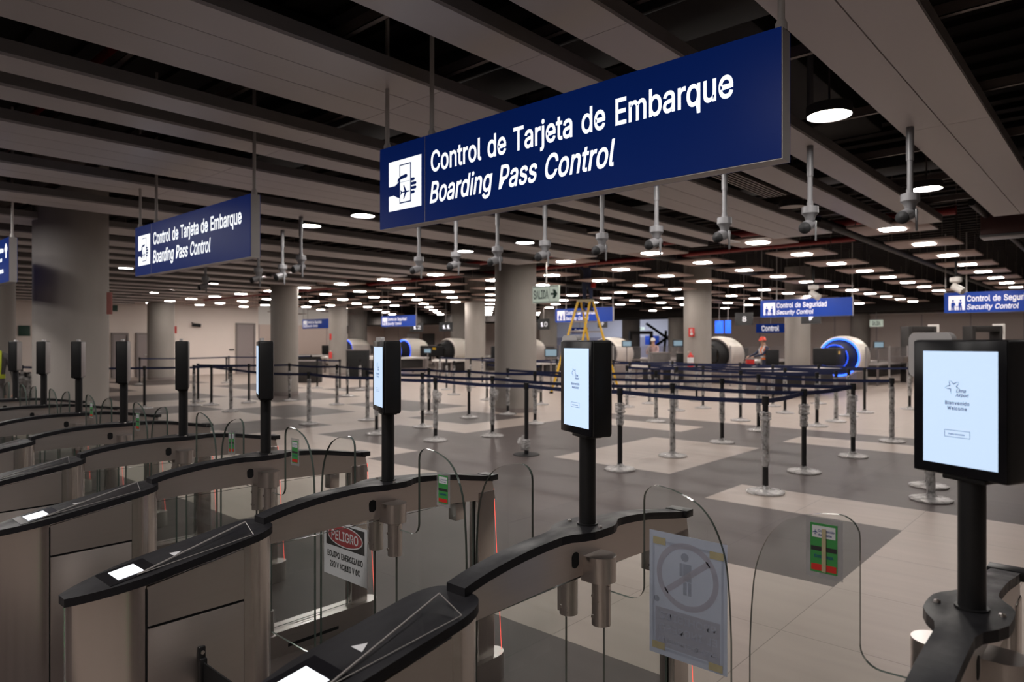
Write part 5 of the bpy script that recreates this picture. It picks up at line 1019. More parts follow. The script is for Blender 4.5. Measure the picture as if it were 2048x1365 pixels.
text_on(lt, 'PROHIBIDO', -0.086, 0.086, -0.072, 0.021, q4, 0.01, mirror=True)
text_on(lt, 'EL INGRESO', -0.086, 0.090, -0.106, 0.021, q4, 0.01, mirror=True)
text_on(lt, 'AREA RESTRINGIDA', -0.090, 0.090, -0.136, 0.013, q4, 0.01, mirror=True)
lt.build('mirrored_lettering', sheet_mat('faint_letter_print', (0.66, 0.67, 0.76)), t, fix=False)
for a, b in ((-0.085, 0.148), (0.088, 0.140), (-0.088, -0.150), (0.085, -0.160)):
    tp = MB().box(a - 0.020, a + 0.020, -0.0016, -0.0013, b - 0.010, b + 0.010)
    tp.build('tape', M['tape'], t)

# green labels on the door glass
def green_label(label, xc, zc_, w_, h_, tape=False, sleeve=True):
    t = empty('door_label', (xc, FY, zc_), 0, label, 'label', 'green labels on the glass doors')
    hw, hh = w_ / 2, h_ / 2
    if sleeve: MB().box(-hw - 0.010, hw + 0.012, -0.0003, 0.0003, -hh - 0.012, hh + 0.012).build('clear_sleeve', M['acr2'], t)
    MB().box(-hw, hw, -0.0009, -0.0004, -hh, hh).build('card', M['green'], t)
    MB().box(-hw * 0.86, hw * 0.86, -0.0014, -0.0010, hh * 0.42, hh * 0.90).build('white_field', M['paper'], t)
    MB().box(-hw * 0.92, hw * 0.92, -0.0014, -0.0010, -hh * 0.92, -hh * 0.66).build('red_field', M['red'], t)
    MB().box(-hw * 0.95, hw * 0.95, -0.0014, -0.0010, -hh * 0.12, hh * 0.06).build('black_field', M['ink'], t)
    q = lambda u, v: (u, -0.0018, v)
    l = MB()
    text_on(l, 'Consorcio', -hw * 0.42, hw * 0.78, hh * 0.66, hh * 0.10, q, 0.02)
    text_on(l, 'del Valle', -hw * 0.42, hw * 0.60, hh * 0.50, hh * 0.09, q)
    text_on(l, 'CUSTODIA', -hw * 0.7, hw * 0.7, -hh * 0.40, hh * 0.12, q)
    g = plane_glyph(-hw * 0.63, hh * 0.64, hw * 0.2, 0.0)
    l.add([q(*p) for p in g], [tuple(range(len(g)))])
    l.build('label_lettering', M['navyink'], t, fix=False)
    if tape:
        tp = MB().box(-0.004, 0.0055, -0.0030, -0.0022, -hh * 0.95, hh * 0.80)
        tp.build('tape', M['tape'], t)
    return t
M['acr2'] = glass('sleeve_film', (0.85, 0.85, 0.86), 1.2, frost=(0.22, (0.5, 0.5, 0.5), 10))
def lx(px): return at_y(px, 900, FY)[0]
def lz(px, py): return at_y(px, py, FY)[1]
green_label('green label with a strip of masking tape on the nearest right-hand glass door', (lx(1620) + lx(1676)) / 2, (lz(1648, 1049) + lz(1648, 1147)) / 2, 0.062, 0.118, True)
green_label('green label on the glass door left of the second nearest tablet', lx(886.5), (lz(886, 950) + lz(886, 1009)) / 2, 0.052, 0.104)
green_label('green label on the glass door left of the third nearest tablet', lx(590), (lz(590, 881) + lz(590, 928)) / 2, 0.052, 0.104)
green_label('green label pair on a small glass door, nearer one', lx(466.5), (lz(466, 866) + lz(466, 905)) / 2, 0.020, 0.104)
green_label('green label pair on a small glass door, farther one', lx(460), (lz(460, 866) + lz(460, 905)) / 2, 0.020, 0.104)
green_label('green label on the glass door before the sixth tablet', lx(275.5), (lz(275, 828) + lz(275, 858)) / 2, 0.055, 0.104)
green_label('green label on the glass door before the seventh tablet', lx(183), (lz(183, 808) + lz(183, 832)) / 2, 0.055, 0.104)

# ------------------------------------------------------------------ hanging signs
def boarding_picto(mb_w, mb_b, x0, x1, z0, z1, y):
    W, Hh = x1 - x0, z1 - z0
    P = lambda u, v: (x0 + u * W, y, z0 + v * Hh)
    Pb = lambda u, v: (x0 + u * W, y - 0.0012, z0 + v * Hh)
    Pw = lambda u, v: (x0 + u * W, y - 0.0024, z0 + v * Hh)
    Pt = lambda u, v: (x0 + u * W, y - 0.0036, z0 + v * Hh)
    mb_w.add([P(0, 0), P(1, 0), P(1, 1), P(0, 1)], [(0, 1, 2, 3)])
    hand = [(0, .30), (.16, .31), (.28, .25), (.40, .22), (.62, .22), (.62, .60), (.60, .66), (.46, .64), (.36, .62), (.30, .55), (.20, .50), (0, .50)]
    mb_b.add([Pb(*p) for p in hand], [tuple(range(len(hand)))])
    for k in range(4):
        v = .30 + .085 * k; e_ = .83 if k in (1, 2) else .78
        pts = [(.6, v - .03), (e_, v - .03), (e_ + .03, v - .015), (e_ + .03, v + .015), (e_, v + .03), (.6, v + .03)]
        mb_b.add([Pb(*p) for p in pts], [tuple(range(len(pts)))])
    bx = [(.34, .12), (.70, .12), (.70, .90), (.34, .90)]
    mb_b.add([Pb(*p) for p in bx], [(0, 1, 2, 3)])
    ix = [(.365, .145), (.675, .145), (.675, .875), (.365, .875)]
    mb_w.add([Pw(*p) for p in ix], [(0, 1, 2, 3)])
    th = [(.28, .55), (.40, .60), (.58, .62), (.60, .66), (.56, .69), (.40, .67), (.30, .62)]
    mb_b.add([Pt(*p) for p in th], [tuple(range(len(th)))])
    for k in range(9):
        u = .375 + .033 * k
        mb_b.add([Pt(u, .535), Pt(u + .02, .535), Pt(u + .02, .547), Pt(u, .547)], [(0, 1, 2, 3)])
    g = plane_glyph(.52, .335, .145, math.radians(-90))
    mb_b.add([Pt(*p) for p in g], [tuple(range(len(g)))])

def security_picto(mb_w, mb_b, x0, x1, z0, z1, y):
    W, Hh = x1 - x0, z1 - z0
    P = lambda u, v: (x0 + u * W, y, z0 + v * Hh)
    Pb = lambda u, v: (x0 + u * W, y - 0.004, z0 + v * Hh)
    mb_w.add([P(0, 0), P(1, 0), P(1, 1), P(0, 1)], [(0, 1, 2, 3)])
    for cx_, s in ((.28, 1), (.74, -1)):
        mb_b.add([Pb(cx_ + .065 * math.cos(2 * math.pi * k / 12), .66 + .075 * math.sin(2 * math.pi * k / 12)) for k in range(12)], [tuple(range(12))])
        body = [(cx_ - .11, 0), (cx_ - .13, .35), (cx_ - .11, .54), (cx_ + .10, .54), (cx_ + .11 + .07 * s, .34), (cx_ + .09, .30), (cx_ + .10, 0), (cx_ + .02, 0), (cx_, .25), (cx_ - .03, 0)]
        mb_b.add([Pb(*p) for p in body], [tuple(range(len(body)))])
    tb = [(.42, .06), (.62, .06), (.62, .26), (.42, .26)]
    mb_b.add([Pb(*p) for p in [(.40, .24), (.64, .24), (.64, .28), (.40, .28)]], [(0, 1, 2, 3)])
    mb_b.add([Pb(*p) for p in [(.50, .0), (.54, .0), (.54, .24), (.50, .24)]], [(0, 1, 2, 3)])

def hang_sign(name, label, cat, xl, xr, z0, z1, Y, rods, panel, kind, group=None):
    t = empty(name, (xl, Y, z0), 0, label, cat, group)
    W, Hh = xr - xl, z1 - z0
    MB().box(0, W, -0.0, 0.0795, 0, Hh).build('frame', M['alu'], t)
    p = MB().box(0.0, W - 0.004, -0.004, 0.0, 0.004, Hh - 0.0)
    p.build('panel', panel, t)
    MB().box(0, W, 0.0795, 0.083, 0, Hh).build('back_panel', panel, t)
    mw, mbb, tl, dv = MB(), MB(), MB(), MB()
    yy = -0.0052
    put = lambda u, v: (u - xl, yy, v - z0)
    if kind == 'board':
        boarding_picto(mw, mbb, 0.096, 0.418, 0.108, 0.425, yy)
        text_on(tl, 'Control de Tarjeta de Embarque', xl + 0.507, xl + 2.421, z0 + 0.296, 0.128, put, 0.022)
        text_on(tl, 'Boarding Pass Control', xl + 0.497, xl + 1.833, z0 + 0.108, 0.130, put, 0.010, 0.22)
        dv.box(0.4495, 0.4525, -0.0055, -0.003, 0.004, Hh)
    elif kind == 'security':
        security_picto(mw, mbb, 0.096, 0.45, 0.075, 0.44, yy)
        text_on(tl, 'Control de Seguridad', xl + 0.495, xl + 1.93, z0 + 0.285, 0.15, put, 0.020)
        text_on(tl, 'Security Control', xl + 0.495, xl + 1.56, z0 + 0.085, 0.13, put, 0.008, 0.22)
        dv.box(0.468, 0.472, -0.0055, -0.003, 0.004, Hh)
    sl_ = M['signlit'] if kind == 'board' else M['farlit']
    if mw.v:
        pc = mw.build('pictogram', sl_, t, fix=False)
        mbb.build('pictogram_figure', panel, pc, fix=False)
    if tl.v: tl.build('sign_lettering', sl_, t, fix=False)
    if dv.v: dv.build('divider', M['alu'], t)
    for x in rods:
        b = MB().cyl((x, 0.04, Hh), (x, 0.04, 4.4 - z0), 0.014, n=14)
        b.lathe([(0.024, 0.0), (0.024, 0.03), (0.014, 0.05)], c=(x, 0.04, Hh), n=14)
        b.build('hanger_rod', M['rod'], t)
    return t

hang_sign('boarding_sign', 'big blue hanging sign for boarding pass control, nearest the camera', 'sign', -3.658, -1.034, 2.327, 2.855, 2.748, (0.02, 0.465, 2.604), M['signblue'], 'board', 'blue boarding pass signs')
hang_sign('boarding_sign', 'smaller blue hanging boarding pass sign beside the thick column', 'sign', -7.99, -5.413, 2.300, 2.826, 2.748, (0.02, 0.465, 2.555), M['signblue'], 'board', 'blue boarding pass signs')
# third sign cut by the left edge
t = hang_sign('direction_sign', 'blue hanging sign with a white arrow, cut by the left edge', 'sign', -12.47, -9.85, 2.31, 2.84, 2.0, (0.02, 2.58), M['signblue'], 'none')
m = MB(); yy = -0.0055
ar = [(2.47, .29), (2.51, .29), (2.51, .40), (2.55, .36), (2.55, .41), (2.49, .47), (2.43, .41), (2.43, .36), (2.47, .40)]
m.add([(a, yy, b) for a, b in ar], [tuple(range(len(ar)))])
put = lambda u, v: (u, yy, v)
text_on(m, 'Control de Tarjeta', 0.9, 2.36, 0.37, 0.06, put, 0.01)
text_on(m, 'Boarding Pass', 0.9, 2.30, 0.26, 0.05, put, 0.0, 0.2)
text_on(m, 'Salidas', 1.8, 2.36, 0.12, 0.06, put, 0.01)
m.build('sign_lettering', M['signlit'], t, fix=False)

SEC = [(-3.60, 'blue security sign cut by the right edge'), (-8.42, 'blue security sign above the worker in the orange helmet'), (-16.42, 'blue security sign behind the yellow ladder'),
       (-27.35, 'blue security sign above the white scanners, left of the columns'), (-34.6, 'blue security sign farthest left, by a slim column')]
for x, lab in SEC:
    hang_sign('security_sign', lab, 'sign', x, x + 2.62, 2.335, 2.858, 20.6, (0.02, 0.48, 2.60), M['seclue'], 'security', 'blue security control signs')

def small_sign(name, label, cat, xl, xr, z0, z1, Y, panel, text=None, tm=None, rod=True, frame=None, group=None, bold=0.03, tx=None, cap=0.6, extra=None):
    t = empty(name, (xl, Y, z0), 0, label, cat, group)
    W, Hh = xr - xl, z1 - z0
    MB().bbox(0, W, 0, 0.05, 0, Hh, 0.004).build('board', panel, t)
    if text:
        a, b = tx or (0.2 * W, 0.8 * W)
        m = MB()
        text_on(m, text, a, b, Hh * (1 - cap) / 2, Hh * cap, lambda u, v: (u, -0.004, v), bold)
        if extra: extra(m, W, Hh)
        m.build('sign_lettering', tm, t, fix=False)
    if rod:
        MB().cyl((W * 0.5, 0.025, Hh), (W * 0.5, 0.025, 4.46 - z0), 0.018, n=10).build('hanger_rod', M['alu'], t)
    return t

# green exit sign by the column
xl, _ = at_y(1065, 590, 11.0); xr, _ = at_y(1117, 590, 11.0)
zt = at_y(1091, 572, 11.0)[1]; zb = at_y(1091, 606, 11.0)[1]
def arrow(m, W, Hh):
    a = [(0.71, .44), (0.82, .44), (0.79, .24), (0.87, .24), (0.965, .5), (0.87, .76), (0.79, .76), (0.82, .56), (0.71, .56)]
    m.add([(u * W, -0.004, v * Hh) for u, v in a], [tuple(range(len(a)))])
    m.add([(0.655 * W, -0.004, 0.05 * Hh), (0.662 * W, -0.004, 0.05 * Hh), (0.662 * W, -0.004, 0.95 * Hh), (0.655 * W, -0.004, 0.95 * Hh)], [(0, 1, 2, 3)])
    for a_, b_, c_, d_ in ((0.02, .98, .03, .06), (.02, .98, .94, .97)):
        m.add([(a_ * W, -0.004, c_ * Hh), (b_ * W, -0.004, c_ * Hh), (b_ * W, -0.004, d_ * Hh), (a_ * W, -0.004, d_ * Hh)], [(0, 1, 2, 3)])
small_sign('exit_sign', 'pale green exit sign with an arrow beside the column under the big sign', 'sign', xl, xr, zb, zt, 11.0, M['signpale'], 'SALIDA', M['dkgreen'], rod=True, tx=(0.05 * (xr - xl), 0.62 * (xr - xl)), cap=0.52, extra=arrow)

# lane number boards (lane pitch 4.8 m)
def lane_board(px0, px1, py0, py1, Y, num, label):
    xl, _ = at_y(px0, 650, Y); xr, _ = at_y(px1, 650, Y)
    pm = (px0 + px1) / 2
    zt, zb = at_y(pm, py0, Y)[1], at_y(pm, py1, Y)[1]
    small_sign('lane_board', label, 'sign', xl, xr, zb, zt, Y, M['lanegrey'], num, M['farlit'], tx=((xr - xl) * (0.42 if len(num) == 1 else 0.30), (xr - xl) * (0.66 if len(num) == 1 else 0.86)), cap=0.42, bold=0.02, group='grey lane number boards')
lane_board(1470, 1505, 626, 651, 25.5, '8', 'grey lane board with the number eight')
lane_board(1602, 1641, 625, 648, 25.5, '7', 'grey lane board with the number seven under a blue security sign')
lane_board(1195, 1214, 640, 656, 25.5, '9', 'grey lane board with the number nine, right of the ladder')
lane_board(1075, 1098, 638, 660, 25.5, '10', 'grey lane board with the number ten beside the column')
lane_board(878, 904, 645, 663, 25.5, '11', 'grey lane board with the number eleven')
lane_board(820, 845, 647, 664, 25.5, '12', 'grey lane board with the number twelve, right of a blue sign')
lane_board(693, 703, 652, 668, 25.5, '13', 'grey lane board with the number thirteen')
# far exit signs and blue direction boards
def far_board(px0, px1, py0, py1, Y, name, label, m, text=None, tm=None):
    xl, _ = at_y(px0, 650, Y); xr, _ = at_y(px1, 650, Y); pm = (px0 + px1) / 2
    small_sign(name, label, 'sign', xl, xr, at_y(pm, py1, Y)[1], at_y(pm, py0, Y)[1], Y, m, text, tm, rod=(py0 < 667 and Y < 37))
far_board(1739, 1766, 640, 654, 36.0, 'exit_sign', 'small pale exit sign with two fields before the greige back wall', M['signpale'], 'SALIDA', M['dkgreen'])
far_board(1512, 1570, 648, 666, 34.0, 'direction_board', 'dark blue direction board behind the lane eight board', M['signblue'], 'Control', M['farlit'])
far_board(1143, 1175, 656, 668, 36.0, 'direction_board', 'dark blue direction board seen between the legs of the ladder', M['signblue'], 'Control', M['farlit'])
far_board(1278, 1289, 655, 661, 60.0, 'exit_sign', 'tiny pale exit sign on the bright hall wall', M['signpale'], 'EXIT', M['dkgreen'])
far_board(1430, 1446, 642, 667, 30.0, 'blue_display', 'glowing blue display right of the extinguisher column, left one of two', M['scrblue'])
far_board(1450, 1461, 641, 667, 30.0, 'blue_display', 'glowing blue display right of the extinguisher column, right one of two', M['scrblue'])
far_board(1290, 1318, 672, 690, 58.0, 'blue_poster', 'bright blue poster in the bright hall behind the white helmet', M['seclue'])
far_board(814, 838, 668, 686, 37.93, 'framed_poster', 'pale framed poster on the back wall over the white scanners', M['paper'])
far_board(844, 868, 668, 690, 37.93, 'framed_poster', 'grey framed poster on the back wall over the white scanners', M['lanegrey'])

# small flat signs on the columns
def col_flag(name, label, px0, px1, py0, py1, d, m, rot=None):
    xa, ya, zt = at_d(px0, py0, d); xb, yb, _ = at_d(px1, py0, d); zb = at_d(px0, py1, d)[2]
    dx, dy = xb - xa, yb - ya; l = math.hypot(dx, dy)
    t = empty(name, (xa, ya, zb), math.atan2(dy, dx), label, 'sign')
    MB().bbox(0, l, 0, 0.012, 0, zt - zb, 0.002).build('board', m, t)
    return t, l, zt - zb
t, l, h = col_flag('fire_sign', 'red fire extinguisher sign on the concrete column above the extinguisher', 1377, 1389, 656, 674, 22.235, M['red'])
text_on(MB(), 'E', l * 0.3, l * 0.7, h * 0.55, h * 0.3, lambda u, v: (u, -0.003, v), 0.02).build('symbol', M['paper'], t, fix=False)
MB().cyl((l / 2, -0.003, h * 0.32), (l / 2, 0.0, h * 0.32), l * 0.25, n=12).build('symbol_disc', M['paper'], t)
col_flag('fire_sign', 'faded red sign projecting from the right side of the thick column', 213, 224, 585, 629, 9.62, mat('faded_red_sign', (0.36, 0.13, 0.11), 0.6))
t, l, h = col_flag('info_board', 'dark blue board on the left side of the thick column, upper one', 65, 76, 650, 680, 9.45, M['signblue'])
MB().box(l * .2, l * .8, -0.003, 0, h * .8, h * .88).build('print', M['farlit'], t)
t, l, h = col_flag('info_board', 'dark blue board on the left side of the thick column, lower one', 65, 76, 687, 717, 9.45, M['signblue'])
MB().box(l * .2, l * .8, -0.003, 0, h * .6, h * .75).build('print', M['farlit'], t)
col_flag('fire_sign', 'tiny red sign on the slim column at the far left security sign', 659, 663, 668, 680, 32.56, M['red'])

# ------------------------------------------------------------------ hanging cameras
hc = empty('hanging_camera', (0, 0, 0), 0, 'x', 'camera', 'white surveillance cameras on ceiling stems')
MB().cyl((0, 0, 2.74), (0, 0, 3.22), 0.021, n=16).cyl((0, 0, 2.98), (0, 0, 4.46), 0.027, n=16).cyl((0, 0, 2.70), (0, 0, 2.76), 0.026, n=16).build('stem', M['camwhite'], hc)
MB().lathe([(0.025, 2.73), (0.066, 2.722), (0.068, 2.665), (0.045, 2.64), (0.034, 2.60), (0.0001, 2.595)], n=24).build('mount_box', M['camwhite'], hc)
cb = MB().cyl((-0.005, 0.05, 2.585), (-0.02, -0.09, 2.535), 0.047, 0.050, n=24)
cbo = cb.build('camera_body', M['camwhite'], hc)
MB().lathe([(0.0001, -0.03), (0.03, -0.025), (0.049, -0.008), (0.050, 0.012)], axis='y', c=(-0.02, -0.095, 2.533), n=24).build('lens_face', M['blackm'], cbo)
MB().cyl((0.0, 0.02, 2.60), (-0.008, 0.02, 2.575), 0.028, n=16).build('joint', M['camwhite'], hc)
MB().bbox(0.040, 0.052, -0.012, 0.012, 2.43, 2.60, 0.003).build('antenna', M['camwhite'], hc)
CAMS = [(1820, 6.0), (1620, 6.0), (1449, 6.0), (1313, 6.0), (1204, 6.0), (1090, 6.0), (995, 6.0), (912, 6.0), (838, 6.0), (602, 4.85), (565, 5.25), (517, 5.25), (411, 5.3)]
for k, (px, Y) in enumerate(CAMS):
    x, _ = at_y(px, 420, Y)
    o = hc if k == 0 else copy_tree(hc)
    o.location = (x, Y, 0.02); o.rotation_euler = (0, 0, math.radians(-8 + 7 * ((k * 5) % 3)))
    o['label'] = 'white camera on a ceiling stem, %s from the right' % ORD[k]
# cameras hanging over the lanes
dc = empty('dome_camera', (0, 0, 0), 0, 'x', 'camera', 'white cameras on dark drop cables over the lanes')
MB().cyl((0, 0, 2.92), (0, 0, 4.46), 0.02, n=10).build('drop_cable', M['blackm'], dc)
MB().lathe([(0.02, 2.93), (0.11, 2.91), (0.11, 2.83), (0.05, 2.80), (0.0001, 2.80)], n=20).build('mount_box', M['white'], dc)
MB().cyl((-0.05, 0.0, 2.74), (0.14, -0.08, 2.62), 0.075, n=18).build('camera_body', M['white'], dc)
for k, (px, Y, lab) in enumerate(((1912, 16.47, 'white camera on a dark cable above the security sign at the right edge'), (1627, 16.5, 'white camera on a dark cable above the second security sign'),
                                  (945, 26.0, 'white camera on a dark cable before the slim column'), (672, 30, 'white camera hanging before the far left slim column'), (622, 31, 'white camera hanging at the far left above a blue sign'))):
    x, _ = at_y(px, 600, Y)
    o = dc if k == 0 else copy_tree(dc)
    o.location = (x, Y, 0); o['label'] = lab

# ------------------------------------------------------------------ belt posts
POSTH = 1.02
def post_parts(t, wrap, bare=False):
    m = MB()
    m.lathe([(0.0001, 0.012), (0.185, 0.010), (0.19, 0.004), (0.19, 0.0)] if bare else [(0.0001, 0.03), (0.06, 0.028), (0.175, 0.016), (0.19, 0.008), (0.19, 0.0)], n=32)
    m.build('foot', M['blackm'] if bare else M['steelfoot'], t)
    MB().cyl((0, 0, 0.012), (0, 0, 0.93), 0.030, n=20).build('post', M['black'], t)
    MB().cyl((0, 0, 0.93), (0, 0, POSTH), 0.037, n=20).build('belt_head', M['blackm'], t)
    rnd = random.Random(wrap * 7 + 3)
    w = MB()
    if wrap == 5: spans = [(0.06, 0.22, 0.05)]
    elif wrap == 6: spans = []
    else: spans = {0: [(0.28, 0.80, 0.038), (0.76, 0.86, 0.055)], 1: [(0.55, 0.70, 0.045), (0.70, 0.84, 0.058)], 2: [(0.05, 0.88, 0.037)], 3: [(0.32, 0.82, 0.04)], 4: [(0.20, 0.50, 0.037), (0.50, 0.83, 0.046)]}[wrap]
    for a, b, r in spans:
        n, k = 14, 10
        vs = []
        for j in range(k + 1):
            for i in range(n):
                rr = r * (0.92 + 0.28 * rnd.random()) if 0 < j < k else 0.034
                tt = 2 * math.pi * (i + 0.4 * rnd.random()) / n
                vs.append((rr * math.cos(tt), rr * math.sin(tt), a + (b - a) * j / k + 0.012 * (rnd.random() - 0.5)))
        w.add(vs, [(j * n + i, j * n + (i + 1) % n, (j + 1) * n + (i + 1) % n, (j + 1) * n + i) for j in range(k) for i in range(n)], 0, False)
    if wrap in (4, 5):                           # loose crumpled tail
        n = 9
        c = (-0.07, 0.0, 0.16) if wrap == 5 else (0.05, 0.0, 0.70)
        bm = bmesh.new(); bmesh.ops.create_icosphere(bm, subdivisions=2, radius=0.075)
        for v in bm.verts: v.co = Vector(c) + Vector((v.co.x, v.co.y * 0.8, v.co.z * (1.4 if wrap == 5 else 1.2))) * (0.7 + 0.6 * rnd.random())
        w.bm(bm, 0, False)
    if w.v: w.build('plastic_wrap', M['pwrap'], t)
    if not bare:
        f = MB(); n = 26
        ring = []
        for j, (rr, zz) in enumerate([(0.034, 0.075), (0.06, 0.040), (0.12, 0.030), (0.18, 0.022), (0.196, 0.012), (0.196, 0.002)]):
            for i in range(n):
                q_ = 1 + 0.05 * (rnd.random() - 0.5)
                ring.append((rr * q_ * math.cos(2 * math.pi * i / n), rr * q_ * math.sin(2 * math.pi * i / n), zz + 0.006 * rnd.random()))
        f.add(ring, [(j * n + i, j * n + (i + 1) % n, (j + 1) * n + (i + 1) % n, (j + 1) * n + i) for j in range(5) for i in range(n)], 0, False)
        f.build('foot_wrap', M['pwrap'], t)
M['steelfoot'] = mat('wrapped_foot_metal', (0.30, 0.28, 0.27), 0.3, 0.6, noise=0.2, nscale=(30, 30, 30))
PROTO = {}
def belt_part(parent, a, b, z0=0.945, z1=0.995, sag=0.02):
    """belt from this post to the next, drawn out of its head"""
    m = MB(); n = 8
    dx, dy = b[0] - a[0], b[1] - a[1]; l = math.hypot(dx, dy); ux, uy = dx / l, dy / l
    nx, ny = -uy * 0.0015, ux * 0.0015
    vs = []
    for k in range(n + 1):
        t = k / n; s_ = 0.036 + (l - 0.072) * t; dz = -sag * 4 * t * (1 - t) * l / 2
        for q, zz in ((1, z0), (1, z1), (-1, z1), (-1, z0)):
            vs.append((ux * s_ + q * nx, uy * s_ + q * ny, zz + dz))
    fs = [(4 * k + q, 4 * k + (q + 1) % 4, 4 * k + 4 + (q + 1) % 4, 4 * k + 4 + q) for k in range(n) for q in range(4)]
    fs += [(0, 3, 2, 1), (4 * n, 4 * n + 1, 4 * n + 2, 4 * n + 3)]
    m.add(vs, fs)
    m.build('belt', M['navy'], parent)
POSTS = []
def belt_post(x, y, wrap, bare=False):
    key = (wrap, bare)
    if key not in PROTO:
        t = empty('belt_post', (x, y, 0), 0, 'x', 'belt post', 'black queue posts with navy belts')
        post_parts(t, wrap, bare); PROTO[key] = list(t.children)
    else:
        t = empty('belt_post', (x, y, 0), 0, 'x', 'belt post', 'black queue posts with navy belts')
        for ch in PROTO[key]:
            c = ch.copy(); COL.objects.link(c); c.parent = t
    POSTS.append((t, x, y))
    return t
ROWS = [
    ('front', [(-2.873, 7.158, 0, 'wrapped nearly to the foot, at the near corner'), (-4.735, 7.228, 1, 'wrapped at the middle, right of the second tablet'), (-6.344, 7.301, 5, 'with loose wrap on a bare black foot'),
               (-8.331, 7.35, 4, 'left of the glass door with a green label'), (-9.673, 7.183, 3, 'half hidden by the third tablet post'), (-11.819, 7.177, 2, 'fully wrapped, left of the third tablet'), (-15.257, 7.266, 2, 'pale wrapped, between the fourth and fifth tablets')]),
    ('second', [(-2.976, 8.602, 1, 'second in the line running back from the corner'), (-4.751, 8.574, 2, 'fully wrapped, standing on a pale tile patch'), (-8.015, 8.348, 4, 'left of the column under the big sign'), (-9.831, 8.35, 3, 'wrapped above its black lower end'),
                (-11.54, 8.345, 2, 'behind the edge of the third tablet'), (-17.168, 8.66, 6, 'plain black before the beige wall')]),
    ('third', [(-2.873, 10.221, 0, 'third in the line running back from the corner'), (-4.808, 10.249, 3, 'beside the pale tile patch'), (-8.626, 10.181, 4, 'just right of the column under the big sign'), (-10.339, 10.055, 1, 'before the column under the big sign'),
               (-11.573, 10.018, 3, 'behind the wrapped pair left of the column'), (-14.964, 9.886, 2, 'in the gap left of the third tablet'), (-16.938, 9.693, 4, 'before the column behind the fourth tablet')]),
    ('fourth', [(-2.844, 12.176, 2, 'tall pale wrapped, left of the largest tablet'), (-4.972, 12.075, 3, 'behind the near corner post'), (-7.051, 12.061, 2, 'behind the fully wrapped one on the pale patch'), (-10.17, 11.08, 4, 'touching the column under the big sign'), (-17.081, 11.642, 3, 'small, left of the third tablet')]),
    ('fifth', [(-4.418, 13.463, 3, 'third from the right'), (-5.874, 13.363, 3, 'fourth from the right'), (-11.126, 13.366, 3, 'right of the column'), (-13.08, 13.406, 3, 'left of the column'), (-19.08, 13.5, 3, 'far left')]),
    ('sixth', [(-4.386, 14.478, 2, 'near the right end'), (-7.827, 14.31, 2, 'before the extinguisher column'), (-9.143, 14.266, 2, 'by the second tablet'), (-15.182, 14.134, 2, 'among the white scanners')]),
    ('seventh', [(-4.512, 15.731, 2, 'near the right end'), (-5.754, 15.439, 3, 'second from the right end'), (-7.65, 15.279, 3, 'under the extinguisher column'), (-9.231, 15.464, 2, 'hidden by the second tablet'), (-16.957, 15.446, 3, 'far left end')]),
    ('eighth', [(-4.468, 16.751, 6, 'plain black at the right end'), (-6.6, 16.9, 3, 'second from the right end'), (-8.7, 17.0, 3, 'third from the right end'), (-10.8, 17.0, 3, 'fourth from the right end'), (-13.0, 17.0, 3, 'fifth from the right end'), (-15.2, 17.0, 3, 'sixth from the right end'), (-17.4, 17.0, 3, 'seventh from the right end')]),
    ('ninth', [(-3.9, 18.3, 3, 'at the right end'), (-6.0, 18.4, 3, 'second from the right end'), (-8.1, 18.4, 3, 'third from the right end'), (-10.2, 18.4, 3, 'fourth from the right end'), (-12.3, 18.4, 3, 'fifth from the right end'), (-14.6, 18.4, 3, 'sixth from the right end'), (-18.2, 18.4, 3, 'seventh from the right end'), (-20.6, 18.4, 3, 'at the far left end')]),
]
for nm, row in ROWS:
    ts = []
    for x, y, wr, how in row:
        t = belt_post(x, y, wr, bare=(wr == 5))
        t['label'] = 'black belt post, %s queue row, %s' % (nm, how)
        ts.append((t, x, y))
    for (t, x, y), (_, x2, y2) in zip(ts, ts[1:]):
        if math.hypot(x2 - x, y2 - y) < 4.6: belt_part(t, (x, y), (x2, y2), sag=0.022)
P0, P1, P2 = POSTS[0], POSTS[7], POSTS[13]
belt_part(P0[0], P0[1:], P1[1:], sag=0.02); belt_part(P1[0], P1[1:], P2[1:], sag=0.02)
LOOSE = [(-17.473, 6.205, 6, 'plain black belt post before the grey doors, beside the sixth tablet'), (-17.379, 7.329, 2, 'pale wrapped belt post right of the fifth tablet'), (-17.189, 7.683, 6, 'plain black belt post right of the fifth tablet, nearer of two'),
         (-18.463, 7.891, 6, 'plain black belt post right of the fifth tablet, farther of two'), (-19.39, 12.92, 6, 'thin belt post left of the third tablet, nearer of a far pair'), (-20.8, 12.95, 6, 'thin belt post left of the third tablet, farther of a far pair'),
         (-1.658, 8.665, 2, 'wrapped belt post behind the largest tablet post, farther one'), (-1.501, 7.939, 2, 'wrapped belt post behind the largest tablet post, nearer one'),
         (-27.5, 9.6, 6, 'far black belt post by the beige wall and grey doors'), (-27.5, 13.0, 6, 'far black belt post by the tall grey door, right one'), (-26.0, 12.2, 6, 'far black belt post by the tall grey door, left one'), (-20.4, 4.4, 6, 'black belt post hidden behind the sixth tablet'), (-26.5, 16.2, 6, 'far black belt post near the corner of the beige wall')]
lo = []
for x, y, wr, lab in LOOSE:
    t = belt_post(x, y, wr); t['label'] = lab; lo.append((t, x, y))
def lk(a, b): belt_part(lo[a][0], lo[a][1:], lo[b][1:], sag=0.012)
lk(0, 2); lk(0, 11); lk(1, 3); lk(4, 5); lk(8, 9); lk(9, 12); lk(10, 9)
belt_part(lo[2][0], lo[2][1:], (-15.257, 7.266), sag=0.01); belt_part(lo[1][0], lo[1][1:], (-17.168, 8.66), sag=0.01); belt_part(lo[3][0], lo[3][1:], (-16.938, 9.693), sag=0.01)
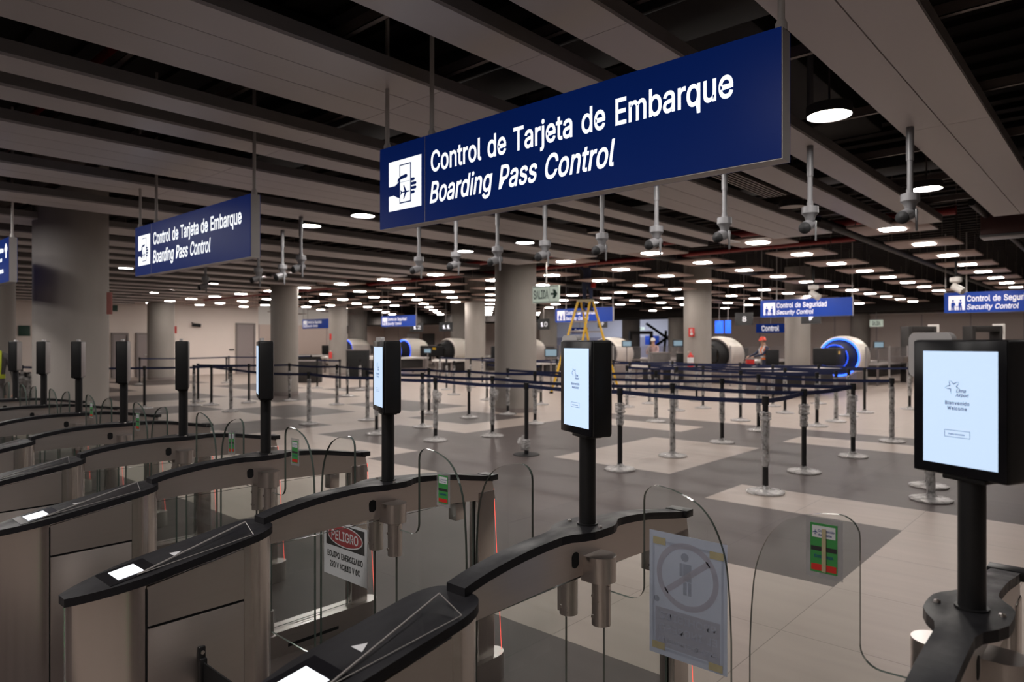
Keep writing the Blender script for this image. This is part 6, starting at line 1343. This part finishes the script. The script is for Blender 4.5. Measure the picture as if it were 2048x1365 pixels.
belt_part(lo[7][0], lo[7][1:], lo[6][1:], sag=0.01)

# ------------------------------------------------------------------ security lanes: tables and CT scanners
def scanner(X, Y, label, lit):
    t = empty('baggage_scanner', (X, Y, 0), 0, label, 'scanner', 'white barrel baggage scanners')
    zc_ = 1.08; R = 0.72
    MB().lathe([(R * 0.90, 0.0), (R * 0.985, 0.06), (R, 0.25), (R, 0.75), (R * 0.97, 1.05), (R * 0.86, 1.35), (R * 0.62, 1.52), (R * 0.5, 1.54)], axis='y', c=(0, 0, zc_), n=48).build('barrel', M['cream'], t)
    MB().lathe([(R * 0.905, 0.0), (R * 0.86, 0.015), (R * 0.82, 0.03)], axis='y', c=(0, -0.02, zc_), n=48).build('ring_light', M['blueled'] if lit else M['greyback'], t)
    MB().lathe([(R * 0.80, 0.02), (R * 0.66, -0.25), (R * 0.60, -0.48)], axis='y', c=(0, 0, zc_), n=48).build('dark_funnel', M['blackm'], t)
    MB().lathe([(R * 0.60, -0.48), (R * 0.57, -0.50), (R * 0.54, -0.48)], axis='y', c=(0, 0, zc_), n=40).build('inner_ring_light', M['blueled2'] if lit else M['blackm'], t)
    h = MB().bbox(-0.36, 0.36, -1.55, -0.48, 0.84, 1.40, 0.05)
    ho = h.build('tunnel_hood', M['blackm'], t)
    MB().box(0.361, 0.364, -1.30, -1.08, 1.20, 1.30).build('warning_label', M['yellow'], ho)
    MB().bbox(-0.36, 0.36, 1.5, 2.4, 0.84, 1.36, 0.05).build('exit_hood', M['blackm'], t)
    MB().bbox(-0.55, 0.55, 0.05, 1.3, 0.0, 0.6, 0.04).build('plinth', M['greyback'], t)
    return t
def table(X, y0, y1, label, dark=False):
    t = empty('roller_table', (X, (y0 + y1) / 2, 0), 0, label, 'table', 'white conveyor tables of the security lanes')
    h = (y1 - y0) / 2
    MB().bbox(-0.55, 0.55, -h, h, 0.74, 0.83, 0.01).build('table_top', M['white'], t)
    m = MB()
    k = -h + 0.1
    while k < h - 0.05:
        m.cyl((-0.45, k, 0.832), (0.45, k, 0.832), 0.012, n=6); k += 0.14
    m.build('rollers', M['steel'], t)
    for sx in (-0.48, 0.48):
        for sy in (-h + 0.2, h - 0.2):
            MB().box(sx - 0.03, sx + 0.03, sy - 0.03, sy + 0.03, 0, 0.74).build('leg', M['greyback'], t)
    MB().bbox(-0.42, 0.42, -h + 0.5, h - 0.3, 0.30, 0.72, 0.02).build('motor_box', M['darkmetal'], t)
    return t
LIT_ = ('seven', 'twelve', 'thirteen')
M['blueled2'] = emit('blue_inner_light', (0.02, 0.09, 0.9), 0.8)
LANES = [(-7.35, 'seven', 24.6), (-11.85, 'eight', 24.6), (-16.9, 'nine', 24.6), (-21.9, 'ten', 24.6), (-27.0, 'eleven', 24.6), (-30.6, 'twelve', 24.6), (-36.2, 'thirteen', 24.6)]
for x, nm, y in LANES:
    scanner(x, y, 'white barrel baggage scanner of lane %s' % nm + (' with a glowing blue ring' if nm in LIT_ else ''), nm in LIT_)
    table(x, 19.6, 22.9, 'white conveyor table in front of the lane %s scanner' % nm)
    if nm not in ('twelve', 'ten'): table(x, 27.2, 31.5, 'white conveyor table behind the lane %s scanner' % nm)
    if nm in ('seven', 'eleven'):
        bw_ = 0.38 if nm == 'seven' else 0.8
        bt = empty('side_bench', (x - (1.05 if nm == 'seven' else 2.25), 21.2, 0), 0, 'pale side bench left of the lane %s table' % nm, 'bench', 'pale side benches of the lanes')
        MB().bbox(-bw_, bw_, -1.2, 1.2, 0.76, 0.84, 0.012).build('bench_top', M['white'], bt)
        MB().bbox(-bw_ + 0.08, bw_ - 0.08, -1.05, 1.05, 0.0, 0.76, 0.02).build('bench_body', M['greyback'], bt)
    # clear screen along the lane
    if nm in ('eleven', 'twelve'): continue
    sc_ = empty('lane_screen', (x + 1.1, 27, 0), 0, 'clear lane screen right of the lane %s scanner' % nm, 'screen', 'clear screens between the lanes')
    MB().box(-0.01, 0.01, -3.5, 4.5, 0.78, 1.42).build('glass_panel', M['pane'], sc_)
    for yy_ in (-3.4, -0.6, 2.0, 4.4):
        MB().box(-0.025, 0.025, yy_ - 0.025, yy_ + 0.025, 0, 1.45).build('upright', M['alu'], sc_)
def monitor(px, py, d, w_, label, rz=0.0, z0=0.0):
    x, y, z = at_d(px, py, d)
    t = empty('monitor', (x, y, 0), YAW + rz, label, 'monitor', 'monitors on arms over the lanes')
    MB().bbox(-w_ / 2, w_ / 2, 0, 0.05, z - w_ * 0.32, z + w_ * 0.32, 0.01).build('case', M['black'], t)
    MB().box(-w_ / 2 + 0.03, w_ / 2 - 0.03, -0.003, 0.0, z - w_ * 0.32 + 0.03, z + w_ * 0.32 - 0.03).build('picture', M['monitor'], t)
    MB().cyl((0, 0.06, z0), (0, 0.06, z), 0.025, n=10).build('stand', M['greyback'], t)
monitor(1254, 688, 24.5, 0.36, 'small monitor on a stand left of the white helmet')
monitor(1356, 687, 23.5, 0.36, 'small monitor on a stand beside the extinguisher column', z0=0.83)
monitor(1758, 690, 25, 0.38, 'small bright monitor on a stand right of the blue ringed scanner')
monitor(1102, 706, 22, 0.42, 'dark monitor leaning right of the column under the big sign')
monitor(855, 702, 30, 0.34, 'tiny monitor behind the white barrels at the left lanes')
# fire extinguisher
ex, ey, _ = at_d(1381, 700, 22.13)
t = empty('fire_extinguisher', (ex, ey, 0), 0, 'red fire extinguisher hanging on the concrete column', 'fire extinguisher')
ez0, ez1 = EYE - (735 - 684.5) * 22.0 / FOC, EYE - (709 - 684.5) * 22.0 / FOC
MB().lathe([(0.0001, ez0), (0.095, ez0 + 0.01), (0.1, ez0 + 0.03), (0.1, ez1 - 0.06), (0.04, ez1), (0.03, ez1 + 0.05), (0.0001, ez1 + 0.05)], n=20).build('bottle', M['red'], t)
MB().lathe([(0.1015, ez0 + 0.14), (0.1015, ez1 - 0.10)], n=20).build('paper_band', M['paper'], t)
MB().bbox(-0.09, 0.03, -0.02, 0.02, ez1 + 0.05, ez1 + 0.10, 0.008).cyl((-0.05, 0, ez1 + 0.1), (0.08, 0, ez1 + 0.13), 0.012).build('valve', M['steel'], t)
MB().cyl((0, 0, ez1 - 0.1), (-SY_ * 0.14, CY_ * 0.14, ez1 - 0.1), 0.02).build('wall_bracket', M['blackm'], t)
ex, ey, _ = at_d(661, 700, 32.3)
t = empty('fire_extinguisher', (ex, ey, 0), 0, 'small red fire extinguisher by the slim column at the far left', 'fire extinguisher')
MB().lathe([(0.0001, 0.80), (0.08, 0.81), (0.08, 1.08), (0.03, 1.14), (0.0001, 1.14)], n=16).build('bottle', M['red'], t)
MB().bbox(-0.06, 0.03, -0.02, 0.02, 1.14, 1.19, 0.008).build('valve', M['steel'], t)
MB().cyl((0, 0, 1.0), (-SY_ * 0.3, CY_ * 0.3, 1.0), 0.02).build('wall_bracket', M['blackm'], t)
# walk-through detectors
def detector(px0, px1, pyt, d, label):
    xa, ya, zt = at_d(px0, pyt, d); xb, yb, _ = at_d(px1, pyt, d)
    l = math.hypot(xb - xa, yb - ya)
    t = empty('metal_detector', (xa, ya, 0), math.atan2(yb - ya, xb - xa), label, 'metal detector', 'walk-through metal detector frames')
    MB().bbox(0, 0.14, 0, 0.6, 0, zt, 0.02).build('side_pillar', M['darkmetal'], t)
    MB().bbox(l - 0.22, l - 0.10, 0, 0.6, 0, zt, 0.02).build('side_pillar', M['darkmetal'], t)
    MB().bbox(l - 0.10, l, 0.0, 0.6, 0, zt + 0.08, 0.02).build('pale_edge', M['white'], t)
    MB().bbox(0.14, l - 0.22, 0, 0.6, zt - 0.24, zt, 0.02).build('cross_beam', M['darkmetal'], t)
detector(1818, 1879, 653, 26.5, 'dark walk-through detector frame behind the largest tablet, left one')
detector(1945, 2011, 652, 26.5, 'dark walk-through detector frame behind the largest tablet, right one')
# odds and ends on the lane tables
def crate(px, py, d, w_, h_, dep, m, name, label, cat, z=0.83):
    x, y, _ = at_d(px, py, d)
    t = empty(name, (x, y, z), YAW, label, cat)
    MB().bbox(-w_ / 2, w_ / 2, -dep / 2, dep / 2, 0, h_, 0.02).build('body', m, t)
    MB().bbox(-w_ / 2 - 0.015, w_ / 2 + 0.015, -dep / 2 - 0.015, dep / 2 + 0.015, h_ - 0.02, h_ + 0.015, 0.006).build('rim', M['greyback'], t)
crate(1320, 727, 23.5, 0.62, 0.40, 0.5, M['greycloth'], 'tray_cart', 'grey tray cart on a lane table left of the extinguisher column', 'cart')
crate(1500, 723, 23.0, 0.24, 0.20, 0.2, M['red'], 'red_case', 'small red case on the lane table left of the orange helmet', 'case')
crate(1360, 722, 23.0, 0.22, 0.40, 0.2, M['blackm'], 'black_case', 'upright black case standing beside the extinguisher column', 'case')
crate(1800, 726, 25.5, 0.5, 0.22, 0.35, M['carrier'], 'wire_tray', 'wire tray on the lane table left of the largest tablet', 'tray')
crate(1345, 723, 23.0, 0.18, 0.14, 0.16, M['paper'], 'white_bag', 'small white bag on the lane table left of the black case', 'bag')
crate(1287, 726, 23.0, 0.14, 0.10, 0.14, M['orange'], 'orange_box', 'small orange box on the lane table under the white helmet', 'box')
crate(600, 745, 27.0, 1.6, 0.85, 0.6, M['darkmetal'], 'dark_counter', 'dark counter at the far left behind the queue belts', 'counter', 0.0)
crate(716, 725, 30.0, 0.9, 1.25, 0.6, M['blackm'], 'black_machine', 'upright black machine at the far left lanes', 'machine', 0.0)
# black office chair behind the worker
x, y, _ = at_d(1548, 700, 22.6)
t = empty('office_chair', (x, y, 0), 0.6, 'black office chair beside the worker in the orange helmet', 'chair')
MB().bbox(-0.24, 0.24, -0.23, 0.23, 0.62, 0.69, 0.03).build('seat', M['blackm'], t)
MB().bbox(-0.22, 0.22, 0.20, 0.26, 0.80, 1.34, 0.03).build('backrest', M['blackm'], t)
MB().cyl((0, 0, 0.1), (0, 0, 0.62), 0.03).build('column', M['blackm'], t)
for k in range(5):
    a = 2 * math.pi * k / 5
    MB().tube([(0, 0, 0.11), (0.28 * math.cos(a), 0.28 * math.sin(a), 0.06), (0.29 * math.cos(a), 0.29 * math.sin(a), 0.0)], 0.018, 6).build('leg', M['blackm'], t)
MB().bbox(-0.03, 0.03, 0.2, 0.24, 0.65, 0.85, 0.01).build('back_stem', M['blackm'], t)
# dark machine frame in the bright hall
x, y, _ = at_d(1335, 660, 48)
t = empty('lifting_frame', (x, y, 0), YAW, 'black angular lifting frame in the bright hall opening', 'machine')
for a, b in (((-1.5, 0, 2.9), (1.2, 0, 1.0)), ((-1.4, 0, 0.9), (0.9, 0, 2.6)), ((-0.3, 0, 0.0), (-0.1, 0, 2.4)), ((0.9, 0, 0.0), (0.9, 0, 2.7))):
    MB().tube([a, b], 0.09, 8).build('strut', M['blackm'], t)
x, y, _ = at_d(1283, 680, 44)
t = empty('door_frame_machine', (x, y, 0), YAW, 'dark walk-through frame in the bright hall', 'frame')
MB().box(-0.75, -0.6, 0, 0.4, 0, 2.3).build('side_pillar', M['darkmetal'], t); MB().box(0.6, 0.75, 0, 0.4, 0, 2.3).build('side_pillar', M['darkmetal'], t)
MB().box(-0.6, 0.6, 0, 0.4, 2.1, 2.3).build('cross_beam', M['darkmetal'], t)

# ------------------------------------------------------------------ step ladder with a person on it
lx_, ly_, _ = at_d(1171, 684.5, 21.3)
lad = empty('step_ladder', (lx_, ly_, 0), YAW - 0.35, 'yellow step ladder under the ceiling with a worker on top', 'ladder')
ZT = 2.86
for sx in (-1, 1):
    for sy, mname in ((-1, 'front_leg'), (1, 'rear_leg')):
        top = (sx * 0.19 + sy * 0.03, sy * 0.07, ZT); bot = (sx * 0.34 + sy * 0.62, sy * 0.50, 0.03)
        m = MB(); d = Vector(bot) - Vector(top)
        m.tube([top, bot], 0.042, 4)
        lo_ = m.build(mname, M['yellow'], lad)
        MB().bbox(bot[0] - 0.05, bot[0] + 0.05, bot[1] - 0.04, bot[1] + 0.04, 0, 0.06, 0.01).build('foot', M['blackm'], lo_)
for sy in (-1, 1):
    for k in range(1, 9):
        f = k / 9.0
        A = Vector((-0.19 + sy * 0.03, sy * 0.07, ZT)).lerp(Vector((-0.34 + sy * 0.62, sy * 0.50, 0.03)), f)
        B = Vector((0.19 + sy * 0.03, sy * 0.07, ZT)).lerp(Vector((0.34 + sy * 0.62, sy * 0.50, 0.03)), f)
        MB().tube([A, B], 0.02 if sy > 0 else 0.03, 6).build('step', M['alu'], lad)
MB().bbox(-0.26, 0.26, -0.12, 0.12, ZT - 0.02, ZT + 0.06, 0.015).build('top_cap', M['tape'], lad)

# ------------------------------------------------------------------ people
def person(label, loc, rz, J, cloth, head=None, scale=1.0):
    """J: joints in local metres; body grown as one skinned surface, coloured by region"""
    t = empty('person', loc, rz, label, 'person')
    verts, edges, rad = [], [], []
    idx = {}
    def V(n, r, p=None):
        idx[n] = len(verts); verts.append(p or J[n]); rad.append(r)
    def E(a, b): edges.append((idx[a], idx[b]))
    V('pelvis', 0.135); V('waist', 0.125); V('chest', 0.155); V('neck', 0.058); V('skull', 0.085); V('crown', 0.082)
    E('pelvis', 'waist'); E('waist', 'chest'); E('chest', 'neck'); E('neck', 'skull'); E('skull', 'crown')
    for s in ('l', 'r'):
        V('hip' + s, 0.095); V('knee' + s, 0.062); V('ankle' + s, 0.043); V('toe' + s, 0.038)
        E('pelvis', 'hip' + s); E('hip' + s, 'knee' + s); E('knee' + s, 'ankle' + s); E('ankle' + s, 'toe' + s)
        V('sho' + s, 0.062); V('elb' + s, 0.044); V('wri' + s, 0.030); V('palm' + s, 0.034)
        E('chest', 'sho' + s); E('sho' + s, 'elb' + s); E('elb' + s, 'wri' + s); E('wri' + s, 'palm' + s)
        d = (Vector(J['palm' + s]) - Vector(J['wri' + s])).normalized()
        side = d.cross(Vector((0, 0, 1)))
        side = side.normalized() if side.length > 1e-3 else Vector((1, 0, 0))
        bend = d.cross(side).normalized()
        for k, ln in enumerate((0.070, 0.080, 0.074, 0.058)):
            b0 = Vector(J['palm' + s]) + side * (0.024 - 0.016 * k) + d * 0.02
            V('f%d%s' % (k, s), 0.010, tuple(b0)); V('g%d%s' % (k, s), 0.009, tuple(b0 + d * ln * 0.55 + bend * 0.012)); V('h%d%s' % (k, s), 0.007, tuple(b0 + d * ln * 0.8 + bend * 0.038))
            E('palm' + s, 'f%d%s' % (k, s)); E('f%d%s' % (k, s), 'g%d%s' % (k, s)); E('g%d%s' % (k, s), 'h%d%s' % (k, s))
        b0 = Vector(J['wri' + s]).lerp(Vector(J['palm' + s]), 0.5) + side * 0.032
        V('t0' + s, 0.011, tuple(b0)); V('t1' + s, 0.009, tuple(b0 + side * 0.02 + d * 0.045 + bend * 0.012))
        E('palm' + s, 't0' + s); E('t0' + s, 't1' + s)
    me = bpy.data.meshes.new('body'); me.from_pydata(verts, edges, [])
    o = bpy.data.objects.new('body', me); COL.objects.link(o)
    md = o.modifiers.new('skin', 'SKIN'); md.use_smooth_shade = True
    for k, v in enumerate(me.skin_vertices[0].data):
        v.radius = (rad[k], rad[k] * (0.75 if k in (0, 1, 2) else 1.0)); v.use_root = (k == 0)
    o.modifiers.new('sub', 'SUBSURF').levels = 1
    dg = bpy.context.evaluated_depsgraph_get()
    nm = bpy.data.meshes.new_from_object(o.evaluated_get(dg))
    bpy.data.objects.remove(o); bpy.data.meshes.remove(me)
    nm.name = 'body'
    for m_ in (M['skin'], cloth[0], cloth[1], M['blackm']): nm.materials.append(m_)
    segs = []
    reg = {'pelvis': 2, 'waist': 1, 'chest': 1, 'neck': 0, 'skull': 0, 'crown': 0}
    for s in 'lr': reg.update({'hip' + s: 2, 'knee' + s: 2, 'ankle' + s: 2, 'toe' + s: 3, 'sho' + s: 1, 'elb' + s: 1, 'wri' + s: 1, 'palm' + s: 0})
    pts = [(Vector(J[n]), r) for n, r in reg.items()]
    for a, b in edges:
        na = [n for n, i in idx.items() if i == a][0]; nb = [n for n, i in idx.items() if i == b][0]
        if na in reg and nb in reg:
            pts.append(((Vector(verts[a]) + Vector(verts[b])) / 2, reg[nb] if nb[:3] in ('toe',) else (reg[na] if na not in ('chest', 'pelvis') else reg[nb]) if nb[:4] != 'palm' else 1))
        elif na[:4] == 'palm': pts.append((Vector(verts[b]), 0))
    for p in nm.polygons:
        c = p.center
        p.material_index = min(pts, key=lambda q: (q[0] - c).length_squared)[1]
        p.use_smooth = True
    b = bpy.data.objects.new('body', nm); COL.objects.link(b); b.parent = t
    # face
    hd = Vector(J['skull']); fw = Vector(J.get('look', (0, -1, 0))).normalized(); rt = fw.cross(Vector((0, 0, 1))).normalized()
    f = MB()
    for s in (-1, 1):
        f.cyl(hd + fw * 0.074 + rt * 0.03 * s + Vector((0, 0, 0.02)), hd + fw * 0.086 + rt * 0.03 * s + Vector((0, 0, 0.02)), 0.011, n=8)
    f.tube([hd + fw * 0.082 + rt * 0.022 - Vector((0, 0, 0.05)), hd + fw * 0.087 - Vector((0, 0, 0.052)), hd + fw * 0.082 - rt * 0.022 - Vector((0, 0, 0.05))], 0.006, 5)
    f.build('face_features', M['hair'], t)
    g = MB().tube([hd + fw * 0.082 + Vector((0, 0, 0.02)), hd + fw * 0.104 - Vector((0, 0, 0.018))], [0.008, 0.014], 8)
    for s in (-1, 1): g.cyl(hd + rt * 0.084 * s, hd + rt * 0.097 * s, 0.026, 0.018, n=10)
    g.build('nose_and_ears', M['skin'], t)
    hm = MB()
    if head:
        prof = [(0.125, 0.0), (0.112, 0.015), (0.108, 0.05), (0.085, 0.10), (0.045, 0.125), (0.0001, 0.13)]
        hm.lathe(prof, c=(hd.x, hd.y, hd.z + 0.035), n=20)
        hm.tube([hd + fw * 0.10 + rt * 0.06 + Vector((0, 0, 0.038)), hd + fw * 0.15 + Vector((0, 0, 0.036)), hd + fw * 0.10 - rt * 0.06 + Vector((0, 0, 0.038))], 0.012, 6)
        hm.build('helmet', head, t)
    hh_ = MB()
    bm = bmesh.new(); bmesh.ops.create_icosphere(bm, subdivisions=2, radius=0.1)
    for v in bm.verts: v.co = hd - fw * 0.018 + Vector((v.co.x, v.co.y, v.co.z * 1.05 + 0.035))
    kill = [v for v in bm.verts if (v.co - hd).dot(fw) > 0.052 or v.co.z < hd.z - 0.055]
    bmesh.ops.delete(bm, geom=kill, context='VERTS')
    hh_.bm(bm, 0, True); hh_.build('hair', M['hair'], t)
    return t
def stand_joints(lean=0.0, arms='fwd'):
    J = {'pelvis': (0, 0, 0.95), 'waist': (0, -0.03 * lean, 1.10), 'chest': (0, -0.14 * lean, 1.32), 'neck': (0, -0.24 * lean, 1.50), 'skull': (0, -0.30 * lean - 0.02, 1.62), 'crown': (0, -0.31 * lean, 1.70), 'look': (0, -1, -0.3 * lean)}
    for s, q in (('l', 1), ('r', -1)):
        J.update({'hip' + s: (q * 0.10, 0, 0.88), 'knee' + s: (q * 0.12, -0.03, 0.49), 'ankle' + s: (q * 0.12, 0.02, 0.08), 'toe' + s: (q * 0.13, -0.15, 0.04),
                  'sho' + s: (q * 0.20, -0.14 * lean, 1.40)})
        if arms == 'fwd':
            J.update({'elb' + s: (q * 0.26, -0.20 - 0.14 * lean, 1.18), 'wri' + s: (q * 0.18, -0.43 - 0.14 * lean, 1.12), 'palm' + s: (q * 0.16, -0.51 - 0.14 * lean, 1.10)})
        elif arms == 'down':
            J.update({'elb' + s: (q * 0.27, 0.02, 1.13), 'wri' + s: (q * 0.29, -0.06, 0.88), 'palm' + s: (q * 0.29, -0.09, 0.80)})
        else:
            J.update({'elb' + s: (q * 0.32, -0.14, 1.46), 'wri' + s: (q * 0.22, -0.20, 1.70), 'palm' + s: (q * 0.20, -0.23, 1.77)})
    return J
def vest(t, J, m, stripe):
    c, w_ = Vector(J['chest']), Vector(J['waist'])
    v = MB()
    n = 20; vs = []
    ringz = [(Vector(J['pelvis']).lerp(w_, 0.3), 0.165, 0.135), (w_, 0.158, 0.128), (w_.lerp(c, 0.5), 0.172, 0.135), (c, 0.190, 0.145), (c + Vector((0, 0, 0.10)), 0.165, 0.115)]
    for p, a, b in ringz:
        for k in range(n): vs.append((p.x + a * math.cos(2 * math.pi * k / n), p.y + b * math.sin(2 * math.pi * k / n), p.z))
    v.add(vs, [(j * n + k, j * n + (k + 1) % n, (j + 1) * n + (k + 1) % n, (j + 1) * n + k) for j in range(len(ringz) - 1) for k in range(n)], 0, True)
    vo = v.build('vest', m, t)
    b = MB(); p, a, bb = ringz[1]
    vs = []
    for dz in (-0.03, 0.03):
        for k in range(n): vs.append((p.x + a * 1.06 * math.cos(2 * math.pi * k / n), p.y + bb * 1.06 * math.sin(2 * math.pi * k / n), p.z + dz))
    b.add(vs, [(k, (k + 1) % n, n + (k + 1) % n, n + k) for k in range(n)], 0, True)
    for s in (-1, 1):
        b.tube([(p.x + s * 0.09, p.y - 0.137, p.z), (c.x + s * 0.10, c.y - 0.147, c.z), (c.x + s * 0.10, c.y - 0.06, c.z + 0.14)], 0.028, 6)
    b.build('reflective_stripes', stripe, vo)
# worker with the orange helmet, facing left, bent over the table
x, y, _ = at_d(1532, 690, 23.2)
J = stand_joints(0.35, 'fwd')
w1 = person('person in an orange helmet and orange vest working at a lane table', (x, y, 0), YAW - math.radians(80), J, (M['darkcloth'], M['darkcloth']), mat('orange_red_helmet', (0.75, 0.06, 0.03), 0.35))
vest(w1, J, M['orange'], M['paper'])
# person with the white helmet, far behind
x, y, _ = at_d(1307, 690, 30.5)
J = stand_joints(0.25, 'fwd')
w2 = person('person in a white helmet and pale top standing before the bright hall', (x, y, 0), YAW - math.radians(25), J, (M['pinkcloth'], M['greycloth']), M['white'])
# person on the ladder, head above the ceiling lights
J = stand_joints(0.0, 'up')
J['kneel'] = (0.13, -0.10, 0.55); J['anklel'] = (0.10, 0.06, 0.12)
fx, fy = lx_ + 0.05 * CY_, ly_ + 0.05 * SY_
w3 = person('person in dark clothes standing on the yellow ladder, reaching into the ceiling', (fx, fy, 2.54), YAW + math.radians(150), J, (M['darkcloth'], M['jeans']))
MB().bbox(-0.27, -0.15, -0.09, 0.06, 0.74, 0.90, 0.03).build('red_tool_pouch', M['red'], w3)
# person cut by the left edge
x, y, _ = at_d(-18, 690, 9.8)
J = stand_joints(0.0, 'down')
w4 = person('person in a grey vest with yellow stripes at the left edge', (x, y, 0), YAW + math.radians(35), J, (M['greycloth'], M['greycloth']))
vest(w4, J, M['greycloth'], M['hiviz'])

# ------------------------------------------------------------------ wrapped goods between the left columns
x, y, _ = at_d(52, 750, 13.5)
t = empty('wrapped_posts', (x, y, 0), 0, 'bundle of plastic-wrapped posts standing between the two left columns', 'bundle')
for k, (dx, dy) in enumerate(((-0.12, 0), (0.02, 0.05), (0.14, -0.03), (0.05, -0.14))):
    MB().cyl((dx, dy, 0.02), (dx, dy, 1.0), 0.032, n=12).lathe([(0.0001, 0.02), (0.16, 0.012), (0.16, 0)], c=(dx, dy, 0), n=16).build('post', M['black'], t)
bm = bmesh.new(); bmesh.ops.create_icosphere(bm, subdivisions=3, radius=0.26)
rnd = random.Random(4)
for v in bm.verts: v.co = Vector((v.co.x, v.co.y, v.co.z * 1.75)) * (0.92 + 0.16 * rnd.random()) + Vector((0.03, -0.03, 0.55))
MB().bm(bm).build('plastic_wrap', M['pwrap'], t)
